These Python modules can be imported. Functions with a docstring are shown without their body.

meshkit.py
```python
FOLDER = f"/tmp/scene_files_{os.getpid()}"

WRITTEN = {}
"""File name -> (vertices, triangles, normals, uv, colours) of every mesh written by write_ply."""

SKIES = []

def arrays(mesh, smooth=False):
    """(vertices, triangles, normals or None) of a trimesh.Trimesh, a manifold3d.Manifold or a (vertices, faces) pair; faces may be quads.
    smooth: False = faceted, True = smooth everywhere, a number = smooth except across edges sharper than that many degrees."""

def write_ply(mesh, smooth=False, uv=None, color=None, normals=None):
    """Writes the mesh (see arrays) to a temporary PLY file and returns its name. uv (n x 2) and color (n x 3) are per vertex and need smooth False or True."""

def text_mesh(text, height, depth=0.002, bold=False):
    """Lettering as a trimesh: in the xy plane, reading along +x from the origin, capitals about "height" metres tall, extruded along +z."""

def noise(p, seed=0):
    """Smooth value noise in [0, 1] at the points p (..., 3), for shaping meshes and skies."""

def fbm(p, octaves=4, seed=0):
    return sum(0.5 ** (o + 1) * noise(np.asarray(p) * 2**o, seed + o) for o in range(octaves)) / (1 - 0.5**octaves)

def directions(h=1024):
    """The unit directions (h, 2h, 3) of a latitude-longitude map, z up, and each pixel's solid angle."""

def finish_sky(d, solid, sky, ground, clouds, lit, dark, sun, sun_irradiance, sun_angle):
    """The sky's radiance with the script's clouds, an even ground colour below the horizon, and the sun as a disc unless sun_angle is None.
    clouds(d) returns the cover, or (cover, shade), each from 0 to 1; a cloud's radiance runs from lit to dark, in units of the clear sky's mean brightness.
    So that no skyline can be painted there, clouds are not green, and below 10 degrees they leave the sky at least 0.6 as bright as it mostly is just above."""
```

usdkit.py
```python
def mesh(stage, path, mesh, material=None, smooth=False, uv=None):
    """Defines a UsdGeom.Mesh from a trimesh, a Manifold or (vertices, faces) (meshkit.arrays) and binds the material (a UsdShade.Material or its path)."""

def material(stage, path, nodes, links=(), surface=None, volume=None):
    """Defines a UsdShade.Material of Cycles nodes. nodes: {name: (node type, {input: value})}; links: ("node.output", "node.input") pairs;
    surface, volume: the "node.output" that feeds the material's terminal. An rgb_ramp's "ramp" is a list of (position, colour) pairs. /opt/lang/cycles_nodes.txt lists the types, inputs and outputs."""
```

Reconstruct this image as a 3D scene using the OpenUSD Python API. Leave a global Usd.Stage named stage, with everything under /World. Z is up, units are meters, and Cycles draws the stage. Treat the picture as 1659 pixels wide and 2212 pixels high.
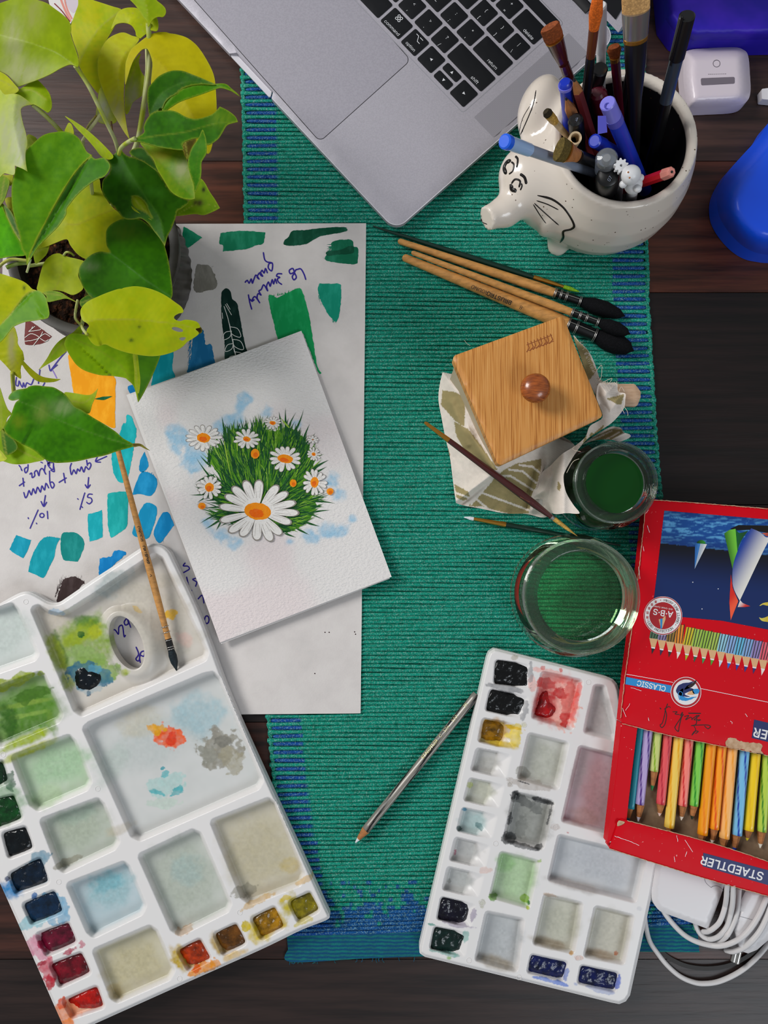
import math, random, sys
import numpy as np, trimesh, shapely, manifold3d
from shapely.geometry import Polygon, LineString, Point, MultiPolygon, box as sbox
from shapely import affinity
from shapely.ops import unary_union
from scipy.spatial import Delaunay
import usdkit, meshkit
from meshkit import fbm, noise
from pxr import Usd, UsdGeom, UsdLux, UsdShade, Gf, Sdf, Vt

stage = Usd.Stage.CreateInMemory()
UsdGeom.SetStageUpAxis(stage, 'Z'); UsdGeom.SetStageMetersPerUnit(stage, 1.0)
UsdGeom.Xform.Define(stage, '/World'); UsdGeom.Scope.Define(stage, '/World/Looks')

# ------------------------------------------------------------------ camera, light, exposure
FPX, CX, CY, CAMH = 1650.0, 829.5, 1106.0, 0.62        # focal length and centre in pixels of the 1659 x 2212 frame, height over the table
TILT = math.atan(104 / FPX)
cam = UsdGeom.Camera.Define(stage, '/World/camera')
cam.AddTranslateOp().Set(Gf.Vec3d(0, 0, CAMH)); cam.AddRotateXOp().Set(math.degrees(TILT))
cam.CreateHorizontalApertureAttr(24.0); cam.CreateFocalLengthAttr(24.0 * FPX / 1659)
cam.CreateClippingRangeAttr(Gf.Vec2f(0.02, 50.0))
cam.CreateExposureAttr(0.5)

dome = UsdLux.DomeLight.Define(stage, '/World/room_light')
dome.CreateColorAttr(Gf.Vec3f(0.93, 0.97, 1.0)); dome.CreateIntensityAttr(0.065)

def window_light(name, pos, target, w, h, power, color):
    l = UsdLux.RectLight.Define(stage, '/World/' + name)
    l.CreateWidthAttr(w); l.CreateHeightAttr(h); l.CreateIntensityAttr(power); l.CreateColorAttr(Gf.Vec3f(*color))
    z = np.array(pos, float) - np.array(target, float); z /= np.linalg.norm(z)
    x = np.cross([0, 0, 1.0], z); x /= np.linalg.norm(x); y = np.cross(z, x)
    l.AddTransformOp().Set(Gf.Matrix4d(*x, 0, *y, 0, *z, 0, *map(float, pos), 1))
window_light('window_daylight', (-1.6, 0.9, 1.35), (0, 0, 0), 0.75, 0.85, 14.5, (1.0, 0.985, 0.96))
window_light('lower_right_fill', (1.3, -1.5, 1.9), (0, -0.2, 0), 1.1, 0.9, 5.0, (0.86, 0.93, 1.0))  # added bluish fill from the lower right, also giving the table its glare

# ------------------------------------------------------------------ helpers
_c, _s = math.cos(TILT), math.sin(TILT)
def P(u, v, z=0.0):
    """the point at height z (metres over the table) that lies under pixel u, v of the photograph"""
    u, v, z = np.broadcast_arrays(np.asarray(u, float), np.asarray(v, float), np.asarray(z, float))
    x, y = (u - CX) / FPX, -(v - CY) / FPX
    d = np.stack([x, y * _c + _s, y * _s - _c], -1)
    return np.array([0, 0, CAMH]) + d * ((z - CAMH) / d[..., 2])[..., None]
def PX(p):
    p = np.asarray(p, float) - [0, 0, CAMH]
    x, y, z = p[..., 0], p[..., 1] * _c + p[..., 2] * _s, -p[..., 1] * _s + p[..., 2] * _c
    return np.stack([CX + FPX * x / -z, CY - FPX * y / -z], -1)
def lin(c):
    if isinstance(c, str):
        c = [int(c[i:i + 2], 16) / 255 for i in (1, 3, 5)]
    c = np.asarray(c, float)
    return np.where(c <= 0.04045, c / 12.92, ((c + 0.055) / 1.055) ** 2.4)
def sstep(a, b, x):
    t = np.clip((np.asarray(x, float) - a) / (b - a), 0, 1)
    return t * t * (3 - 2 * t)
def crom(pts, closed=True, sub=6):
    """smooth curve through the points; a point written twice is a corner"""
    p = np.asarray(pts, float); n = len(p)
    idx = range(n) if closed else range(n - 1)
    out = []
    for i in idx:
        a, b, c, d = (p[(i + k) % n] if closed else p[min(max(i + k, 0), n - 1)] for k in (-1, 0, 1, 2))
        if np.allclose(b, c): continue
        ta, tb = (c - a) / 2, (d - b) / 2
        if np.allclose(a, b): ta = (c - b) * .6
        if np.allclose(c, d): tb = (c - b) * .6
        for t in np.arange(sub) / sub:
            h = (2*t**3 - 3*t**2 + 1) * b + (t**3 - 2*t**2 + t) * ta + (-2*t**3 + 3*t**2) * c + (t**3 - t**2) * tb
            out.append(h)
    if not closed: out.append(p[-1])
    return np.array(out)
def rounded(pts, r):
    return Polygon(pts).buffer(-r).buffer(2 * r, quad_segs=6).buffer(-r, quad_segs=6) if r else Polygon(pts)
def rnd(pts, r):
    return Polygon(pts).buffer(-r, join_style='mitre').buffer(r, quad_segs=8)

ORG, USED = {}, {}
def _path(parent, name):
    k = (parent, name); n = USED.get(k, 0); USED[k] = n + 1
    return f'{parent}/{name}' + (f'_{n:03d}' if n else '')
def thing(name, label, cat, loc=(0, 0, 0), group=None, kind=None):
    path = _path('/World', name)
    x = UsdGeom.Xform.Define(stage, path); x.AddTranslateOp().Set(Gf.Vec3d(*map(float, loc)))
    p = x.GetPrim(); p.SetCustomDataByKey('label', label); p.SetCustomDataByKey('category', cat)
    if group: p.SetCustomDataByKey('group', group)
    if kind: p.SetCustomDataByKey('kind', kind)
    ORG[path] = np.asarray(loc, float)
    return path
def part(parent, name, mesh, mat, smooth=False, label=None, kind=None):
    """a Mesh prim under a thing or a part; mesh = (V, F) or (V, F, linear colours), in world coordinates"""
    path = _path(parent, name); org = ORG[parent]; ORG[path] = org
    if hasattr(mesh, 'to_mesh') or hasattr(mesh, 'vertices'):
        mesh = meshkit.arrays(mesh)[:2]
    v, f = np.asarray(mesh[0], float) - org, mesh[1]
    col = mesh[2] if len(mesh) > 2 else None
    if col is not None and smooth not in (True, False): smooth = True
    m = usdkit.mesh(stage, path, (v, f), MATS[mat] if isinstance(mat, str) else mat, smooth)
    if col is not None:
        UsdGeom.PrimvarsAPI(m).CreatePrimvar('col', Sdf.ValueTypeNames.Color3fArray, 'vertex').Set(Vt.Vec3fArray.FromNumpy(np.clip(col, 0, 1).astype(np.float32)))
    p = m.GetPrim()
    if label: p.SetCustomDataByKey('label', label)
    if kind: p.SetCustomDataByKey('kind', kind)
    return path
def join(*ms):
    V, F, C, n = [], [], [], 0
    for m in ms:
        if hasattr(m, 'to_mesh') or hasattr(m, 'vertices'): m = meshkit.arrays(m)[:2]
        f = np.asarray(m[1])
        if f.shape[1] == 4: f = np.vstack([f[:, [0, 1, 2]], f[:, [0, 2, 3]]])
        V.append(np.asarray(m[0])); F.append(f + n); n += len(m[0])
        if len(m) > 2: C.append(m[2])
    return (np.vstack(V), np.vstack(F)) + ((np.vstack(C),) if len(C) == len(ms) else ())
def polys(s):
    if isinstance(s, Polygon): return [s] if not s.is_empty else []
    if hasattr(s, 'geoms'): return [g for q in s.geoms for g in polys(q)]
    if isinstance(s, (list, np.ndarray, tuple)): return polys(Polygon(s).buffer(0))
    return []
def zval(z, u, v):
    return z(u, v) if callable(z) else np.full(np.shape(u), float(z))
def flat(shape, z, thick=0.00006, lift=0.0):
    """a thin solid with the given outline in pixels, its top at height z + thick + lift"""
    out = []
    for g in polys(shape):
        if g.area < .3: continue
        g = g.simplify(.08)
        try: m = trimesh.creation.extrude_polygon(g, 1.0, engine='earcut')
        except Exception: continue
        v = np.array(m.vertices)
        zz = zval(z, v[:, 0], v[:, 1]) + lift
        q = P(v[:, 0], v[:, 1], zz + thick); q[:, 2] = zz + thick * v[:, 2]
        out.append((q, np.array(m.faces)))
    return join(*out)
def slab(shape, z, step, thick, col=None, zbot=None, skirt=True, jitter=.15, seed=1):
    """a dense sheet with the outline in pixels: top z(u, v), thickness thick or a flat bottom at zbot, colours col(u, v) linear"""
    out = []
    rng = np.random.default_rng(seed)
    for g in polys(shape):
        rings = []
        pts = []
        n = 0
        for r in [g.exterior, *g.interiors]:
            c = np.array(r.segmentize(step).coords)[:-1]
            if shapely.is_ccw(r) != (r is g.exterior): c = c[::-1]
            rings.append(np.arange(n, n + len(c))); n += len(c); pts.append(c)
        x0, y0, x1, y1 = g.bounds
        gx, gy = np.meshgrid(np.arange(x0, x1, step), np.arange(y0, y1, step * .866))
        gx[1::2] += step / 2
        gp = np.stack([gx.ravel(), gy.ravel()], 1) + rng.uniform(-jitter, jitter, (gx.size, 2)) * step
        inner = g.buffer(-.55 * step)
        shapely.prepare(inner); shapely.prepare(g)
        gp = gp[shapely.contains_xy(inner, gp[:, 0], gp[:, 1])] if not inner.is_empty else gp[:0]
        pts = np.vstack(pts + [gp])
        tri = Delaunay(pts).simplices
        cen = pts[tri].mean(1)
        tri = tri[shapely.contains_xy(g, cen[:, 0], cen[:, 1])]
        a, b, c = pts[tri[:, 0]], pts[tri[:, 1]], pts[tri[:, 2]]
        ar = (b[:, 0]-a[:, 0])*(c[:, 1]-a[:, 1]) - (b[:, 1]-a[:, 1])*(c[:, 0]-a[:, 0])
        tri = tri[np.abs(ar) > 1e-6]; ar = ar[np.abs(ar) > 1e-6]
        tri = np.where((ar > 0)[:, None], tri[:, ::-1], tri)       # pixel v runs down: turn faces up
        u, v = pts[:, 0], pts[:, 1]
        zt = zval(z, u, v)
        top = P(u, v, zt)
        V, F = [top], [tri]
        C = [col(u, v)] if col else None
        k = len(top)
        bot = top.copy()
        bot[:, 2] = zbot if zbot is not None else top[:, 2] - thick
        if zbot is None:
            V.append(bot); F.append(tri[:, ::-1] + k); k += len(bot)
            if col: C.append(C[0])
        if skirt:
            for r in rings:
                m = len(r); i = np.arange(m); j = (i + 1) % m
                V.append(np.vstack([top[r], bot[r]]))
                F.append(np.vstack([np.stack([i, j, i + m], 1), np.stack([j, j + m, i + m], 1)])[:, ::-1] + k); k += 2 * m
                if col: C += [C[0][r], C[0][r]]
        out.append((np.vstack(V), np.vstack(F)) + ((np.vstack(C),) if col else ()))
    return join(*out)
def rod(p0, p1, prof, sides=20, flatten=None, caps=True, twist=0, face=None):
    """a turned stick from p0 to p1: prof = (t along the axis 0..1, radius in metres)"""
    p0, p1 = np.asarray(p0, float), np.asarray(p1, float)
    d = p1 - p0; L = np.linalg.norm(d); d /= L
    a = np.cross(d, [0, 0, 1.0]) if abs(d[2]) < .95 else np.cross(d, [0, 1.0, 0]); a /= np.linalg.norm(a)
    if face is not None: a = np.cross(d, p0 - face); a /= np.linalg.norm(a)
    b = np.cross(d, a)
    if flatten is None: fa, fb = 1, 1
    else: fa, fb = flatten
    ang = np.arange(sides) * 2 * math.pi / sides + math.pi / sides + twist
    V = []
    for t, r in prof:
        V.append(p0 + d * t * L + r * (np.cos(ang)[:, None] * a * fa + np.sin(ang)[:, None] * b * fb))
    m = len(prof); V = np.vstack(V)
    i, j = np.meshgrid(np.arange(m - 1), np.arange(sides), indexing='ij'); jn = (j + 1) % sides
    q = np.stack([i*sides + j, i*sides + jn, (i+1)*sides + jn, (i+1)*sides + j], -1).reshape(-1, 4)
    F = np.vstack([q[:, [0, 2, 1]], q[:, [0, 3, 2]]])[:, ::-1]
    if caps:
        n = len(V); V = np.vstack([V, p0 + d * prof[0][0] * L, p0 + d * prof[-1][0] * L]); k = np.arange(sides); kn = (k + 1) % sides
        F = np.vstack([F, np.stack([np.full(sides, n), kn, k], 1), np.stack([np.full(sides, n + 1), k + (m-1)*sides, kn + (m-1)*sides], 1)])
    return V, F
def tube(pts, r, sides=10, closed=False):
    p = np.asarray(pts, float); n = len(p)
    r = np.broadcast_to(r, (n,))
    t = np.gradient(p, axis=0); t /= np.linalg.norm(t, axis=1, keepdims=True) + 1e-12
    a = np.zeros_like(p); ref = np.array([0, 0, 1.0]) if abs(t[0, 2]) < .9 else np.array([1.0, 0, 0])
    x = np.cross(t[0], ref); x /= np.linalg.norm(x)
    for i in range(n):
        x = x - t[i] * (x @ t[i]); x /= np.linalg.norm(x) + 1e-12; a[i] = x
    b = np.cross(t, a); ang = np.arange(sides) * 2 * math.pi / sides
    V = (p[:, None] + r[:, None, None] * (np.cos(ang)[None, :, None] * a[:, None] + np.sin(ang)[None, :, None] * b[:, None])).reshape(-1, 3)
    i, j = np.meshgrid(np.arange(n - 1), np.arange(sides), indexing='ij'); jn = (j + 1) % sides
    q = np.stack([i*sides + j, i*sides + jn, (i+1)*sides + jn, (i+1)*sides + j], -1).reshape(-1, 4)
    F = np.vstack([q[:, [0, 1, 2]], q[:, [0, 2, 3]]])
    k = np.arange(sides); kn = (k + 1) % sides; m = len(V)
    V = np.vstack([V, p[0], p[-1]])
    F = np.vstack([F, np.stack([np.full(sides, m), kn, k], 1), np.stack([np.full(sides, m+1), k + (n-1)*sides, kn + (n-1)*sides], 1)])
    return V, F
def lathe(c, prof, sides=64):
    """a body turned about the vertical through c: prof = (radius, height over c)"""
    c = np.asarray(c, float); ang = np.arange(sides) * 2 * math.pi / sides
    V = np.vstack([c + np.stack([r * np.cos(ang), r * np.sin(ang), np.full(sides, z)], 1) for r, z in prof]); m = len(prof)
    i, j = np.meshgrid(np.arange(m - 1), np.arange(sides), indexing='ij'); jn = (j + 1) % sides
    q = np.stack([i*sides + j, i*sides + jn, (i+1)*sides + jn, (i+1)*sides + j], -1).reshape(-1, 4)
    return V, np.vstack([q[:, [0, 1, 2]], q[:, [0, 2, 3]]])
def ball(c, r, sub=3, scale=(1, 1, 1)):
    m = trimesh.creation.icosphere(sub, 1.0)
    return np.array(m.vertices) * r * np.array(scale) + np.asarray(c, float), np.array(m.faces)
def stroke(pts, w, cap='round', smooth=True):
    p = crom(pts, closed=False, sub=5) if smooth and len(pts) > 2 else pts
    return LineString(p).buffer(w / 2, cap_style=cap, quad_segs=3)
def text_px(text, at, ex, ey, height, bold=False):
    """lettering as a pixel shape: at = pixel of its left baseline, ex and ey = pixel directions of reading and up, height = capital height in pixels"""
    m = meshkit.text_mesh(text, 1.0, 0.1, bold)
    ex, ey, at = (np.asarray(q, float) for q in (ex, ey, at))
    ex = ex / np.linalg.norm(ex); ey = ey / np.linalg.norm(ey)
    v = np.array(m.vertices); f = np.array(m.faces)
    xy = at + height * (v[:, :1] * ex + v[:, 1:2] * ey)
    return xy, v[:, 2] / .1, f, m.bounds[1][0] * height
def text_mesh3(text, at, ex, ey, height, z, thick=0.00006, bold=False, center=False, lift=0.0, squeeze=1.0):
    if center:
        w = meshkit.text_mesh(text, 1.0, .1, bold).bounds[1][0] * height * squeeze
        at = np.asarray(at, float) - np.asarray(ex, float) / np.linalg.norm(ex) * w / 2
    xy, h, f, _ = text_px(text, at, ex, ey, height, bold)
    if squeeze != 1:
        e = np.asarray(ex, float) / np.linalg.norm(ex); a = np.asarray(at, float)
        d = (xy - a) @ e; xy = xy + np.outer(d * (squeeze - 1), e)
    zz = zval(z, xy[:, 0], xy[:, 1]) + lift
    q = P(xy[:, 0], xy[:, 1], zz + thick); q[:, 2] = zz + thick * h
    ar = np.cross(q[f[:, 1]] - q[f[:, 0]], q[f[:, 2]] - q[f[:, 0]])
    top = (h[f].min(1) > .5)
    if top.any() and ar[top, 2].mean() < 0: f = f[:, ::-1]
    return q, f

MATS = {}
def M(name, color='#808080', rough=.5, metal=0., spec=.5, var=None, bump=None, attr=False, coat=0., transl=None, wave=None, stretch=None, extra=None, trans=0., ior=1.5, sss=0.):
    """var = (scale, colour, low, high): noise mixed into the colour; bump = (scale, strength, distance); stretch scales the coordinates; wave = (scale, colour, direction)"""
    n, l = {'geo': ('geometry', {})}, []
    pos = 'geo.position'
    if stretch:
        n['map'] = ('mapping', {'scale': stretch}); l.append((pos, 'map.vector')); pos = 'map.vector'
    pr = {'roughness': rough, 'metallic': metal, 'specular_ior_level': spec, 'ior': ior, 'transmission_weight': trans}
    if coat: pr.update(coat_weight=coat, coat_roughness=.08)
    if sss: pr.update(subsurface_weight=sss, subsurface_scale=.003, subsurface_radius=(1., 1., .6))
    src = None
    if attr:
        n['at'] = ('attribute', {'attribute': 'col'}); src = 'at.color'
    base = lin(color)
    pr['base_color'] = tuple(base)
    if var:
        sc, c2, lo, hi = var
        n['no'] = ('noise_texture', {'scale': sc, 'detail': 5., 'roughness': .6}); l.append((pos, 'no.vector'))
        n['mr'] = ('map_range', {'from_min': lo, 'from_max': hi, 'clamp': True}); l.append(('no.fac', 'mr.value'))
        n['mx'] = ('mix_color', {'a': tuple(base), 'b': tuple(lin(c2))})
        if src: n['mx'] = ('mix_color', {'b': tuple(lin(c2)), 'blend_type': 'multiply'}); l.append((src, 'mx.a'))
        l.append(('mr.result', 'mx.fac')); src = 'mx.result'
    if wave:
        sc, c2, d = wave
        n['wv'] = ('wave_texture', {'scale': sc, 'distortion': 2.5, 'detail': 2., 'detail_scale': 1.5, 'bands_direction': d}); l.append((pos, 'wv.vector'))
        n['mw'] = ('mix_color', {'a': tuple(base), 'b': tuple(lin(c2))})
        if src: l.append((src, 'mw.a'))
        l.append(('wv.fac', 'mw.fac')); src = 'mw.result'
    n['p'] = ('principled_bsdf', pr)
    if src: l.append((src, 'p.base_color'))
    if bump:
        sc, st, di = bump
        n['nb'] = ('noise_texture', {'scale': sc, 'detail': 3.}); l.append((pos, 'nb.vector'))
        n['bu'] = ('bump', {'strength': st, 'distance': di}); l += [('nb.fac', 'bu.height'), ('bu.normal', 'p.normal')]
    surf = 'p.BSDF'
    if transl:
        n['tl'] = ('translucent_bsdf', {'color': tuple(base)}); n['mc'] = ('mix_closure', {'fac': transl})
        if src: l.append((src, 'tl.color'))
        l += [('p.BSDF', 'mc.closure1'), ('tl.BSDF', 'mc.closure2')]; surf = 'mc.closure'
    if extra: extra(n, l, pr)
    MATS[name] = usdkit.material(stage, '/World/Looks/' + name, n, l, surface=surf)
    return name
# ------------------------------------------------------------------ table
PLANKS = [(-420, 348, '#4a332c', '#30221f'), (348, 632, '#5c2f20', '#32180f'), (632, 1090, '#1c1110', '#0e0908'), (1090, 1560, '#1e1311', '#100a09'), (1560, 2072, '#45271f', '#241511'), (2072, 2900, '#2e211e', '#1b1312')]
table = thing('table', 'dark reddish brown wooden plank table under everything', 'table', (0, 0, -.75))
for k, (v0, v1, c, c2) in enumerate(PLANKS):
    M(f'plank_{k}', c, rough=.42, spec=.36, var=(7, c2, .38, .62), stretch=(1, 14, 1), bump=(16, .3, .0012))
    q = [P(-900, v0 + .8, 0), P(2600, v0 + .8, 0), P(2600, v1 - .8, 0), P(-900, v1 - .8, 0)]
    y1, y0 = q[0][1], q[2][1]
    b = manifold3d.Manifold.cube((1.5, y1 - y0, .028)).translate((-.75, y0, -.028))
    part(table, 'plank', b, f'plank_{k}')
M('plank_under', '#2a1812', .6)
yb, yt = P(0, 2900)[1], P(0, -420)[1]
for x in (-.68, .68):
    part(table, 'frame', trimesh.creation.box((.05, yt - yb - .06, .06), trimesh.transformations.translation_matrix((x, (yt + yb) / 2, -.058))), 'plank_under')
    for y in (yb + .06, yt - .06):
        part(table, 'leg', trimesh.creation.box((.06, .06, .722), trimesh.transformations.translation_matrix((x, y, -.389))), 'plank_under')

M('floor_tile', '#b9b2a8', .5, var=(3, '#a39b90', .4, .7))
fl = stage.DefinePrim('/World/floor'); UsdGeom.Xform(fl); fl.SetTypeName('Xform')
ORG['/World/floor'] = np.zeros(3)
fl.SetCustomDataByKey('label', 'plain pale stone floor beneath the wooden table'); fl.SetCustomDataByKey('kind', 'structure'); fl.SetCustomDataByKey('category', 'floor')
part('/World/floor', 'surface', trimesh.creation.box((5, 5, .02), trimesh.transformations.translation_matrix((0, 0, -.76))), 'floor_tile')

# ------------------------------------------------------------------ woven placemat
MATZ = .0034
LE = lambda v: np.interp(v, [-120, 160, 480, 1000, 1543, 1650, 1800, 2077], [516, 519, 526, 549, 574, 583, 598, 629])
RE = lambda v: np.interp(v, [-120, 527, 660, 809, 964, 1072, 2058], [1392, 1401, 1404, 1413, 1423, 1432, 1511])
def ex_mat(n, l, pr):
    n['wa'] = ('wave_texture', {'scale': 290., 'distortion': 3., 'detail': 2., 'detail_scale': 2., 'bands_direction': 'x'}); l.append(('geo.position', 'wa.vector'))
    n['b1'] = ('bump', {'strength': .55, 'distance': .0006}); l += [('wa.fac', 'b1.height'), ('b1.normal', 'p.normal')]
    n['nf'] = ('noise_texture', {'scale': 900., 'detail': 2.}); l.append(('geo.position', 'nf.vector'))
    n['mf'] = ('map_range', {'from_min': .5, 'from_max': .72, 'to_max': .5, 'clamp': True}); l.append(('nf.fac', 'mf.value'))
    n['lx'] = ('mix_color', {'b': (.35, .62, .55)}); l[:] = [x for x in l if x[1] != 'p.base_color']
    l += [('mx.result', 'lx.a'), ('mf.result', 'lx.fac'), ('lx.result', 'p.base_color')]
M('mat_yarn', '#1f8c7a', .85, spec=.15, attr=True, var=(260, '#9cc6bf', .45, .7), extra=ex_mat)
M('mat_warp', '#062a28', .9, spec=.1)
TEAL, TEAL2, BLUE, DEEP = lin('#128f79'), lin('#199d85'), lin('#174f9c'), lin('#125a86')
mat = thing('placemat', 'teal ribbed woven placemat with blue banded edges', 'placemat', P(1000, 1200, 0))
part(mat, 'warp_backing', slab(np.vstack([np.stack([LE(np.arange(-60, 2066, 30)) + 5, np.arange(-60, 2066, 30)], 1), np.stack([RE(np.arange(2050, -61, -30)) - 5, np.arange(2050, -61, -30)], 1)]), .0012, 40, .001), 'mat_warp')
random.seed(4)
sv = np.arange(-60, 2012, 2.2)
for xe in (LE(sv) + 5.5, RE(sv) - 5.5):
    sx = xe + 1.3 * np.sin(sv / 17.44 * 2 * math.pi) + 1.6 * (fbm(np.column_stack([sv / 9, sv * 0, sv * 0]), 2) - .5)
    V_, F_ = tube(P(sx, sv, .0019), .0015 + .00035 * np.sin(sv / 17.44 * 2 * math.pi + 1), 8)
    part(mat, 'selvage', (V_, F_, np.tile(TEAL * .85, (len(V_), 1))), 'mat_yarn', True, label='looped teal selvage along the edge')
pitch, v, k = 8.72, -60.0, 0
rows = []
while v < 2008:
    rows.append(v); v += pitch * (1 + .02 * math.sin(len(rows) * .7))
for k, v in enumerate(rows):
    odd = k % 2
    check = v > 1896
    x0, x1 = LE(v) + random.uniform(-1.5, 2.5) + (9 if odd else 0), RE(v) + random.uniform(-2.5, 1.5) - (9 if odd else 0)
    xs = np.unique(np.concatenate([np.linspace(0, 1, 70), [.004, .009, .016, .984, .991, .996]]))
    b0, b1 = LE(v) + 78 + random.uniform(-1.5, 1.5) + max(0, v - 1650) * .05, RE(v) - 80 + random.uniform(-1.5, 1.5)
    px = x0 + (x1 - x0) * xs
    px = np.unique(np.concatenate([px, [b0, b0 + .3, b1, b1 + .3]] + ([np.arange(x0, x1, 5.5)] if check else [])))
    s = (px - x0) / (x1 - x0)
    pv = v + (2055 - 2077) / 882 * (px - 1000) * sstep(1300, 2000, v) + 1.1 * np.sin(px / 97 + k * .35) + .5 * np.sin(px / 31 + k * 1.7) + 1.6 * np.sin(px / 260 + v / 190)
    rad = (pitch * .53) * np.ones_like(px)
    if not odd: rad *= 1 + .5 * np.exp(-((px - x0) / 12) ** 2) + .5 * np.exp(-((x1 - px) / 12) ** 2)
    rad *= np.clip(np.minimum(px - x0, x1 - px) / 5, .3, 1) ** .5
    c = np.where(((px < b0) | (px > b1))[:, None] & bool(odd), BLUE, TEAL if odd else TEAL2 * .5 + TEAL * .5)
    if check:
        blk = ((px // 11).astype(int) + (k // 2)) % 3
        dens = (v - 1890) / 110
        c = np.where((fbm(np.stack([px / 13, np.full_like(px, k * .8), np.zeros_like(px)], 1), 2) < .2 + .6 * dens)[:, None], BLUE * .55 + DEEP * .45, TEAL)
        c = np.where((odd == 1) & ((px < b0) | (px > b1))[:, None], BLUE, c)
    ang = np.linspace(0, math.pi, 7)
    h = .0026 * (.8 if check else 1)
    V, C = [], []
    for a in ang:
        zz = .0010 + h * np.sin(a) * np.clip(rad / (pitch * .5), .3, 1.25)
        V.append(P(px, pv - rad * np.cos(a), zz)); C.append(c)
    V = np.stack(V, 1).reshape(-1, 3); C = np.stack(C, 1).reshape(-1, 3)
    n, m = len(px), 7
    i, j = np.meshgrid(np.arange(n - 1), np.arange(m - 1), indexing='ij')
    q = np.stack([i*m + j, i*m + j + 1, (i+1)*m + j + 1, (i+1)*m + j], -1).reshape(-1, 4)
    F = np.vstack([q[:, [0, 2, 1]], q[:, [0, 3, 2]]])
    part(mat, 'rib', (V, F, C), 'mat_yarn', True)
M('mat_flat', '#1a5f64', .85, spec=.15, var=(170, '#176f6c', .4, .6), bump=(700, .5, .0008), wave=(110, '#0f446c', 'y'))
band = np.vstack([crom([(LE(2006) - 2, 2018), (760, 2016), (1000, 2010), (1250, 2002), (RE(1990), 1998)], False, 8), crom([(1511, 2057), (1300, 2056), (1050, 2062), (800, 2070), (629, 2078), (622, 2050)], False, 8)])
part(mat, 'flat_hem', slab(band, .0021, 25, .0018), 'mat_flat', label='flat woven blue and teal hem at the end of the placemat')
fr = []
for i in range(26):
    x = 626 + random.random() ** 2 * 400; y = 2077 - (x - 629) * .025
    fr.append(tube(P(np.array([x, x + random.uniform(-2, 2), x + random.uniform(-4, 3)]), np.array([y - 4, y + 2, y + random.uniform(3, 7)]), .0014), .00022, 5))
part(mat, 'loose_thread', join(*fr), 'mat_yarn' if 0 else 'mat_flat', kind='stuff')
# ------------------------------------------------------------------ laptop
LZ = .0152
M('laptop_metal', '#b3afb8', .5, metal=.25, var=(900, '#aba7b0', .4, .6), bump=(1500, .05, .0002))
M('laptop_edge', '#c3c1c8', .3, metal=.7)
M('trackpad_glass', '#aca8b2', .45, metal=.25, var=(700, '#a4a0aa', .4, .6))
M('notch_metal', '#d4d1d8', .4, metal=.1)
M('seam_dark', '#0d0c10', .7)
M('key_black', '#0a0c11', .5, spec=.35, bump=(1200, .05, .0002))
M('key_print', '#d9dade', .6)
M('grille_metal', '#8d8a93', .55, metal=.25, extra=lambda n, l, pr: (n.update(mapg=('mapping', {'rotation': (0, 0, .81), 'scale': (900, 900, 900)}), vg=('voronoi_texture', {'scale': 1., 'randomness': 0.}), mg=('map_range', {'from_min': .22, 'from_max': .34, 'clamp': True}), mxg=('mix_color', {'a': tuple(lin('#77757e')), 'b': tuple(lin('#9a979f'))})), l.extend([('geo.position', 'mapg.vector'), ('mapg.vector', 'vg.vector'), ('vg.distance', 'mg.value'), ('mg.result', 'mxg.fac'), ('mxg.result', 'p.base_color')])))
lap = thing('laptop', 'grey metal laptop with black keys lying diagonally across the placemat', 'laptop', P(865, 300, 0))
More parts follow.
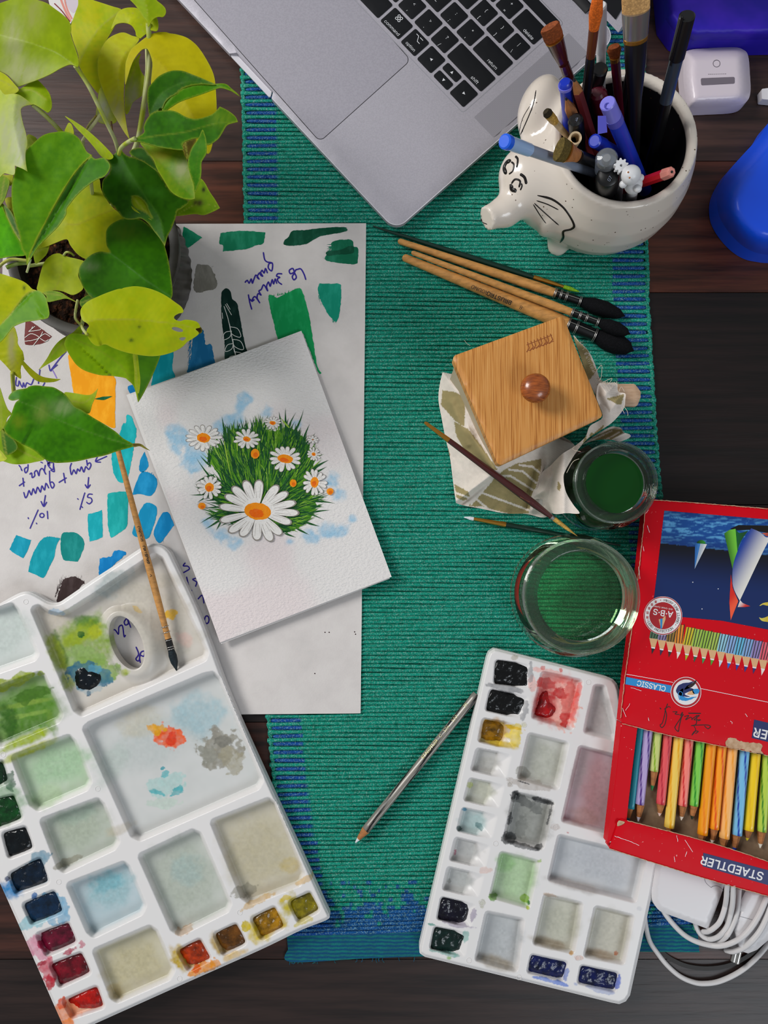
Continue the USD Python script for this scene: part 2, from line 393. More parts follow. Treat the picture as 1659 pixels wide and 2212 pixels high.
FC = np.array([854.5, 498.0]); e1 = np.array([.684, .729]); e2 = np.array([.752, -.659])
def LP(a, b): return FC - e1 * a + e2 * b                       # a along the front edge away from the near corner, b towards the hinge, in pixels
Wl, Dl = 975.0, 636.0
quad = [LP(0, 0), LP(Wl, 0), LP(Wl, Dl), LP(0, Dl)]
body = rnd(quad, 30)
notch_px = [LP(394, -2), LP(522, -2), LP(514, 10), LP(402, 10)]
bodytop = body.difference(Polygon(notch_px).buffer(3))
part(lap, 'base', slab(bodytop, lambda u, v: LZ - .0012 * (1 - sstep(0, 4.5, shapely.distance(body.exterior, shapely.points(u, v)))), 16, .0045), 'laptop_metal', 30)
part(lap, 'underside', slab(rnd([LP(9, 9), LP(Wl - 9, 9), LP(Wl - 9, Dl - 9), LP(9, Dl - 9)], 30), LZ - .0045, 40, 0, zbot=.0062), 'laptop_metal')
part(lap, 'notch', slab(rnd(notch_px, 3), LZ - .0032, 8, .0012), 'notch_metal', label='bright finger notch in the front edge')
for a in (60, 900):
    for b in (60, 560):
        part(lap, 'foot', flat(Point(LP(a, b)).buffer(16), .0044, .0019), 'seam_dark')
def ring(poly, w): return poly.difference(poly.buffer(-w))
part(lap, 'chamfer', flat(ring(bodytop, 1.7), LZ - .00115, .00012), 'notch_metal', label='pale strip painted as the highlight along the edge')  # pale strip standing in for the light caught along the laptop edge
tb, tr, tl_ = np.array([691.0, 307.0]), np.array([888.0, 130.0]), np.array([412.0 - 200, -12.0 - 222])
tpad = rnd([tb, tr, tr + (tl_ - tb), tl_], 14)
seam = part(lap, 'trackpad', slab(tpad.buffer(-1.3), LZ + .00006, 60, .0003), 'trackpad_glass')
part(seam, 'trackpad_seam', flat(ring(tpad, 1.5), LZ, .00004), 'seam_dark')
KO = np.array([1000.6, 236.5]); k1 = np.array([35.15, 36.6]); k2 = np.array([37.9, -33.7])
def KP(a, b): return KO - k1 * a + k2 * b
well = rnd([KP(-.09, -.1), KP(11, -.1), KP(11, 5.62), KP(-.09, 5.62)], 6)
kb = part(lap, 'keyboard_bed', flat(well, LZ, .00005), 'laptop_metal')
part(kb, 'keyboard_seam', flat(ring(well.buffer(1.2), 1.6), LZ, .00007), 'laptop_edge')
def key(a0, a1, b0, b1, *legend):
    g = .07
    pl = rnd([KP(a0 + g, b0 + g), KP(a1 - g, b0 + g), KP(a1 - g, b1 - g), KP(a0 + g, b1 - g)], 4)
    k = part(lap, 'key', slab(pl, lambda u, v: LZ + .0008 - .00035 * (1 - sstep(0, 2.5, shapely.distance(pl.exterior, shapely.points(u, v)))), 9, .0008), 'key_black', 40)
    ms = []
    for item in legend:
        if item[0] == 'tri':
            _, a, b, d = item
            c = KP(a, b); s = 4.0
            u1, u2 = k1 / np.linalg.norm(k1), k2 / np.linalg.norm(k2)
            dd, pp = {'r': (u1, u2), 'l': (-u1, u2), 'u': (u2, u1), 'd': (-u2, u1)}[d]
            ms.append(flat([c + dd * s, c - dd * s * .6 + pp * s * .8, c - dd * s * .6 - pp * s * .8], LZ + .0008))
        elif item[0] == 'line':
            ms.append(flat(LineString([KP(*q) for q in item[1]]).buffer(.7), LZ + .0008))
        else:
            t, a, b, h = item
            ms.append(text_mesh3(t, KP(a, b), k1, k2, h * .66, LZ + .0008, center=True))
    if ms: part(k, 'legend', join(*ms), 'key_print')
key(0, 1, 0, 1, ('tri', .5, .5, 'r')); key(2, 3, 0, 1, ('tri', 2.5, .5, 'l'))
key(1, 2, 0, .52, ('tri', 1.5, .27, 'd')); key(1, 2, .5, 1, ('tri', 1.5, .75, 'u'))
key(3, 4, 0, 1, ('option', 3.5, .18, 10), ('line', [(3.72, .8), (3.6, .8), (3.47, .6), (3.34, .6)]), ('line', [(3.5, .8), (3.34, .8)]))
cmd = [('line', [(4.72 + .055 * math.cos(t) + sx * .07, .72 + .055 * math.sin(t) + sy * .07) for t in np.linspace(0, 6.28, 9)]) for sx in (-1, 1) for sy in (-1, 1)]
key(4, 5.25, 0, 1, ('command', 4.62, .16, 10.5), *cmd); key(5.25, 10.4, 0, 1)
key(0, 2.25, 1, 2, ('shift', .62, 1.16, 11))
key(2.25, 3.25, 1, 2, ('?', 2.75, 1.56, 11), ('/', 2.75, 1.12, 11)); key(3.25, 4.25, 1, 2, ('>', 3.75, 1.56, 10), ('.', 3.75, 1.2, 11)); key(4.25, 5.25, 1, 2, ('<', 4.75, 1.56, 10), (',', 4.75, 1.2, 11))
for i, t in enumerate('MNBVC'): key(5.25 + i, 6.25 + i, 1, 2, (t, 5.75 + i, 1.35, 12))
key(0, 1.75, 2, 3, ('return', .62, 2.16, 11))
key(1.75, 2.75, 2, 3, ('"', 2.25, 2.5, 12), ("'", 2.25, 2.05, 12)); key(2.75, 3.75, 2, 3, (':', 3.25, 2.56, 11), (';', 3.25, 2.16, 11))
for i, t in enumerate('LKJHG'): key(3.75 + i, 4.75 + i, 2, 3, (t, 4.25 + i, 2.35, 12))
key(0, 1, 3, 4, ('|', .5, 3.56, 10), ('\\', .5, 3.16, 10)); key(1, 2, 3, 4, ('}', 1.5, 3.56, 11), (']', 1.5, 3.14, 11)); key(2, 3, 3, 4, ('{', 2.5, 3.56, 11), ('[', 2.5, 3.14, 11))
for i, t in enumerate('POIU'): key(3 + i, 4 + i, 3, 4, (t, 3.5 + i, 3.35, 12))
key(0, 1.5, 4, 5, ('delete', .55, 4.16, 11)); key(1.5, 2.5, 4, 5, ('+', 2, 4.56, 11), ('=', 2, 4.14, 11)); key(2.5, 3.5, 4, 5, ('_', 3, 4.6, 11), ('-', 3, 4.16, 11))
tbar = rnd([KP(0.02, 5.06), KP(10, 5.06), KP(10, 5.56), KP(.02, 5.56)], 4)
part(lap, 'touch_strip', slab(tbar, LZ + .0004, 30, .0006), 'key_black', label='glossy black strip above the number keys')
gr = rnd([KP(-.55, .1), KP(-1.75, .1), KP(-1.75, 5.5), KP(-.55, 5.5)], 3)
part(lap, 'speaker_grille', flat(gr, LZ, .00005), 'grille_metal', label='finely perforated grey speaker strip beside the keys')
# the lid, opened back beyond the top of the picture
hz = [P(*LP(0, Dl - 8), .013), P(*LP(Wl, Dl - 8), .013)]
back = (hz[0] + hz[1]) / 2 - (P(*LP(0, 0), .013) + P(*LP(Wl, 0), .013)) / 2; back[2] = 0; back /= np.linalg.norm(back)
upd = back * math.cos(math.radians(68)) + np.array([0, 0, 1]) * math.sin(math.radians(68)); nrm = np.cross((hz[1] - hz[0]) / np.linalg.norm(hz[1] - hz[0]), upd)
def boxq(a, b, up, n, th): 
    v = np.array([a, b, b + up, a + up, a + n * th, b + n * th, b + up + n * th, a + up + n * th]); return manifold3d.Manifold.hull_points(v)
part(lap, 'lid', boxq(hz[0] + upd * .006, hz[1] + upd * .006, upd * .235, nrm, .005), 'laptop_metal')
part(lap, 'screen', boxq(hz[0] + upd * .012 - nrm * .0008 + (hz[1] - hz[0]) * .02, hz[1] + upd * .012 - nrm * .0008 - (hz[1] - hz[0]) * .02, upd * .222, nrm, .001), 'key_black')
part(lap, 'hinge', rod(hz[0] + (hz[1] - hz[0]) * .08, hz[1] - (hz[1] - hz[0]) * .08, [(0, .0055), (1, .0055)], 14), 'seam_dark', 30)
# ------------------------------------------------------------------ the big practice sheet
def zs(u, v): return .0009 + .0040 * sstep(330, 545, np.asarray(u, float) - (np.asarray(v, float) - 480) * .04)
M('sketch_paper', '#d2ccc9', .9, spec=.1, var=(40, '#c8c2bf', .4, .7), bump=(700, .25, .0004))
M('ink', '#2a1a8f', .55, spec=.3)
M('ink_soft', '#8d74c4', .7)
sheet = thing('practice_sheet', 'large white paper sheet covered in green and blue paint swatches and blue handwriting', 'paper sheet', P(400, 1000, 0))
part(sheet, 'paper', slab([(8, 485), (791, 482), (779, 1541), (-22, 1548)], zs, 22, .0003), 'sketch_paper', True)
SW = {}
def swmat(c, dry=.0):
    k = 'swatch_' + c[1:]
    if k not in MATS:
        r = lin(c); hi = '#%02x%02x%02x' % tuple(int(min(255, x * 1.0 + 26)) for x in bytes.fromhex(c[1:]))
        M(k, c, .7, spec=.12, var=(95, hi, .45, .75), stretch=(1.6, .6, 1))
    return k
def rough_edge(pts, amp=.9, seed=0, sub=5):
    p = np.array(Polygon(crom(pts, True, sub)).buffer(0).exterior.segmentize(2.2).coords) if 0 else np.array(LineString(np.vstack([crom(pts, True, sub), crom(pts, True, sub)[:1]])).segmentize(2.2).coords)
    n = (fbm(np.column_stack([p / 4.5, np.full(len(p), seed)]), 2) - .5) * 2 * amp
    m = (fbm(np.column_stack([p / 4.5 + 40, np.full(len(p), seed)]), 2) - .5) * 2 * amp
    return Polygon(p + np.stack([n, m], 1)).buffer(0)
def bristles(a, b, d, n, lmin, lmax, w, seed):
    """dry brush ends: slivers leaving the line a-b along d"""
    r = random.Random(seed); a, b, d = (np.array(q, float) for q in (a, b, d)); d /= np.linalg.norm(d); s = []
    for i in range(n):
        q = a + (b - a) * (i + r.random()) / n; L = r.uniform(lmin, lmax)
        s.append(Polygon([q - d * 3 - w * np.array([-d[1], d[0]]), q - d * 3 + w * np.array([-d[1], d[0]]), q + d * L]))
    return s
_n = [0]
def swatch(c, pts, extra=(), amp=.9, name='paint_swatch', lift=0.):
    _n[0] += 1
    g = unary_union([rough_edge(pts, amp, _n[0]), *[e.buffer(0) for e in extra]])
    return part(sheet, name, slab(g, lambda u, v: zs(u, v) + .00017 + lift, 7, .00005), swmat(c))
swatch('#0b7a55', [(396, 492), (408, 496), (437, 513), (437, 513), (412, 532), (396, 536)])
swatch('#0d7350', [(476, 504), (476, 504), (500, 500), (532, 499), (573, 502), (573, 502), (571, 518), (567, 527), (553, 530), (530, 538), (481, 543), (481, 543), (482, 530), (474, 526)])
swatch('#05452f', [(614, 520), (622, 513), (630, 500), (640, 498), (660, 497), (690, 493), (742, 491), (748, 499), (715, 506), (694, 510), (680, 516), (660, 527), (628, 531), (613, 528)], bristles((744, 491), (747, 500), (1, .1), 5, 2, 7, .8, 1))
swatch('#0d6346', [(717, 524), (735, 518), (760, 519), (764, 532), (773, 537), (773, 562), (768, 570), (740, 569), (704, 562), (706, 550), (715, 540)], bristles((716, 526), (704, 560), (-1, 0), 14, 1, 10, 1.1, 2))
swatch('#05452f', [(706, 543), (735, 540), (755, 531), (764, 535), (762, 547), (730, 550), (708, 552)], lift=.00006)
swatch('#0d876d', [(690, 612), (690, 612), (706, 613), (732, 613), (737, 622), (735, 665), (728, 694), (718, 690), (705, 672), (692, 645), (687, 625)], bristles((688, 640), (727, 696), (-.05, 1), 20, 2, 14, .9, 3), amp=1.2)
swatch('#0e914f', [(580, 640), (600, 643), (622, 632), (645, 622), (654, 632), (664, 665), (670, 695), (678, 745), (685, 790), (693, 806), (687, 803), (672, 765), (655, 722), (650, 726), (620, 735), (602, 735), (592, 700)], bristles((582, 640), (648, 624), (.1, -1), 14, 0, 5, 1.4, 4), amp=1.3)
swatch('#0c2a24', [(478, 640), (482, 627), (490, 623), (498, 630), (502, 646), (512, 656), (519, 690), (527, 735), (537, 790), (490, 800), (485, 740), (479, 690)], name='leaf_swatch')
lw = 1.5
lv = [stroke([(484, 662), (493, 690), (501, 730), (510, 775)], 1.6), stroke([(496, 700), (500, 722), (506, 760)], 1.2)]
for (x, y, s, L) in [(497, 706, 1, 26), (503, 733, 1, 26), (508, 760, 1, 22), (500, 715, -1, 22), (504, 742, -1, 20), (509, 768, -1, 20)]:
    lv.append(stroke([(x, y), (x + s * 3, y + L * .55), (x + s * L * .65, y + L * .85), (x + s * L * .9, y + L * .75), (x + s * L * .62, y + L * .15), (x, y)], lw))
for q in [((487, 658), (500, 680)), ((490, 656), (497, 668)), ((480, 676), (481, 688))]: lv.append(stroke(q, 1.4))
M('white_line', '#dcdcd6', .7)
part(sheet, 'leaf_line', flat(unary_union(lv).intersection(sbox(476, 640, 534, 800)), zs, .00005, lift=.0004), 'white_line')
swatch('#79756c', [(424, 576), (440, 572), (455, 578), (468, 606), (466, 622), (445, 628), (420, 628)], bristles((425, 575), (455, 580), (.7, -.2), 12, 4, 16, .8, 5), amp=2)  # grey darkened to carry the shadow lying over this swatch
swatch('#1b6c9e', [(418, 728), (436, 710), (442, 728), (445, 745), (456, 744), (463, 775), (464, 800), (440, 806), (406, 808), (412, 770)], bristles((412, 730), (408, 806), (-.5, 1), 18, 3, 16, 1.0, 6), amp=2)
swatch('#0fa0b0', [(330, 770), (372, 755), (372, 795), (378, 815), (360, 835), (326, 850), (332, 800)], bristles((332, 790), (330, 830), (-.3, 1), 8, 3, 9, .8, 7))
swatch('#0d78b5', [(276, 835), (291, 832), (292, 846), (281, 850)])
swatch('#f09c12', [(150, 762), (200, 780), (246, 812), (249, 845), (248, 900), (247, 925), (215, 910), (180, 890), (160, 850), (155, 820)], bristles((152, 770), (160, 850), (-1, .2), 16, 0, 3, 1.2, 8))
swatch('#0f5a34', [(203, 862), (203, 862), (222, 857), (243, 856), (243, 856), (228, 863), (220, 864)], lift=.00008, amp=.2, name='leaf_swatch')
swatch('#13aab0', [(274, 897), (283, 899), (290, 915), (295, 932), (290, 960), (283, 1000), (276, 1030), (266, 1042), (254, 1038), (245, 1020), (241, 985), (247, 965), (258, 941), (265, 916), (272, 914)], bristles((258, 945), (268, 912), (-.3, -1), 9, 1, 7, 1, 9), amp=1.3)
swatch('#0e84b9', [(312, 976), (312, 976), (321, 1002), (317, 1013), (308, 1020), (301, 1016), (303, 994)])
swatch('#0e84b9', [(306, 1020), (331, 1026), (340, 1043), (334, 1062), (323, 1072), (304, 1067), (285, 1069), (285, 1069), (291, 1052)], bristles((308, 1021), (332, 1027), (.3, -1), 14, 2, 7, .8, 10))
swatch('#15a19f', [(235, 1066), (250, 1063), (272, 1062), (277, 1070), (276, 1100), (274, 1136), (256, 1152), (240, 1162), (240, 1162), (234, 1141), (232, 1100), (232, 1074)])
swatch('#14a3ae', [(190, 1110), (190, 1110), (206, 1107), (220, 1102), (220, 1102), (221, 1130), (222, 1155), (218, 1162), (194, 1170), (194, 1170), (190, 1140)])
swatch('#128fbd', [(304, 1100), (316, 1086), (330, 1089), (338, 1096), (338, 1113), (330, 1140), (319, 1163), (300, 1161), (286, 1154), (291, 1132)])
swatch('#0f84bf', [(348, 1112), (358, 1106), (366, 1110), (376, 1134), (376, 1134), (360, 1156), (345, 1173), (334, 1160), (333, 1145)], bristles((334, 1158), (352, 1168), (.2, 1), 9, 2, 6, .9, 11))
swatch('#1293ad', [(35, 1156), (35, 1156), (50, 1161), (67, 1167), (67, 1167), (60, 1188), (50, 1206), (50, 1206), (34, 1197), (20, 1187), (20, 1187)])
swatch('#0e93a2', [(88, 1168), (103, 1159), (130, 1163), (130, 1163), (122, 1178), (116, 1205), (104, 1230), (94, 1248), (78, 1242), (61, 1235), (61, 1235), (66, 1212), (74, 1190)], bristles((100, 1160), (130, 1164), (.5, -1), 10, 1, 4, .9, 12))
swatch('#10817c', [(134, 1153), (150, 1150), (163, 1151), (177, 1161), (182, 1177), (176, 1196), (168, 1213), (168, 1213), (150, 1212), (136, 1208), (131, 1180)])
swatch('#0d7fc4', [(216, 1210), (230, 1204), (241, 1202), (245, 1192), (258, 1188), (272, 1194), (262, 1206), (240, 1225), (216, 1250)], bristles((216, 1208), (216, 1236), (-.1, 1), 5, 3, 9, 1, 13), amp=1.5)
swatch('#3b2d2d', [(122, 1300), (128, 1275), (137, 1253), (150, 1247), (164, 1246), (182, 1257), (182, 1257), (160, 1285), (135, 1310), (120, 1312)], bristles((132, 1260), (183, 1258), (.02, -1), 26, 4, 20, .9, 14) + bristles((118, 1290), (130, 1262), (-.05, -1), 9, 4, 14, .8, 15), amp=1.4)
swatch('#6e3433', [(55, 694), (55, 694), (66, 694), (92, 712), (112, 727), (112, 727), (98, 739), (80, 744), (60, 745), (53, 738)], amp=.5, name='leaf_swatch')
part(sheet, 'leaf_line', flat(unary_union([stroke(q, 1.4) for q in [[(54, 729), (66, 721), (78, 724), (84, 730), (70, 735), (54, 737)], [(92, 717), (86, 728), (72, 746)], [(86, 728), (97, 721), (108, 727)], [(87, 731), (97, 737), (104, 734)], [(62, 716), (75, 705)], [(62, 716), (84, 713), (88, 711)], [(68, 711), (70, 706)]]]), zs, .00005, lift=.0004), 'white_line')
# handwriting
def sc(o, s, pts): return [(o[0] + x / s, o[1] + y / s) for x, y in pts]
A_, B_, C_, D_ = ((380, 470), 3.318), ((0, 850), 3.607), ((0, 740), 4.88), ((0, 1150), 3.456)
def circ(x, y, rx, ry, a=0, n=10): return [(x + rx * math.cos(t) * math.cos(a) - ry * math.sin(t) * math.sin(a), y + rx * math.cos(t) * math.sin(a) + ry * math.sin(t) * math.cos(a)) for t in np.linspace(0, 2 * math.pi, n + 1)]
words = [
 (A_, 2.9, [[(690, 325), (668, 330), (662, 360), (685, 382), (693, 350), (688, 325), (655, 318), (636, 300), (627, 252)], [(655, 395), (642, 365), (632, 397), (617, 378), (605, 408), (622, 420), (602, 395), (582, 425), (596, 440), (574, 412), (560, 440), (548, 470), (540, 440), (525, 470), (512, 450), (497, 463)]]),
 (A_, 2.9, [[(758, 403), (730, 403), (722, 420), (744, 428), (728, 440), (735, 462), (757, 478)], [(722, 470), (712, 440), (700, 475), (690, 445), (676, 492), (664, 462), (650, 492), (657, 525), (630, 482), (612, 515), (595, 527), (610, 555), (590, 545), (582, 575), (600, 610), (572, 570), (556, 572), (545, 600), (560, 590)], [(520, 555), (530, 610), (543, 655)], [(545, 600), (530, 585)]]),
 (A_, 2.9, [[(930, 442), (918, 405), (895, 368), (868, 372)], [(862, 372), (846, 392), (820, 402), (813, 378), (838, 365), (850, 395), (863, 428), (845, 446), (834, 422), (852, 398)]]),
 (B_, 2.6, [[(412, 536), (372, 545), (385, 575), (412, 592), (416, 545)], [(416, 560), (422, 608), (396, 598)], [(352, 560), (345, 605), (356, 628), (330, 585), (310, 600), (302, 640), (286, 600), (268, 615), (270, 640), (250, 655), (246, 620), (232, 628)], [(218, 555), (214, 600), (198, 618), (190, 590), (206, 575)], [(170, 600), (163, 585)], [(148, 560), (160, 575)]]),
 (B_, 2.6, [[(190, 690), (150, 718)], [(178, 660), (184, 722)]]),
 (B_, 2.6, [[(385, 605), (388, 690), (405, 737), (422, 715), (408, 690), (390, 695)], [(378, 735), (357, 700), (346, 752), (326, 720), (314, 768), (292, 730), (276, 778), (258, 742), (243, 790), (226, 756), (212, 795), (197, 812), (185, 772)]]),
 (B_, 2.6, [[(353, 795), (340, 875)], [(320, 842), (340, 880), (362, 848)]]),
 (B_, 2.4, [[(368, 918), (372, 975)], circ(326, 950, 17, 16), [(296, 908), (262, 985), (234, 1050)], [(219, 968), (221, 975)], [(283, 1010), (285, 1015)]]),
 (B_, 2.6, [[(690, 655), (683, 735)], [(664, 712), (682, 737), (702, 712)]]),
 (B_, 2.4, [[(718, 785), (690, 785), (682, 808), (708, 815), (716, 840), (694, 860), (675, 848)], [(660, 775), (640, 840), (622, 903)], [(604, 820), (608, 824)], [(636, 882), (642, 888)]]),
 (B_, 2.6, [[(556, 545), (546, 578), (556, 632), (574, 595), (592, 625), (604, 588), (620, 605), (634, 572), (652, 612), (668, 570), (690, 592), (708, 560), (700, 540), (684, 548)], [(674, 520), (680, 560)]]),
 (B_, 2.6, [[(460, 692), (515, 658)], [(495, 622), (507, 695)]]),
 (B_, 2.4, [[(830, 490), (752, 525)], [(757, 496), (744, 530), (782, 535)]]),
 (B_, 2.3, [[(318, 535), (330, 540)], [(362, 520), (385, 560), (380, 520)]]),
 (C_, 2.6, [[(172, 368), (165, 440), (190, 455), (200, 405), (218, 445), (236, 470), (246, 425), (262, 470), (280, 425), (305, 435), (330, 440), (356, 378)], [(404, 430), (420, 288)], [(452, 458), (470, 425)]]),
 (C_, 2.6, [[(695, 95), (620, 180), (540, 285)], [(515, 238), (530, 298), (560, 270), (602, 236)]]),
 (B_, 2.6, [[(1442, 1322), (1428, 1343), (1462, 1346), (1475, 1368), (1432, 1395)], [(1455, 1432), (1474, 1515)], [(1522, 1440), (1502, 1450), (1532, 1470), (1524, 1502)], [(1490, 1533), (1494, 1538)], [(1545, 1600), (1576, 1572), (1588, 1632)], circ(1612, 1763, 17, 30)]),
 (D_, 2.7, [[(818, 792), (826, 742), (858, 728), (884, 760), (888, 708), (914, 698), (926, 776), (936, 770)], [(948, 640), (928, 668), (936, 692), (958, 680), (950, 640), (975, 708)], [(1016, 858), (1034, 908), (1014, 945), (1036, 958), (1050, 898), (1078, 888), (1072, 925), (1042, 918), (1046, 970)]]),
]
for (o, s), w, ss in words:
    g = unary_union([stroke(sc(o, s, q), w) for q in ss])
    part(sheet, 'handwriting', flat(g.segmentize(5), zs, .00005, lift=.0002), 'ink')
part(sheet, 'handwriting', flat(stroke(sc(*C_, [(550, 285), (575, 330), (596, 372)]), 2.4), zs, .00005, lift=.00014), 'ink_soft')
specks = [(706, 1302), (766, 1365), (711, 1366), (768, 1370), (680, 1455), (702, 1366)]
part(sheet, 'paint_speck', flat(MultiPolygon([Point(q).buffer(1.3) for q in specks]), zs, .00004, lift=.0001), 'swatch_3b2d2d', kind='stuff')

# ------------------------------------------------------------------ the daisy painting on a stack of textured cards
TLp, TRp, BRp, BLp = np.array([282., 853.]), np.array([651., 714.5]), np.array([846., 1246.]), np.array([475., 1388.])
dgn = (BRp - TLp); dl2 = dgn @ dgn
_pn = np.cross(P(*TRp, .0082) - P(*TLp, .0074), P(*BRp, .0122) - P(*TLp, .0074)); _pd = _pn @ P(*TLp, .0074)
def zp(u, v, up=0.0):
    """height of the card's plane, which is propped a little at its lower right, under a pixel"""
    d = P(u, v, 0.) - np.array([0, 0, CAMH]); o = np.array([0, 0, CAMH])
    t = (_pd + _pn[2] * up - _pn @ o) / (d @ _pn)
    return CAMH + d[..., 2] * t
def ex_paper(n, l, pr):
    n['mp'] = ('mapping', {'rotation': (0, 0, .35), 'scale': (430, 800, 400)}); l.append(('geo.position', 'mp.vector'))
    n['nb2'] = ('noise_texture', {'scale': 1., 'detail': 1.5}); l.append(('mp.vector', 'nb2.vector'))
    n['bu2'] = ('bump', {'strength': .7, 'distance': .0011}); l += [('nb2.fac', 'bu2.height'), ('bu2.normal', 'p.normal')]
M('watercolour_paper', '#dcd8d6', .9, spec=.1, attr=True, extra=ex_paper)
M('card_white', '#dcd8d6', .9, spec=.1)
card = thing('watercolour_card', 'plain white textured card lying under the daisy painting', 'paper card', P(560, 1050, 0))
part(card, 'paper', slab([(273, 853), (649, 717), (842, 1250), (478, 1391)], lambda u, v: zp(u, v, -.0013), 30, .0011), 'card_white', True)
pa = thing('daisy_painting', 'watercolour painting of white daisies in green grass on textured white card', 'painting', P(560, 1050, 0))
KQ = 2.765
def Q(x, y): return np.stack([260 + np.asarray(x, float) / KQ, 700 + np.asarray(y, float) / KQ], -1)
wash = [(330, 650, 70), (400, 790, 70), (440, 870, 60), (350, 700, 60), (720, 470, 60), (870, 520, 50), (690, 600, 70), (600, 610, 60), (470, 800, 60), (600, 1270, 60), (690, 1310, 50), (520, 1180, 50), (1260, 930, 60), (1310, 1020, 50), (1230, 1235, 70), (1330, 1235, 50), (1130, 1275, 55), (1000, 1295, 45), (1390, 1160, 28), (1060, 600, 45), (760, 430, 40)]
def wcol(u, v):
    x, y = (u - 260) * KQ, (v - 700) * KQ
    f = sum(np.exp(-(((x - a) ** 2 + (y - b) ** 2) / (r * 1.0) ** 2)) for a, b, r in wash)
    nn = fbm(np.stack([u / 18, v / 18, 0 * u], -1), 4, 3)
    al = sstep(.30, .85, f * (nn * 1.7)) * (.35 + .6 * fbm(np.stack([u / 9, v / 9, 0 * u + 5], -1), 3, 8))
    pink = .08 * sstep(.5, .8, fbm(np.stack([u / 120, v / 120, 0 * u], -1), 2, 21))
    base = lin('#dcd8d6') * np.ones((len(u), 3)); base = base * (1 - pink[:, None] * np.array([0, .9, .7]))
    return base * (1 - al[:, None]) + lin('#7db6d6') * al[:, None]
ppaper = part(pa, 'paper', slab([TLp, TRp, BRp, BLp], zp, 3.0, .0012, col=wcol), 'watercolour_paper', True)
def pmat(c):
    k = 'pigment_' + c[1:]
    if k not in MATS: M(k, c, .8, spec=.12, var=(300, '#%02x%02x%02x' % tuple(int(min(255, x * .9 + 22)) for x in bytes.fromhex(c[1:])), .4, .7), extra=ex_paper)
    return k
LIFT = [.00006]
def layer(g, c, name, kind=None, label=None):
    LIFT[0] += .000016
    return part(ppaper, name, flat(g, zp, .00001, lift=LIFT[0]), pmat(c), kind=kind, label=label)
R = random.Random(11)
mass = [(620, 680), (650, 640), (700, 625), (780, 630), (830, 600), (900, 640), (1000, 620), (1060, 650), (1100, 690), (1130, 740), (1150, 800), (1150, 860), (1110, 900), (1130, 1000), (1170, 1080), (1150, 1140), (1090, 1200), (1020, 1240), (950, 1245), (900, 1200), (640, 1180), (580, 1170), (570, 1130), (610, 1090), (560, 1050), (550, 980), (610, 950), (560, 860), (520, 800), (560, 750), (620, 720)]
def blade(x0, y0, x1, y1, w, bend):
    p0, p1 = np.array([x0, y0]), np.array([x1, y1]); d = p1 - p0; nrm = np.array([-d[1], d[0]])
    t = np.linspace(0, 1, 7)[:, None]; c = p0 + d * t + nrm * bend * (t * t - t * .2); ww = w * (1 - t ** 1.4) * (.35 + t * (1 - t) * 2.6)
    tn = np.gradient(c, axis=0); tn = np.stack([-tn[:, 1], tn[:, 0]], 1); tn /= np.linalg.norm(tn, axis=1, keepdims=True)
    pts = np.vstack([c + tn * ww / 2, (c - tn * ww / 2)[::-1]]); return Polygon(Q(pts[:, 0], pts[:, 1])).buffer(0)
layer(rough_edge(Q(*np.array(mass, float).T), 2.2, 3, 4), '#3f7a1c', 'painted_grass', label='mid green wash under the grass blades')
MASS = Polygon(mass)
def fan(n, seed, wide):
    r = random.Random(seed); out = []
    while len(out) < n:
        bx, by = r.uniform(520, 1210), r.uniform(600, 1265)
        if not MASS.contains(Point(bx, by)): continue
        ax, ay = bx - 835, by - 1190
        if by > 960 and abs(ax) > 120: ax, ay = ax * 1.0, ay * .45 + r.uniform(-30, 60)
        th = math.atan2(-ay, ax * .75) + r.gauss(0, .22); reach = r.uniform(70, 150)
        tx, ty = bx + reach * math.cos(th), by - reach * math.sin(th)
        k = r.uniform(.97, 1.07); lim = math.hypot((tx - 845) / 390, (ty - 940) / (385 if ty < 940 else 330)) / k
        if lim > 1: tx, ty = 845 + (tx - 845) / lim, 940 + (ty - 940) / lim
        out.append(blade(bx - .3 * (tx - bx), by - .3 * (ty - by), tx, ty, r.uniform(7, 14) * wide, r.uniform(-.14, .14)))
    return unary_union(out)
for n, s, c, wd in ((170, 1, '#2c6a1d', 1.2), (130, 2, '#5d9420', .9), (190, 3, '#1d5224', 1.), (110, 4, '#4a861d', .8), (80, 5, '#86b43a', .6), (200, 6, '#174a25', .9), (60, 7, '#6fa02c', .55), (150, 8, '#123f22', .7), (60, 9, '#5d9420', .5)):
    layer(fan(n, s, wd), c, 'painted_grass', kind='stuff')
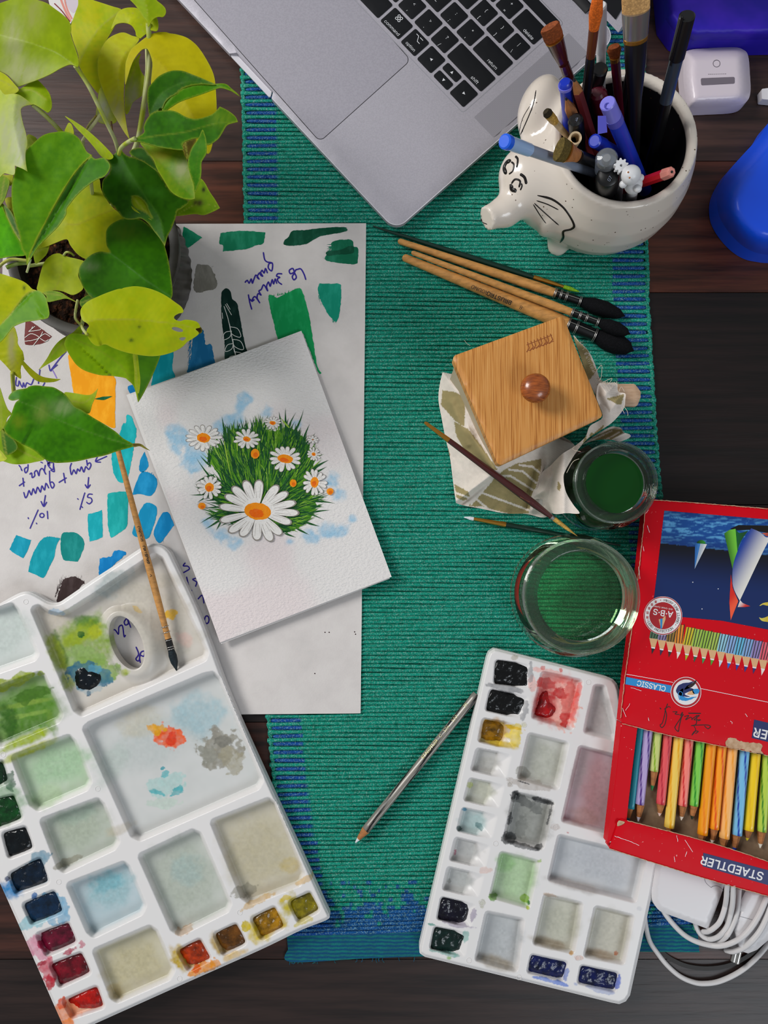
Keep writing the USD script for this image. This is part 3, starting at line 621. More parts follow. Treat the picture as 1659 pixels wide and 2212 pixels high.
tall = [((640, 700), (595, 555), 20, .1), ((700, 690), (610, 600), 18, .1), ((660, 720), (645, 590), 16, -.1), ((1000, 700), (970, 500), 22, .1), ((1010, 690), (1125, 525), 16, -.22), ((990, 650), (1040, 520), 12, .1), ((1085, 720), (1122, 590), 16, .1), ((1100, 720), (1175, 660), 14, -.2), ((960, 650), (955, 520), 18, -.08), ((830, 680), (825, 560), 20, .05), ((760, 640), (750, 590), 14, 0), ((620, 1000), (430, 820), 18, .15), ((560, 900), (440, 930), 14, -.2), ((540, 850), (470, 790), 14, .1), ((1130, 880), (1240, 800), 20, .12), ((1130, 900), (1235, 860), 18, -.1), ((1140, 1060), (1285, 1055), 14, .15), ((1120, 1130), (1255, 1100), 14, .1), ((1100, 1180), (1190, 1215), 16, -.1), ((1050, 1220), (1130, 1260), 16, 0), ((980, 1250), (1050, 1275), 14, 0), ((600, 1090), (500, 1105), 12, .1), ((620, 1120), (465, 1175), 14, -.15), ((620, 1150), (510, 1235), 16, .1), ((600, 1180), (575, 1235), 12, .1), ((540, 1010), (415, 1035), 12, .15), ((520, 1000), (440, 975), 14, .1), ((540, 1020), (455, 1060), 12, -.1), ((1060, 1010), (1180, 990), 14, .1), ((1080, 1110), (1220, 1170), 14, 0), ((1090, 700), (1130, 720), 10, .2), ((980, 640), (1005, 560), 14, 0)]
layer(unary_union([blade(*a, *b, w, bd) for a, b, w, bd in tall]), '#205226', 'painted_grass', kind='stuff')
layer(unary_union([blade(620, 700, 660, 945, 12, -.05), blade(1010, 620, 950, 560, 14, .1), blade(700, 760, 690, 640, 12, .05)]), '#8fb53a', 'painted_grass')
def daisy(cx, cy, rx, ry, crx, cry, n, seed, rot=0.):
    r = random.Random(seed); outs, ins, veins = [], [], []
    for i in range(n):
        a = rot + 2 * math.pi * i / n + r.uniform(-.08, .08); L = r.uniform(.9, 1.06)
        d = np.array([math.cos(a) * rx, math.sin(a) * ry]) * L; wd = 2.3 * math.pi / n * .5
        e1_ = np.array([math.cos(a + wd) * rx, math.sin(a + wd) * ry]); e2_ = np.array([math.cos(a - wd) * rx, math.sin(a - wd) * ry]); c = np.array([cx, cy])
        for k, lst in ((1.0, outs), (.955, ins)):
            w = k if k == 1 else .87
            m = d * k
            hw = (e1_ - e2_) / 2 * w
            pts = [c + m * .25 - hw * .22, c + m * .6 - hw * .5, c + m * .85 - hw * .52, c + m * .97 - hw * .3, c + m, c + m * .98 + hw * .25, c + m * .86 + hw * .52, c + m * .6 + hw * .5, c + m * .25 + hw * .22]
            pp = crom(pts, True, 3); lst.append(Polygon(Q(pp[:, 0], pp[:, 1])).buffer(0))
        for s in (-.18, .12):
            q0, q1 = c + d * .42 + (e1_ - e2_) * s * .6, c + d * r.uniform(.68, .85) + (e1_ - e2_) * s
            veins.append(stroke([tuple(Q(*q0)), tuple(Q(*q1))], .55 if rx < 150 else .8))
    order = list(range(n)); r.shuffle(order)
    layer(unary_union(outs), '#8e8780', 'daisy_petal', label='grey pencil edge round the daisy petals')
    layer(unary_union([i.buffer(-.02 * k) for k, i in enumerate(ins)]) if 0 else MultiPolygon(polys(unary_union(ins))), '#e6e2de', 'daisy_petal')
    layer(unary_union(veins), '#aaa39d', 'petal_vein', kind='stuff')
    q = crom(circ(cx, cy, crx, cry, .15)[:-1], True, 3)
    layer(rough_edge(Q(q[:, 0], q[:, 1]), .9, seed, 2), '#ef8a12', 'daisy_centre')
    layer(rough_edge(Q(cx - crx * .1 + (q[:, 0] - cx) * .55, cy + cry * .25 + (q[:, 1] - cy) * .5), 1.3, seed + 3, 2), '#e4620f', 'daisy_centre')
daisy(497, 680, 112, 78, 40, 29, 15, 1); daisy(755, 687, 80, 62, 22, 15, 13, 2); daisy(910, 590, 52, 40, 19, 12, 13, 3); daisy(985, 805, 102, 80, 47, 25, 14, 4)
daisy(1155, 777, 44, 42, 12, 11, 12, 5); daisy(1160, 945, 76, 82, 24, 32, 14, 6); daisy(532, 975, 80, 72, 27, 27, 13, 7); daisy(1150, 690, 36, 26, 3, 3, 8, 9)
daisy(820, 1118, 238, 188, 80, 51, 16, 8, .1)
for x, y, rx, ry in ((805, 775, 26, 30), (1032, 950, 20, 23), (1252, 1000, 20, 20), (487, 1087, 23, 20)):
    layer(rough_edge(Q(*np.array(circ(x, y, rx, ry)[:-1]).T), .7, x, 3), '#f08d14', 'flower_bud'); layer(rough_edge(Q(*np.array(circ(x + 3, y + 6, rx * .55, ry * .5)[:-1]).T), .8, x, 3), '#e06a10', 'flower_bud')
# ------------------------------------------------------------------ paint palettes
M('palette_plastic', '#dedbda', .36, spec=.45, attr=True)
def paintmat(c, rough=.2):
    k = 'paint_' + c[1:]
    if k not in MATS: M(k, c, rough, spec=.4, var=(130, '#%02x%02x%02x' % tuple(int(x * .4) for x in bytes.fromhex(c[1:])), .35, .7), bump=(260, .5, .0012))
    return k
TRAY = {}
def palette(th, outline, ztop, wells, holes, stains_shade, smalls, tints, step=2.0, edge=7.0, base='#dedbda'):
    """wells: (polygon, depth, floor polygon); holes: (hole polygon, raised rim width); stains: (u, v, ru, rv, angle, colour, strength, roughness)"""
    o = outline
    for h, w, s in holes: o = o.difference(h)
    def z(u, v):
        p = shapely.points(u, v)
        zz = np.full(len(u), ztop)
        zz -= .0026 * (1 - sstep(0, edge, shapely.distance(outline.exterior, p))) ** 1.3
        for wp, dep, fl in wells:
            x0, y0, x1, y1 = wp.bounds
            k = np.nonzero((u > x0) & (u < x1) & (v > y0) & (v < y1))[0]
            k = k[shapely.contains_xy(wp, u[k], v[k])]
            do, di = shapely.distance(wp.exterior, p[k]), shapely.distance(fl, p[k])
            t = do / (do + di + 1e-6)
            zz[k] = ztop - dep * (.5 * t + .5 * sstep(0, 1, t))
        for h, w, s in holes:
            d = shapely.distance(h, p)
            sx = (u - h.centroid.x) / 60
            run = w + s * np.clip(sx + .35, .15, 1.2)
            zz = np.maximum(zz, ztop - .0006 - .0085 * sstep(w * .6, 1, 1 + 0 * d) * sstep(0, 1, np.clip((d - w) / run, 0, 1)) - .0004 * (1 - sstep(0, 2.5, d)))
        return zz
    def col(u, v):
        c = lin(base) * np.ones((len(u), 3)); p0 = shapely.points(u, v)
        for (wp, dep, fl), tint in zip(wells, tints):  # floor tints hold paint stain together with the shade of the well depth
            if not tint: continue
            x0, y0, x1, y1 = wp.bounds
            k = np.nonzero((u > x0) & (u < x1) & (v > y0) & (v < y1))[0]; k = k[shapely.contains_xy(wp, u[k], v[k])]
            do, di = shapely.distance(wp.exterior, p0[k]), shapely.distance(fl, p0[k])
            qq = np.stack([u[k], v[k], 0 * u[k]], -1)
            a = (sstep(.35, 1., do / (do + di + 1e-6)) * (.62 + .38 * fbm(qq / 34, 3, 6)))[:, None]
            c[k] = c[k] * (1 - a) + lin(tint) * a
        q = np.stack([u, v, 0 * u], -1)
        wet = fbm(q / 30, 3, 5)
        for (a, b, ra, rb, ang, cc, st, ro) in stains_shade:
            ca, sa = math.cos(ang), math.sin(ang)
            du, dv = u - a, v - b
            k = np.nonzero((np.abs(du) < max(ra, rb) * 2.2) & (np.abs(dv) < max(ra, rb) * 2.2))[0]
            if not len(k): continue
            x, y = (du[k] * ca + dv[k] * sa) / ra, (-du[k] * sa + dv[k] * ca) / rb
            r = np.sqrt(x * x + y * y) + (fbm(q[k] / (7 + ra * .22) + a, 4, int(a) % 17) - .5) * 2 * ro
            hard = ro > .52
            al = min(1, st * 1.3) * (1 - (sstep(.92, 1.04, r) if hard else sstep(.75 - .35 * (1 - ro), 1.1 + .25 * (1 - ro), r))) * (.86 + .5 * (fbm(q[k] / 8 + b, 3, 2) - .5))
            al = np.clip(al, 0, 1)[:, None]
            c[k] = c[k] * (1 - al) + lin(cc) * (.85 + .3 * fbm(q[k] / 5, 2, 9))[:, None] * al
        return c
    TRAY[th] = part(th, 'tray', slab(o, z, step, 0, col=col, zbot=.0053), 'palette_plastic', True)
    for (pts, c, zz, sd) in smalls:
        g = rough_edge(pts, 1.7, sd, 3)
        def zf(u, v, g=g, zz=zz, sd=sd):
            d = shapely.distance(g.exterior, shapely.points(u, v))
            n = fbm(np.stack([u / 9, v / 9, 0 * u + sd], -1), 3, sd)
            return zz + .0022 * sstep(0, 9, d) * (.5 + .9 * n) - .0006
        part(th, 'paint', slab(g, zf, 3.2, .0018), paintmat(c), True, label=PNAME.get(c))
PNAME = {'#0c2f18': 'dried dark green paint', '#0d4a1c': 'dried leaf green paint', '#040c12': 'dried blue black paint', '#061a2e': 'dried navy paint', '#0b2a48': 'dried deep blue paint', '#6d0f2c': 'dried crimson paint', '#7e0c20': 'dried ruby red paint', '#c41208': 'scarlet paint', '#b5380c': 'burnt orange paint', '#6e4210': 'brown paint', '#a8780f': 'ochre paint', '#8a7d0c': 'olive yellow paint',
         '#030405': 'dried black paint', '#040506': 'dried black paint with a cracked sheen', '#a87408': 'amber yellow paint', '#0b091e': 'dried violet paint', '#042420': 'dried bottle green paint', '#061552': 'dried ultramarine paint', '#05124c': 'dried cobalt blue paint', '#4a7f1d': 'wet sap green paint brushed over a well', '#050f18': 'blob of thick blue black paint', '#b00f14': 'pool of red paint'}
def wellpoly(pts, r=9): return rnd(pts, r)
def floor_of(w, ins, sh=(0, 0)): return affinity.translate(w.buffer(-ins), *sh)

# the larger palette at the lower left
out1 = crom([(-235, 1420), (-200, 1388), (-60, 1336), (20, 1292), (45, 1280), (60, 1278), (78, 1285), (105, 1300), (126, 1301), (148, 1288), (200, 1252), (260, 1213), (305, 1183), (324, 1175), (345, 1176), (363, 1188), (377, 1213), (434, 1335), (495, 1498), (573, 1674), (651, 1843), (703, 1958), (711, 1975), (706, 1987), (651, 2009), (560, 2053), (400, 2124), (204, 2212), (160, 2232), (148, 2230), (135, 2212), (70, 2065), (0, 1908), (-110, 1670)], True, 5)
out1 = Polygon(out1).buffer(0)
ztL = .0165
hole = Polygon([(273.5 + 61 * math.cos(t) * .37 - 33 * math.sin(t) * .93, 1388.5 + 61 * math.cos(t) * .93 + 33 * math.sin(t) * .37) for t in np.linspace(0, 2 * math.pi, 60)[:-1]])
big = [
 [(-120, 1345), (28, 1300), (43, 1316), (86, 1414), (76, 1428), (-100, 1490)],
 [(62, 1312), (84, 1304), (106, 1318), (128, 1324), (146, 1316), (200, 1282), (312, 1207), (334, 1193), (354, 1204), (452, 1408), (446, 1428), (176, 1550), (158, 1538)],
 [(-60, 1500), (84, 1449), (99, 1456), (139, 1544), (128, 1562), (5, 1615), (-20, 1610)],
 [(20, 1632), (150, 1584), (166, 1600), (201, 1688), (190, 1708), (82, 1755), (63, 1742)],
 [(82, 1769), (212, 1721), (228, 1736), (261, 1818), (250, 1836), (138, 1889), (123, 1878)],
 [(139, 1908), (268, 1858), (282, 1870), (318, 1957), (308, 1977), (201, 2029), (186, 2016)],
 [(196, 2051), (324, 1996), (342, 2009), (380, 2096), (368, 2118), (253, 2169), (238, 2160)],
 [(175, 1572), (192, 1558), (440, 1453), (462, 1449), (478, 1464), (571, 1686), (560, 1706), (302, 1819), (282, 1810)],
 [(294, 1846), (416, 1789), (436, 1798), (502, 1952), (494, 1971), (388, 2024), (368, 2012)],
 [(450, 1772), (580, 1721), (597, 1732), (661, 1888), (651, 1914), (540, 1957), (520, 1943)]]
small = [
 [(-45, 1650), (10, 1638), (24, 1690), (-25, 1712)], [(-30, 1728), (33, 1712), (54, 1772), (-10, 1797)], [(0, 1797), (58, 1780), (78, 1836), (16, 1860)],
 [(14, 1886), (90, 1846), (111, 1909), (31, 1937)], [(43, 1951), (120, 1918), (142, 1972), (66, 2003)], [(72, 2016), (150, 1987), (172, 2039), (98, 2071)],
 [(101, 2081), (178, 2052), (202, 2104), (127, 2139)], [(129, 2160), (212, 2124), (231, 2178), (153, 2204)],
 [(376, 2051), (434, 2022), (462, 2074), (405, 2103)], [(456, 2016), (512, 1989), (538, 2039), (480, 2070)], [(536, 1982), (595, 1952), (620, 2004), (562, 2036)], [(618, 1947), (671, 1920), (696, 1968), (642, 1999)]]
W1 = [(wellpoly(p, 12), .0105, floor_of(wellpoly(p, 12), 13, (2.5, -4.5))) for p in big] + [(wellpoly(p, 11), .0062, floor_of(wellpoly(p, 11), 9, (1.5, -2.5))) for p in small]
A = .4
st1 = [
 # big thumb hole well: grey, beige, green washes
 (330, 1330, 110, 90, .6, '#b9b2a4', .55, .5), (240, 1262, 50, 26, -.55, '#a3aeae', .6, .5), (130, 1360, 60, 40, 1.0, '#b5aa9a', .5, .4), (370, 1328, 14, 10, 0, '#d8a808', .9, .7), (397, 1380, 20, 18, 0, '#d9a79c', .35, .5), (120, 1322, 16, 7, .2, '#9db2c4', .7, .6), (300, 1320, 16, 5, .6, '#cda83a', .45, .7),
 (185, 1390, 58, 60, .3, '#7f9a3c', .9, .5), (190, 1345, 30, 16, .2, '#4d7a1c', .9, .5), (170, 1372, 50, 22, -.5, '#8da016', .9, .5), (205, 1365, 20, 14, -.6, '#a3ad18', .9, .5), (185, 1430, 52, 30, .2, '#86a35a', .7, .6), (215, 1445, 46, 26, .3, '#7d9c48', .7, .6), (130, 1405, 10, 52, -.35, '#4a6b12', .8, .4), (122, 1415, 16, 50, -.35, '#93a22c', .7, .4), (150, 1470, 18, 20, 0, '#8ea02a', .6, .5), (176, 1372, 7, 7, 0, '#1f5a18', .9, .6), (270, 1452, 10, 8, 0, '#a3b02a', .6, .5),
 (175, 1455, 32, 30, .3, '#27637f', .75, .6), (225, 1462, 20, 18, .3, '#2a6a86', .7, .6), (203, 1446, 18, 10, 0, '#4f8fa8', .7, .6), (192, 1497, 5, 9, .2, '#1c3552', .8, .6), (192, 1485, 26, 14, 0, '#7fa0ae', .35, .6),
 # the big flat well
 (330, 1600, 130, 60, -.4, '#a9b4b2', .35, .4), (430, 1545, 60, 50, 0, '#8fb3bd', .55, .4), (300, 1560, 50, 30, -.4, '#b9ae8e', .35, .4), (366, 1592, 32, 25, .3, '#e2550e', .95, .55), (340, 1576, 18, 12, 0, '#d99a10', .9, .6), (370, 1595, 13, 15, .3, '#d42f0c', .7, .6), (478, 1620, 42, 38, .5, '#8e8a7e', .9, .75), (465, 1582, 8, 14, .2, '#8e8a80', .7, .8), (452, 1632, 26, 18, .2, '#8c8b80', .75, .8), (500, 1640, 30, 24, .8, '#9a937c', .6, .7), (480, 1600, 20, 12, 0, '#77756c', .7, .8),
 (358, 1695, 44, 22, -.3, '#9cc4c0', .55, .6), (340, 1712, 20, 6, .15, '#4fa7ad', .75, .9), (385, 1708, 16, 8, -.5, '#4fa7ad', .75, .9), (356, 1672, 12, 6, -.8, '#5bb0b6', .7, .9), (352, 1660, 6, 4, -.6, '#3f9aa6', .8, .8), (350, 1735, 40, 12, 0, '#b3c8ba', .5, .7), (240, 1650, 60, 30, -.9, '#a8b8ae', .35, .4), (260, 1790, 40, 12, -.4, '#b3a890', .4, .5),
 # mixing wells
 (10, 1370, 70, 50, -.3, '#b8c2bc', .6, .3), (60, 1540, 76, 60, -.35, '#4a7a18', 1., .3), (50, 1600, 70, 12, -.4, '#95a810', .9, .5), (10, 1480, 70, 14, -.35, '#8fa023', .8, .6), (55, 1520, 60, 6, -.2, '#7d9a3a', .7, .5), (55, 1545, 55, 5, -.2, '#86a548', .6, .5), (110, 1560, 10, 30, -.3, '#6a8f2c', .6, .5), (60, 1622, 60, 10, -.4, '#a3ad1c', .7, .5), (20, 1560, 20, 40, -.3, '#2f5c12', .8, .5), (70, 1500, 50, 16, -.35, '#3f6a14', .8, .6),
 (130, 1650, 70, 42, -.4, '#9dbb98', .85, .3), (100, 1720, 40, 24, -.4, '#a9bf9a', .6, .4), (170, 1790, 64, 44, -.4, '#a3ac9a', .7, .3), (165, 1760, 50, 20, -.3, '#93a898', .5, .4), (145, 1862, 30, 8, -.4, '#8d8a78', .6, .7), (240, 1920, 56, 40, -.4, '#93b4ba', .75, .4), (235, 1905, 36, 22, -.3, '#6fa9b5', .6, .5), (290, 2080, 66, 48, -.4, '#b4ab8a', .75, .3), (250, 2140, 20, 18, 0, '#b39f6a', .5, .5),
 (400, 1900, 66, 88, -.4, '#a8afa2', .65, .3), (405, 1880, 40, 34, 0, '#98b0ae', .45, .4), (400, 2008, 24, 10, -.4, '#b58f66', .5, .7), (555, 1840, 76, 84, -.4, '#b3aa8c', .6, .3), (530, 1925, 26, 16, -.4, '#7f7b6a', .5, .7), (625, 1870, 24, 18, 0, '#b0993c', .4, .5), (560, 1945, 40, 8, -.45, '#c79a30', .5, .7), (660, 1900, 20, 6, -.5, '#c79a2c', .5, .7),
 # round the small wells
 (28, 1920, 34, 22, -.4, '#2f7fb8', .8, .5), (85, 1855, 26, 14, -.4, '#3a7f9a', .6, .6), (15, 1899, 6, 6, 0, '#12305c', .9, .6), (120, 1960, 30, 34, -.4, '#4a9ac0', .6, .6), (70, 1990, 34, 16, -.4, '#7fb8c4', .6, .6), (75, 1935, 8, 8, 0, '#1b5f9c', .8, .6), (85, 2045, 26, 30, -.4, '#d08aa0', .7, .6), (92, 2040, 12, 14, 0, '#a3244a', .8, .9), (150, 2055, 16, 5, -.5, '#a82848', .7, .8), (178, 2040, 8, 8, 0, '#b8506a', .6, .8), (105, 2095, 18, 26, -.3, '#c04a5c', .7, .8), (88, 2082, 12, 4, -.4, '#a01c34', .8, .9), (108, 2120, 10, 16, -.3, '#b01c30', .8, .8), (140, 2190, 30, 26, -.3, '#e0875a', .85, .5), (134, 2168, 10, 14, 0, '#d04a1c', .8, .7), (148, 2212, 14, 14, 0, '#e07a30', .7, .6),
 (390, 2070, 20, 30, -.4, '#b8981c', .85, .4), (440, 2090, 30, 12, -.4, '#dd8a1c', .9, .7), (424, 2090, 10, 10, 0, '#d45a10', .9, .7), (465, 2082, 10, 8, 0, '#dd8a10', .8, .7), (470, 2040, 14, 26, -.4, '#a8861c', .7, .4), (505, 2064, 30, 8, -.4, '#c8a03a', .6, .5), (530, 2002, 10, 12, 0, '#c4ae14', .8, .6), (560, 2010, 28, 30, -.4, '#c9b020', .8, .4), (610, 1990, 10, 20, -.4, '#c0a818', .7, .5), (630, 1955, 28, 24, -.4, '#b5a51c', .8, .5), (655, 1990, 24, 8, -.4, '#c8b83c', .6, .6), (616, 1940, 12, 6, -.4, '#c8b030', .7, .7),
 (10, 1735, 50, 40, -.3, '#3f8a3a', .5, .5), (22, 1690, 10, 20, 0, '#2c5a3c', .6, .7)]
sm1 = [
 ([(-20, 1655), (4, 1650), (16, 1688), (-10, 1702)], '#0c2f18', ztL - .0045, 1), ([(-25, 1732), (28, 1717), (46, 1766), (-10, 1785)], '#0d4a1c', ztL - .0042, 2), ([(3, 1800), (54, 1787), (70, 1832), (20, 1852)], '#040c12', ztL - .0042, 3),
 ([(22, 1885), (87, 1853), (104, 1902), (40, 1924)], '#061a2e', ztL - .0040, 4), ([(52, 1950), (118, 1923), (135, 1966), (75, 1993)], '#0b2a48', ztL - .0040, 5), ([(90, 2014), (148, 1992), (164, 2030), (108, 2054)], '#6d0f2c', ztL - .0042, 6),
 ([(112, 2082), (176, 2057), (194, 2098), (130, 2126), (124, 2105)], '#7e0c20', ztL - .0042, 7), ([(150, 2156), (208, 2130), (222, 2172), (180, 2178), (160, 2170)], '#c41208', ztL - .0044, 8),
 ([(390, 2050), (430, 2030), (456, 2066), (446, 2074), (410, 2083), (400, 2072)], '#b5380c', ztL - .0042, 9), ([(464, 2014), (510, 1995), (533, 2036), (488, 2052)], '#6e4210', ztL - .0042, 10), ([(544, 1982), (593, 1960), (614, 2000), (566, 2020), (556, 2006)], '#a8780f', ztL - .0042, 11), ([(624, 1946), (668, 1928), (688, 1962), (642, 1986)], '#8a7d0c', ztL - .0042, 12),
 ([(164, 1450), (180, 1442), (190, 1450), (215, 1456), (216, 1475), (200, 1488), (182, 1490), (164, 1480)], '#050f18', ztL - .0085, 14)]
pal1 = thing('paint_palette', 'large white plastic paint palette with thumb hole lying over the paper sheet', 'palette', P(330, 1700, .004))
palette(pal1, out1, ztL, W1, [(hole, 9, 34)], st1, sm1, ['#c0c8c4', '#c2bbb0', '#6f983c', '#a6bf9e', '#a8b1a3', '#a8bcc3', '#b9b292', '#c3c5c3', '#aeb5ab', '#bcb59f', '#4f7a5c', '#5f9a58', '#8f989a', '#7aa6bc', '#8ab4c0', '#cfa0ac', '#cf8e94', '#e0a078', '#c9a040', '#b89440', '#c4ac3c', '#c0b048'])
for q in [(56, 1300), (211, 1704), (127, 1905), (518, 1971), (7, 1630), (388, 2114)]:
    part(TRAY[pal1], 'moulding_ring', (lambda c: tube([c + [.0019 * math.cos(t), .0019 * math.sin(t), 0] for t in np.linspace(0, 2 * math.pi, 19)], .00022, 5))(P(*q, ztL)), 'card_white', True)

# the smaller palette at the lower right
Dd = lambda pts: [(880 + x / 2.5966, 1360 + y / 2.5966) for x, y in pts]
out2 = rnd(Polygon([(1052, 1420), (1057, 1408), (1068, 1401), (1076, 1402), (1310, 1461), (1324, 1467), (1333, 1477), (1338, 1492), (1346, 1540), (1375, 1640), (1470, 1668), (1466, 1700), (1419, 1870), (1408, 1934), (1361, 2150), (1352, 2163), (1338, 2169), (1322, 2166), (918, 2067), (909, 2061), (906, 2058), (906, 2046)]).buffer(0), 5)
ztR = .0162
sm_w = [[(490, 165), (690, 192), (690, 332), (478, 305)], [(460, 328), (690, 375), (645, 505), (430, 455)], [(418, 492), (632, 530), (605, 678), (390, 630)], [(385, 660), (590, 700), (555, 840), (350, 790)], [(345, 828), (550, 870), (515, 1007), (310, 960)], [(305, 993), (510, 1040), (475, 1177), (272, 1130)], [(265, 1160), (470, 1210), (440, 1342), (230, 1295)], [(222, 1325), (435, 1375), (400, 1507), (190, 1460)], [(185, 1493), (388, 1540), (362, 1677), (158, 1625)], [(145, 1660), (350, 1700), (325, 1842), (118, 1790)]]
mid_w = [[(752, 228), (992, 280), (930, 572), (690, 500)], [(678, 572), (912, 630), (850, 907), (613, 840)], [(595, 902), (832, 960), (765, 1242), (533, 1185)], [(520, 1238), (748, 1295), (688, 1572), (455, 1505)], [(438, 1573), (662, 1620), (622, 1928), (373, 1860)], [(1045, 303), (1112, 310), (1188, 600), (1155, 628), (984, 582), (1000, 500)], [(962, 643), (1340, 745), (1235, 1180), (858, 1080)], [(845, 1143), (1345, 1267), (1285, 1538), (782, 1410)], [(765, 1478), (992, 1530), (940, 1825), (698, 1770)], [(1050, 1543), (1278, 1600), (1220, 1885), (983, 1840)], [(690, 1812), (912, 1860), (880, 1982), (663, 1930)], [(968, 1873), (1198, 1920), (1172, 2042), (946, 1990)]]
W2 = []
for p in sm_w:
    w = wellpoly(Dd(p), 8); c = np.array(Dd(p)); ax = (c[1] - c[0]) * .18
    f = Polygon([c[0] * .95 + c[1] * .05, c[0] * .38 + c[1] * .62, c[3] * .38 + c[2] * .62, c[3] * .95 + c[2] * .05]).buffer(-4)
    W2.append((w, .0068, f))
for i, p in enumerate(mid_w):
    w = wellpoly(Dd(p), 9); W2.append((w, .006 if i in (10, 11) else .0085, floor_of(w, 10, (-3, -3))))
def d1(x, y): return 880 + x / 2.5966, 1360 + y / 2.5966
st2 = []
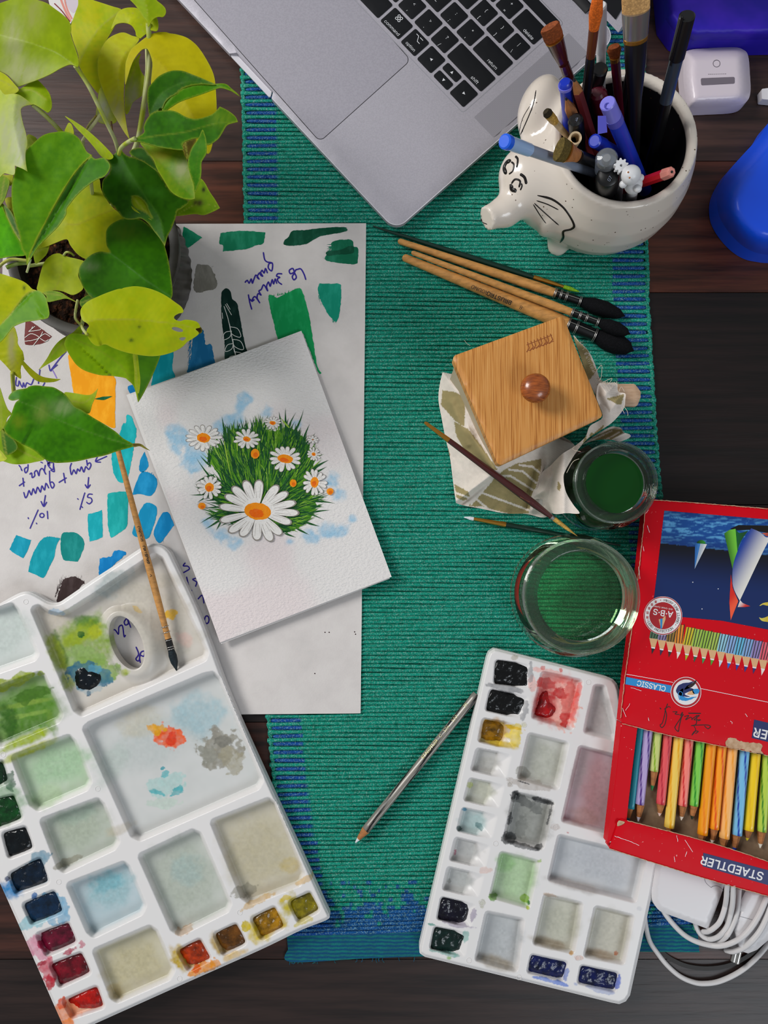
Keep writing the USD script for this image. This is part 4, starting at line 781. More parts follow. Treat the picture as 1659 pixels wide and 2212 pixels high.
for (x, y, rx, ry, a, c, s, ro) in [
 (840, 400, 122, 142, .25, '#dc6a62', .95, .45), (870, 440, 80, 110, .25, '#e8b0a4', .8, .95), (850, 330, 70, 40, .2, '#e4a49a', .7, .95), (770, 430, 70, 95, .2, '#b31016', .95, .45), (850, 360, 40, 30, .2, '#b81418', .9, .9), (880, 505, 30, 40, .2, '#c41a1c', .8, .9), (905, 390, 40, 90, .25, '#d05048', .6, .9), (780, 300, 60, 30, .2, '#c83a38', .7, .9), (800, 240, 80, 20, .2, '#e4a8a0', .6, .7), (700, 300, 30, 40, 0, '#e0a8a0', .6, .7), (940, 420, 20, 110, .25, '#dc4a44', .5, .6), (860, 225, 10, 14, 0, '#d05a54', .7, .6), (760, 215, 14, 14, 0, '#d05a54', .6, .7),
 (560, 330, 110, 20, .2, '#77787c', .6, .9), (690, 260, 16, 70, 0, '#8a8a8e', .6, .9), (660, 450, 20, 50, .2, '#88888c', .6, .9), (600, 160, 22, 16, 0, '#b0a89a', .6, .6),
 (500, 570, 90, 70, .2, '#a8760c', .95, .4), (600, 590, 40, 70, .2, '#d8c04a', .75, .7), (600, 550, 50, 12, .2, '#d0a810', .8, .7), (520, 640, 100, 20, .2, '#c9ad2c', .8, .5),
 (450, 750, 70, 44, .2, '#aaa8a2', .7, .5), (420, 905, 70, 44, .2, '#b2b2a2', .7, .5), (350, 870, 14, 16, .5, '#b0bc3c', .5, .8), (370, 1075, 80, 50, .2, '#a3b9b8', .75, .5), (320, 1008, 16, 10, .2, '#2a7fa0', .85, .6), (290, 1115, 16, 16, 0, '#2a4a4c', .7, .9), (400, 1100, 30, 14, .8, '#3f6a6c', .6, .9), (345, 1235, 70, 44, .2, '#aaaaa8', .7, .5), (268, 1250, 8, 14, .3, '#9c3a58', .7, .7), (300, 1400, 70, 44, .2, '#a6a8a6', .7, .5), (235, 1410, 14, 14, 0, '#77786f', .5, .7),
 (370, 1600, 16, 40, .2, '#8a7f98', .6, .7), (270, 1650, 90, 20, .2, '#9a90a4', .6, .7), (330, 1720, 20, 40, .2, '#6fa79f', .6, .7), (220, 1815, 80, 14, .2, '#5f9f94', .6, .7), (140, 1655, 24, 6, .2, '#3f8f80', .7, .7), (236, 1842, 14, 10, 0, '#8aae6c', .8, .4),
 (770, 740, 110, 120, .25, '#acaca0', .75, .3), (650, 810, 50, 40, .3, '#8f8d82', .6, .7), (690, 870, 110, 30, .2, '#a59a90', .5, .8), (660, 860, 40, 5, .3, '#2c2c2c', .8, .9),
 (690, 1070, 130, 140, .25, '#8b8c86', .85, .4), (650, 960, 60, 30, .4, '#5d5f5c', .7, .9), (760, 960, 80, 16, .3, '#23262a', .85, .9), (600, 930, 24, 26, .3, '#1c2024', .9, .8), (575, 1060, 12, 40, .2, '#1f2226', .9, .8), (560, 1170, 40, 40, .3, '#3c3f40', .8, .9), (640, 1210, 100, 14, .25, '#2c2e30', .7, .95), (745, 1215, 24, 18, 0, '#2a2c2e', .7, .9), (800, 1030, 8, 60, .25, '#3a3c3e', .7, .9), (720, 1000, 40, 34, .2, '#5f615e', .6, .9), (640, 1100, 30, 60, .2, '#6d6f6a', .5, .9),
 (610, 1390, 110, 130, .25, '#a3bd94', .85, .3), (545, 1310, 50, 60, .3, '#8cb878', .6, .5), (480, 1500, 30, 22, 0, '#5f8f2c', .75, .7), (660, 1510, 30, 24, .2, '#7aa030', .8, .7), (680, 1530, 7, 14, 0, '#1f6a14', .9, .6), (740, 1300, 16, 10, 0, '#8fae3c', .6, .7), (675, 1560, 10, 16, 0, '#b0bc2a', .7, .6),
 (540, 1740, 110, 130, .25, '#a9acae', .7, .3), (500, 1870, 110, 40, .3, '#a59c8e', .7, .4), (1080, 480, 70, 110, .2, '#b9b6b4', .7, .3), (1080, 900, 110, 200, .25, '#b58c90', .75, .25), (1000, 1050, 110, 50, .3, '#a8837f', .6, .5), (960, 800, 40, 150, .25, '#b0a0a0', .6, .3), (1190, 640, 20, 50, .2, '#dca8b0', .6, .5), (1070, 1320, 230, 110, .25, '#acafb4', .7, .3), (950, 1440, 180, 30, .25, '#a8a09c', .6, .4), (860, 1640, 110, 130, .25, '#aead9c', .75, .3), (800, 1760, 110, 30, .25, '#a0937f', .7, .4), (920, 1815, 14, 12, 0, '#c48f3c', .7, .6), (1130, 1700, 110, 130, .25, '#afab9c', .75, .3), (1090, 1820, 100, 30, .25, '#a5937e', .7, .4), (1170, 1815, 12, 12, 0, '#b0643c', .7, .6), (800, 1490, 40, 8, .2, '#b08a60', .5, .7), (890, 1930, 16, 40, .2, '#4f6fc0', .6, .7), (800, 1970, 100, 12, .25, '#4a72c8', .7, .8), (1180, 1980, 16, 40, .2, '#3a5ac0', .7, .8), (1080, 2020, 110, 16, .25, '#7f90c0', .5, .7),
 (440, 1350, 40, 20, 0, '#d8a898', .4, .6), (575, 865, 16, 16, 0, '#8f8577', .5, .8), (420, 1535, 18, 22, 0, '#a3a48a', .5, .8), (830, 1108, 24, 20, 0, '#b3a6a0', .5, .8), (655, 535, 18, 14, 0, '#c4bf9a', .5, .8), (1300, 1565, 14, 14, 0, '#c4c4c8', .5, .8), (960, 1840, 24, 12, 0, '#c89a88', .5, .8), (900, 1140, 6, 6, 0, '#b83a3a', .6, .6)]:
    st2.append((*d1(x, y), rx / 2.5966, ry / 2.5966, a, c, s, ro))
sm2 = [(Dd([(492, 170), (600, 175), (685, 200), (692, 262), (672, 335), (560, 312), (478, 300)]), '#030405', ztR - .0022, 21), (Dd([(462, 335), (580, 352), (672, 382), (660, 440), (635, 490), (560, 478), (438, 448)]), '#040506', ztR - .0026, 22),
 (Dd([(420, 505), (530, 530), (535, 590), (515, 620), (410, 605)]), '#a87408', ztR - .0055, 23), (Dd([(190, 1500), (300, 1512), (352, 1540), (340, 1610), (318, 1645), (240, 1632), (165, 1612)]), '#0b091e', ztR - .0028, 24),
 (Dd([(150, 1668), (240, 1675), (335, 1705), (315, 1760), (285, 1808), (220, 1800), (128, 1785)]), '#042420', ztR - .0030, 25), (Dd([(695, 1820), (800, 1838), (905, 1866), (890, 1920), (870, 1950), (780, 1938), (675, 1905)]), '#061552', ztR - .0030, 26),
 (Dd([(975, 1880), (1080, 1895), (1180, 1925), (1175, 1990), (1160, 2015), (1060, 2008), (955, 1980)]), '#05124c', ztR - .0030, 27), (Dd([(745, 350), (790, 345), (800, 400), (835, 440), (815, 490), (760, 500), (705, 480), (725, 420)]), '#b00f14', ztR - .0082, 28)]
pal2 = thing('paint_palette', 'smaller white plastic paint palette half under the red pencil box', 'palette', P(1180, 1800, .004))
palette(pal2, out2, ztR, W2, [], st2, sm2, ['#9a9a9c', '#9a9a9c', '#d8c470', '#b3b2ae', '#b5b7a8', '#a9bbba', '#b3b3b1', '#b0b2b0', '#a39cae', '#7aa8a0', '#df9c94', '#b8b8af', '#92938f', '#a9c39b', '#afb2b3', '#b9b8b8', '#b6969f', '#b2b6ba', '#b5b4a5', '#b5b2a3', '#8f9fd0', '#8f9fd0'])
for q in [(575, 868), (828, 1108), (418, 1535), (1015, 295), (655, 535), (345, 1855), (955, 1842), (625, 1950), (495, 1200)]:
    part(TRAY[pal2], 'moulding_ring', (lambda c: tube([c + [.0019 * math.cos(t), .0019 * math.sin(t), 0] for t in np.linspace(0, 2 * math.pi, 19)], .00022, 5))(P(*d1(*q), ztR)), 'card_white', True)
# ------------------------------------------------------------------ pothos in its fluted pot
def ex_leaf(n, l, pr):
    pr.update(specular_ior_level=.22, roughness=.5)
M('leaf_green', '#6f8f10', .42, spec=.35, attr=True, transl=.42, bump=(500, .12, .0004), extra=ex_leaf)
M('stem_green', '#a3ab3a', .5, spec=.3, attr=True)
M('pot_glaze', '#35312a', .42, spec=.45, var=(60, '#1f1c17', .4, .65))
M('soil', '#2c1a10', .95, spec=.1, attr=True, bump=(900, .8, .002))
M('leaf_brown', '#4a2c1c', .8)
pc = P(200, 541, .062)
plant = thing('potted_pothos', 'lime green pothos plant in a dark fluted pot at the upper left of the table', 'potted plant', (pc[0], pc[1], 0))
def fluted(prof, sides=360):
    ang = np.arange(sides) * 2 * math.pi / sides; V = []
    for r, z, am in prof:
        rr = r + am * np.cos(48 * ang + z * 260)
        V.append(np.array([pc[0], pc[1], 0]) + np.stack([rr * np.cos(ang), rr * np.sin(ang), np.full(sides, z)], 1))
    m = len(prof); V = np.vstack(V); i, j = np.meshgrid(np.arange(m - 1), np.arange(sides), indexing='ij'); jn = (j + 1) % sides
    q = np.stack([i*sides + j, i*sides + jn, (i+1)*sides + jn, (i+1)*sides + j], -1).reshape(-1, 4)
    return V, np.vstack([q[:, [0, 1, 2]], q[:, [0, 2, 3]]])
zz = np.linspace(.006, .052, 22)
prof = [(.0, .0046, 0), (.054, .0046, 0), (.058, .006, 0)] + [(.058 + .0058 * math.sin(math.pi * (.12 + .62 * (z - .006) / .046)), z, .0007 * min(1, (z - .005) / .004, (.0535 - z) / .004)) for z in zz] + [(.0628, .0545, 0), (.0645, .0565, 0), (.0650, .060, 0), (.0645, .062, 0), (.0612, .0622, 0), (.0575, .061, 0), (.0565, .058, 0), (.056, .045, 0), (.055, .030, 0), (.0, .03, 0)]
part(plant, 'pot', fluted(prof), 'pot_glaze', 40)
sp = Point(200, 541).buffer(168, quad_segs=24)
def soilcol(u, v):
    n = fbm(np.stack([u / 4, v / 4, 0 * u], -1), 3, 4); m = fbm(np.stack([u / 9, v / 9, 0 * u], -1), 3, 14)
    c = lin('#1c110b') * np.ones((len(u), 3)); k = sstep(.5, .75, n)[:, None]; c = c * (1 - k) + lin('#4a2a18') * k; k = sstep(.72, .85, m)[:, None]; return c * (1 - k) + lin('#8a5a34') * k
part(plant, 'soil', slab(sp, lambda u, v: .047 + .006 * fbm(np.stack([u / 14, v / 14, 0 * u], -1), 4, 6), 4.5, .004, col=soilcol), 'soil', False)

GAIN = np.array([1.55, 1.62, .30])
def leaf(outline, rib, z, c1, c2=None, dz=0., cup=0., holes=(), pale=None, sharp=False, sub=4, seed=0, label=None, ridge='#b9bd4a', ribw=1.6, twist=0.):
    """outline and midrib in pixels; z the height of the leaf's base, dz its rise towards the tip, cup the lift of its sides"""
    g = Polygon(outline if sharp else crom(outline, True, sub)).buffer(0)
    for h in holes: g = g.difference(Polygon(crom(h, True, 3)))
    rb = np.asarray(rib, float); ln = LineString(crom(rb, False, 6)); L = ln.length
    c1 = lin(c1) * GAIN; c2 = lin(c2) * GAIN if c2 else c1 * .72
    def zf(u, v):
        p = shapely.points(u, v); s = shapely.line_locate_point(ln, p) / L; d = shapely.distance(ln, p)
        a, b = rb[0], rb[-1]; side = np.sign((b[0]-a[0])*(v-a[1]) - (b[1]-a[1])*(u-a[0]))
        return z + dz * s + cup * np.clip(d / 60, 0, 1.6) + twist * side * d / 60 + .0016 * (fbm(np.stack([u / 45, v / 45, 0 * u + seed], -1), 2, seed) - .5)
    def cf(u, v):
        p = shapely.points(u, v); d = shapely.distance(ln, p); s = shapely.line_locate_point(ln, p) / L
        q = np.stack([u / 38, v / 38, 0 * u + seed], -1)
        k = sstep(.3, .75, .55 * fbm(q, 3, seed) + .45 * fbm(q * 5, 3, seed + 3))[:, None]
        c = c1 * (1 - k) + c2 * k
        veins = .035 * np.sin((s * L / 13 - d / 22) * 2 * math.pi) * np.exp(-(d / 40))
        c = c * (1 + veins[:, None])
        r = np.exp(-(d / ribw) ** 2)[:, None] * .7; c = c * (1 - r) + lin(ridge) * r
        if pale:
            for (a, b, ra, rb_, cc) in pale:
                e = np.exp(-(((u - a) / ra) ** 2 + ((v - b) / rb_) ** 2)); st = fbm(np.stack([u / 6 + v / 20, v / 26, 0 * u], -1), 3, 31)
                w = np.clip(e * (.25 + 1.5 * st), 0, .95)[:, None]; c = c * (1 - w) + lin(cc) * w
        e = np.exp(-shapely.distance(g.boundary, p) / 1.0)[:, None] * .35
        return np.clip(c * (1 - e) + lin('#c8cc3a') * e, 0, 1)
    c1[0], c2[0] = max(c1[0], .22 * c1[1]), max(c2[0], .20 * c2[1])
    sp_ = fbm(np.array([[seed * 1.7, .3, .2]]), 1, 1)
    return part(plant, 'leaf', slab(g, zf, 3.6, .00045, col=cf), 'leaf_green', True, label=label)
def conv(o, s, pts): return [(o[0] + x / s, o[1] + y / s) for x, y in pts]
k1_, k2_, k3_, k4_, k5_, k6_, k7_ = ((0, 0), 5.925), ((240, 0), 5.53), ((0, 260), 5.925), ((220, 240), 5.53), ((0, 540), 6.9125), ((160, 460), 5.53), ((0, 740), 4.88)
YL, LM, GR, DK = '#a9a807', '#8c9c08', '#4b7d08', '#27590a'
# upper group
leaf(conv(*k1_, [(1010, -60), (1190, 0), (1420, 75), (1560, 130), (1500, 260), (1430, 400), (1290, 640), (1250, 800), (1270, 1010), (1300, 1130), (1270, 1200), (1180, 1110), (1040, 900), (1005, 810), (1000, 700), (930, 500), (905, 350), (950, 200), (1000, 60)]), [(168, 145), (185, 105), (215, 60), (262, 22)], .093, '#a6a40a', '#93a00c', dz=.004, cup=-.004, seed=3)
leaf([(267, 70), (285, 77), (301, 84), (283, 110), (272, 135), (269, 165), (267, 200), (268, 228), (271, 255), (275, 280), (281, 303), (281, 303), (270, 288), (263, 277), (253, 260), (243, 243), (231, 216), (219, 186), (212, 162), (211, 135), (214, 118), (221, 101), (233, 84), (250, 74)], [(300, 86), (262, 130), (258, 200), (281, 303)], .108, '#a39c10', '#a8a822', dz=-.006, cup=-.004, seed=5, pale=[(250, 250, 18, 40, '#bdb878')], ribw=.4)
leaf(conv(*k2_, [(350, 640), (330, 720), (340, 800), (370, 870), (410, 940), (400, 1040), (385, 1120), (310, 1180), (260, 1220), (230, 1290), (200, 1350), (170, 1350), (160, 1200), (170, 1000), (200, 850), (260, 740)]), [(300, 120), (285, 170), (273, 240)], .1, '#8fa014', '#a6ad3a', dz=-.01, seed=6, pale=[(285, 205, 14, 30, '#c9cba6')])
leaf(conv(*k1_, [(1270, 1150), (1310, 1130), (1370, 1290), (1440, 1440), (1490, 1530), (1470, 1570), (1390, 1590), (1330, 1585), (1260, 1560), (1225, 1500), (1230, 1430), (1250, 1280)]), [(217, 195), (228, 235), (240, 265)], .098, '#b2b58a', '#9aa64a', dz=-.008, seed=7, pale=[(225, 240, 14, 30, '#ccceb2')])
leaf([(240, 62), (247, 42), (256, 25), (272, 17), (294, 17), (302, 24), (312, 38), (318, 47), (318, 72), (318, 72), (311, 76), (303, 83), (303, 83), (294, 77), (292, 67), (283, 54), (267, 49), (251, 52), (244, 60)], [(311, 74), (296, 34), (270, 30), (243, 58)], .113, '#a6a80e', '#939f10', seed=8, dz=-.006, ribw=.4)
leaf([(323, 42), (338, 38), (342, 52), (341, 63), (337, 67), (330, 66), (325, 64), (322, 52)], [(323, 44), (334, 62)], .117, '#98a414', seed=9)
leaf([(278, -10), (292, 11), (302, 24), (309, 36), (318, 47), (320, 58), (330, 42), (341, 36), (352, 36), (358, 28), (357, 18), (349, 9), (338, 0), (332, -12)], [(319, 50), (318, 20), (310, -10)], .124, '#8a9a0e', '#7d920e', seed=10, cup=-.003, ribw=.6)
leaf([(271, 140), (275, 125), (283, 107), (300, 92), (316, 80), (334, 71), (356, 69), (367, 72), (381, 74), (403, 81), (421, 94), (433, 108), (444, 125), (455, 145), (462, 163), (465, 181), (467, 208), (468, 240), (466, 270), (459, 310), (452, 330), (440, 328), (400, 305), (340, 252), (327, 190), (327, 165), (329, 135), (320, 108), (312, 105), (303, 110), (290, 127), (282, 145), (276, 165), (270, 182)], [(331, 122), (360, 150), (415, 245), (452, 328)], .116, '#b0a404', '#a89c06', seed=11, cup=-.002, ridge='#c7b81c', ribw=1.0)
leaf(conv(*k1_, [(-90, 70), (0, 40), (120, 0), (300, -35), (480, 0), (600, 40), (700, 110), (820, 200), (890, 280), (910, 360), (905, 430), (930, 520), (975, 650), (1000, 740), (1005, 830), (985, 855), (900, 825), (780, 870), (640, 950), (480, 1020), (340, 1070), (215, 1112), (215, 1112), (180, 1060), (110, 970), (0, 910), (-90, 880)]), [(165, 142), (120, 112), (60, 90), (-15, 70)], .142, '#83960a', '#8fa014', dz=-.004, cup=-.010, seed=12, pale=[(30, 90, 22, 60, '#c3ca86'), (45, 160, 60, 30, '#c2c988'), (75, 30, 20, 40, '#b3bd5a')], ribw=.8, ridge='#93a01c')
# the left pale drooping leaf
leaf(conv(*k1_, [(-40, 905), (0, 915), (90, 970), (190, 1080), (240, 1150), (180, 1200), (100, 1215), (0, 1210), (-40, 1200)]), [(40, 194), (15, 180), (-6, 170)], .127, '#a6a80c', '#98a00c', seed=13)
leaf(conv(*k1_, [(200, 1200), (240, 1150), (300, 1110), (380, 1060), (470, 1020), (560, 1100), (630, 1190), (660, 1300), (655, 1390), (610, 1440), (560, 1410), (430, 1335), (330, 1345), (260, 1330), (190, 1270)]), [(38, 198), (70, 195), (100, 215)], .124, '#86990c', '#7a930c', seed=14, cup=-.005)
leaf(conv(*k1_, [(-40, 1200), (60, 1210), (170, 1200), (260, 1220), (400, 1320), (420, 1335), (330, 1350), (265, 1400), (290, 1560), (330, 1700), (350, 1840), (325, 1960), (330, 2080), (350, 2195), (350, 2195), (290, 2160), (190, 2120), (190, 2120), (180, 2235), (60, 2215), (-40, 2195)]), [(35, 205), (30, 270), (55, 365)], .136, '#a4ae58', '#85992a', dz=.004, seed=15, cup=-.006, pale=[(40, 300, 22, 90, '#ccd1ae'), (10, 290, 16, 60, '#bcc48a'), (50, 240, 20, 20, '#c4c98c')], ribw=.5)
leaf(conv(*k3_, [(345, 200), (380, 180), (470, 235), (400, 320), (350, 370), (340, 300)]), [(60, 292), (72, 310)], .118, '#86991c', seed=16)
leaf(conv(*k3_, [(830, -55), (900, -20), (960, 15), (1100, 110), (1250, 240), (1380, 370), (1450, 460), (1400, 500), (1300, 465), (1200, 340), (1100, 225), (1000, 125), (920, 35)]), [(140, 252), (190, 290), (240, 340)], .122, '#93a20e', '#8a9a10', seed=17, ribw=.5)
leaf(conv(*k3_, [(845, 90), (880, 30), (920, 60), (945, 165), (900, 175), (830, 140)]), [(148, 266), (152, 288)], .12, '#a0aa1c', seed=18)
# right greens
leaf([(320, 190), (318, 208), (319, 226), (322, 251), (322, 251), (329, 246), (341, 240), (350, 238), (356, 222), (366, 211), (380, 203), (393, 192), (412, 185), (435, 182), (466, 183), (448, 174), (432, 167), (414, 160), (395, 153), (374, 152), (357, 157), (341, 166), (328, 180)], [(322, 250), (345, 205), (400, 178), (465, 183)], .134, '#2f6208', '#23500a', seed=20, dz=.004, twist=-.004, ridge='#4a7d12')
leaf([(350, 238), (356, 222), (366, 211), (380, 203), (393, 192), (412, 184), (435, 181), (464, 181), (480, 180), (491, 183), (500, 191), (511, 200), (518, 208), (518, 208), (505, 200), (498, 196), (479, 190), (466, 192), (439, 202), (412, 211), (388, 220), (370, 231), (359, 238)], [(352, 238), (392, 194), (464, 182), (518, 208)], .136, '#457f0c', '#39700a', seed=21, dz=.002, cup=-.006, ridge='#6d9a20')
leaf([(281, 304), (295, 297), (311, 286), (310, 275), (316, 259), (329, 244), (348, 239), (367, 238), (383, 242), (399, 251), (414, 256), (430, 256), (448, 251), (462, 244), (475, 230), (475, 230), (493, 239), (508, 251), (514, 263), (514, 263), (498, 267), (489, 272), (480, 287), (470, 301), (450, 313), (436, 306), (428, 298), (401, 305), (394, 314), (394, 324), (356, 320), (336, 316), (303, 307)], [(282, 303), (340, 293), (400, 285), (460, 268), (513, 262)], .146, '#2f6a08', '#1f540a', seed=22, dz=.002, twist=.005, ridge='#7f9a24', pale=[(480, 255, 26, 20, '#6d9410')])
leaf([(437, 280), (443, 292), (446, 307), (446, 330), (439, 343), (435, 352), (435, 370), (432, 390), (423, 412), (419, 413), (418, 399), (408, 367), (406, 348), (408, 338), (415, 318), (428, 300)], [(420, 412), (425, 350), (437, 281)], .156, '#43790c', '#336a0a', seed=23, dz=.006, ribw=.8, ridge='#5f9018')
leaf([(233, 344), (238, 356), (236, 374), (222, 390), (221, 415), (231, 432), (247, 448), (267, 471), (285, 474), (305, 472), (322, 485), (333, 500), (345, 515), (356, 532), (356, 532), (362, 510), (372, 490), (380, 467), (383, 455), (395, 448), (408, 434), (386, 424), (368, 412), (354, 390), (339, 366), (332, 350), (310, 345), (292, 341), (274, 336), (262, 324), (256, 318), (250, 330)], [(256, 320), (270, 350), (310, 420), (345, 470), (357, 531)], .122, '#215b0a', '#174508', seed=24, dz=-.012, cup=-.006, holes=[[(287, 424), (300, 426), (314, 439), (321, 455), (328, 470), (316, 459), (292, 448), (286, 435)]], ridge='#4f8418', pale=[(285, 370, 14, 30, '#3f7a12'), (330, 415, 20, 10, '#3f8018'), (245, 380, 14, 30, '#37760c')])
leaf([(284, 420), (300, 424), (318, 440), (330, 475), (310, 465), (285, 450)], [(286, 425), (325, 470)], .112, '#7f8f1a', seed=25)
leaf([(279, 330), (289, 321), (307, 319), (318, 329), (332, 348), (346, 374), (325, 360), (310, 350), (295, 343)], [(280, 330), (310, 336), (344, 372)], .129, '#1f560a', '#164507', seed=26, ribw=.5, ridge='#2f6a10')
leaf([(303, 308), (318, 328), (332, 347), (339, 365), (354, 390), (368, 412), (386, 425), (408, 431), (421, 429), (421, 429), (419, 403), (412, 377), (405, 347), (405, 347), (398, 334), (392, 324), (360, 320), (336, 316)], [(304, 309), (345, 350), (385, 395), (421, 429)], .137, '#6d8614', '#4f7a10', seed=27, dz=.002, cup=.002, ridge='#7f9424', ribw=.8, pale=[(395, 365, 18, 20, '#adb57c'), (350, 335, 26, 12, '#97991c')])
leaf([(421, 414), (424, 403), (432, 386), (442, 394), (453, 414), (464, 430), (475, 449), (475, 449), (464, 455), (441, 464), (419, 462), (379, 466), (381, 457), (388, 450), (408, 433)], [(385, 462), (430, 440), (474, 448)], .094, '#6f8c1c', '#5a7d14', seed=28, pale=[(428, 438, 10, 7, '#4a4418'), (440, 410, 4, 6, '#2a2a10')], ribw=.6)
leaf([(395, 313), (402, 305), (424, 299), (416, 318), (408, 338), (402, 345), (396, 330)], [(400, 308), (405, 340)], .12, '#5a4a20', '#3f3a14', seed=29, label='withered brown leaf edge')
# centre left
leaf(conv(*k3_, [(1260, 740), (1300, 900), (1420, 1090), (1600, 1260), (1480, 1310), (1400, 1380), (1360, 1480), (1380, 1600), (1400, 1690), (1250, 1710), (1130, 1778), (1000, 1720), (900, 1600), (850, 1520), (700, 1570), (600, 1610), (480, 1630), (740, 1360), (850, 1130), (980, 960), (1100, 850)]), conv(*k3_, [(860, 1330), (1000, 1330), (1250, 1220), (1550, 1110)]), .087, '#a0a006', '#8c980a', seed=30, cup=-.003, ridge='#b5b01c')
leaf(conv(*k3_, [(430, 1690), (480, 1620), (600, 1600), (630, 1610), (600, 1700), (560, 1750), (470, 1830), (440, 1800)]), [(76, 545), (100, 535)], .082, '#8c9c10', seed=31)
rib15 = conv(*k3_, [(1170, 455), (1050, 560), (900, 750), (760, 980), (620, 1230), (480, 1500), (380, 1720), (345, 1850)])
up15 = conv(*k3_, [(700, 150), (820, 140), (930, 170), (1010, 230), (1060, 310), (1110, 400), (1170, 440)]) + rib15 + conv(*k3_, [(330, 1740), (290, 1650), (260, 1540), (255, 1480), (210, 1330), (170, 1180), (150, 1050), (150, 850), (180, 700), (200, 620), (260, 500), (320, 430), (340, 380), (420, 300), (520, 210), (600, 170)])
lo15 = conv(*k3_, [(1170, 455), (1220, 492), (1330, 480), (1405, 560), (1395, 640), (1330, 720), (1230, 760), (1100, 850), (980, 960), (900, 1060), (850, 1130), (840, 1210), (740, 1360), (600, 1500), (480, 1630), (400, 1760), (345, 1850)]) + rib15[::-1]
leaf(up15, rib15, .131, '#5a8a06', '#477a08', seed=32, dz=-.010, twist=.004, ridge='#a9b820', ribw=1.3)
leaf(lo15, rib15, .131, '#3c7206', '#2f6206', seed=33, dz=-.010, twist=-.009, ridge='#a9b820', ribw=1.0)  # lower half given darker greens for the shadow side of the leaf
leaf([(-6, 382), (10, 381), (19, 388), (20, 398), (15, 415), (10, 430), (3, 441), (-6, 446)], [(10, 384), (0, 440)], .1, '#6c8e0c', seed=34)
leaf([(-6, 370), (0, 375), (20, 378), (28, 372), (26, 395), (20, 400), (10, 382), (-6, 384)], [(0, 376), (26, 380)], .095, '#9ba010', seed=35)
leaf(conv(*k3_, [(65, 1005), (150, 985), (160, 1100), (180, 1240), (210, 1340), (150, 1260), (90, 1100)]), [(14, 432), (32, 480)], .094, '#b0ac14', seed=36)
leaf([(-6, 446), (3, 439), (17, 449), (27, 462), (35, 484), (43, 510), (45, 523), (30, 500), (12, 462), (4, 444)], [(4, 442), (25, 488), (44, 522)], .098, '#1f620a', '#174f0a', seed=37, twist=-.006)
leaf([(-6, 450), (4, 444), (12, 462), (30, 500), (45, 523), (49, 538), (55, 551), (25, 554), (0, 558), (-6, 558)], [(4, 444), (28, 497), (54, 550)], .098, '#57a406', '#3f8a06', seed=38, twist=.004, ridge='#8fbf20')
# front group
leaf(conv(*k6_, [(680, 60), (800, 80), (900, 150), (990, 230), (1050, 320), (1090, 420), (1130, 580), (1160, 780), (1175, 920), (1165, 1010), (1100, 1060), (800, 1080), (500, 1080), (240, 1030), (130, 920), (80, 820), (55, 720), (70, 640), (130, 560), (220, 490), (320, 460), (425, 468), (390, 390), (380, 290), (390, 200), (450, 130), (560, 75)]), conv(*k6_, [(425, 470), (650, 640), (900, 830), (1165, 1000)]), .107, '#37700a', '#255a08', seed=40, cup=-.010, ridge='#3f7a12', pale=[(195, 575, 16, 10, '#7f9a60'), (270, 500, 30, 20, '#57850f')])
leaf(conv(*k6_, [(150, 1315), (100, 1280), (75, 1200), (90, 1130), (160, 1060), (280, 1000), (400, 950), (520, 910), (570, 905), (600, 893), (720, 875), (850, 890), (980, 930), (1100, 990), (1200, 1060), (1280, 1120), (1305, 1170), (1290, 1192), (1250, 1200), (1200, 1230), (1200, 1265), (1260, 1292), (1330, 1275), (1420, 1285), (1480, 1310), (1505, 1365), (1450, 1385), (1490, 1440), (1400, 1510), (1350, 1540), (1290, 1600), (1180, 1660), (1040, 1700), (900, 1710), (740, 1690), (600, 1660), (460, 1610), (370, 1570), (280, 1590), (210, 1550), (160, 1470), (150, 1400), (178, 1350)]), conv(*k6_, [(155, 1315), (280, 1275), (600, 1270), (900, 1290), (1300, 1340), (1490, 1410)]), .128, '#9fa307', '#94a00a', seed=41, dz=-.010, cup=-.005, holes=[conv(*k6_, [(1168, 1372), (1200, 1360), (1260, 1375), (1300, 1400), (1290, 1420), (1240, 1418), (1180, 1395)]), conv(*k6_, [(1255, 1500), (1290, 1483), (1335, 1490), (1310, 1522), (1280, 1522)])], ridge='#b9ba3c', ribw=1.2, pale=[(283, 735, 6, 4, '#5f7a10'), (301, 706, 3, 3, '#3f5a10')])
leaf(conv(*k6_, [(1445, 1380), (1510, 1362), (1530, 1415), (1490, 1440)]), [(421, 711), (436, 716)], .116, '#4a2c1c', seed=42, label='crisp brown leaf tip', ridge='#4a2c1c')
leaf([(139, 740), (141, 750), (145, 758), (154, 773), (166, 789), (184, 801), (215, 810), (242, 812), (268, 816), (277, 822), (287, 832), (293, 847), (298, 869), (298, 869), (296, 830), (292, 790), (285, 760), (240, 735), (180, 722), (150, 722)], [(150, 728), (220, 760), (270, 800), (297, 866)], .096, '#7f9c0a', '#6d8f0c', seed=43, dz=-.012, cup=-.006, twist=-.004, ridge='#93a81c')
leaf([(285, 755), (292, 790), (296, 830), (298, 869), (298, 869), (307, 855), (322, 826), (338, 790), (346, 760), (320, 750), (297, 748)], [(290, 758), (296, 810), (298, 868)], .094, '#4f820c', '#427509', seed=44, dz=-.012, twist=.006, ridge='#7d9a20')
leaf([(287, 762), (296, 762), (301, 800), (303, 825), (299, 850), (291, 832), (290, 800)], [(291, 763), (297, 848)], .100, '#8a9a20', '#768a18', seed=45, dz=-.008)
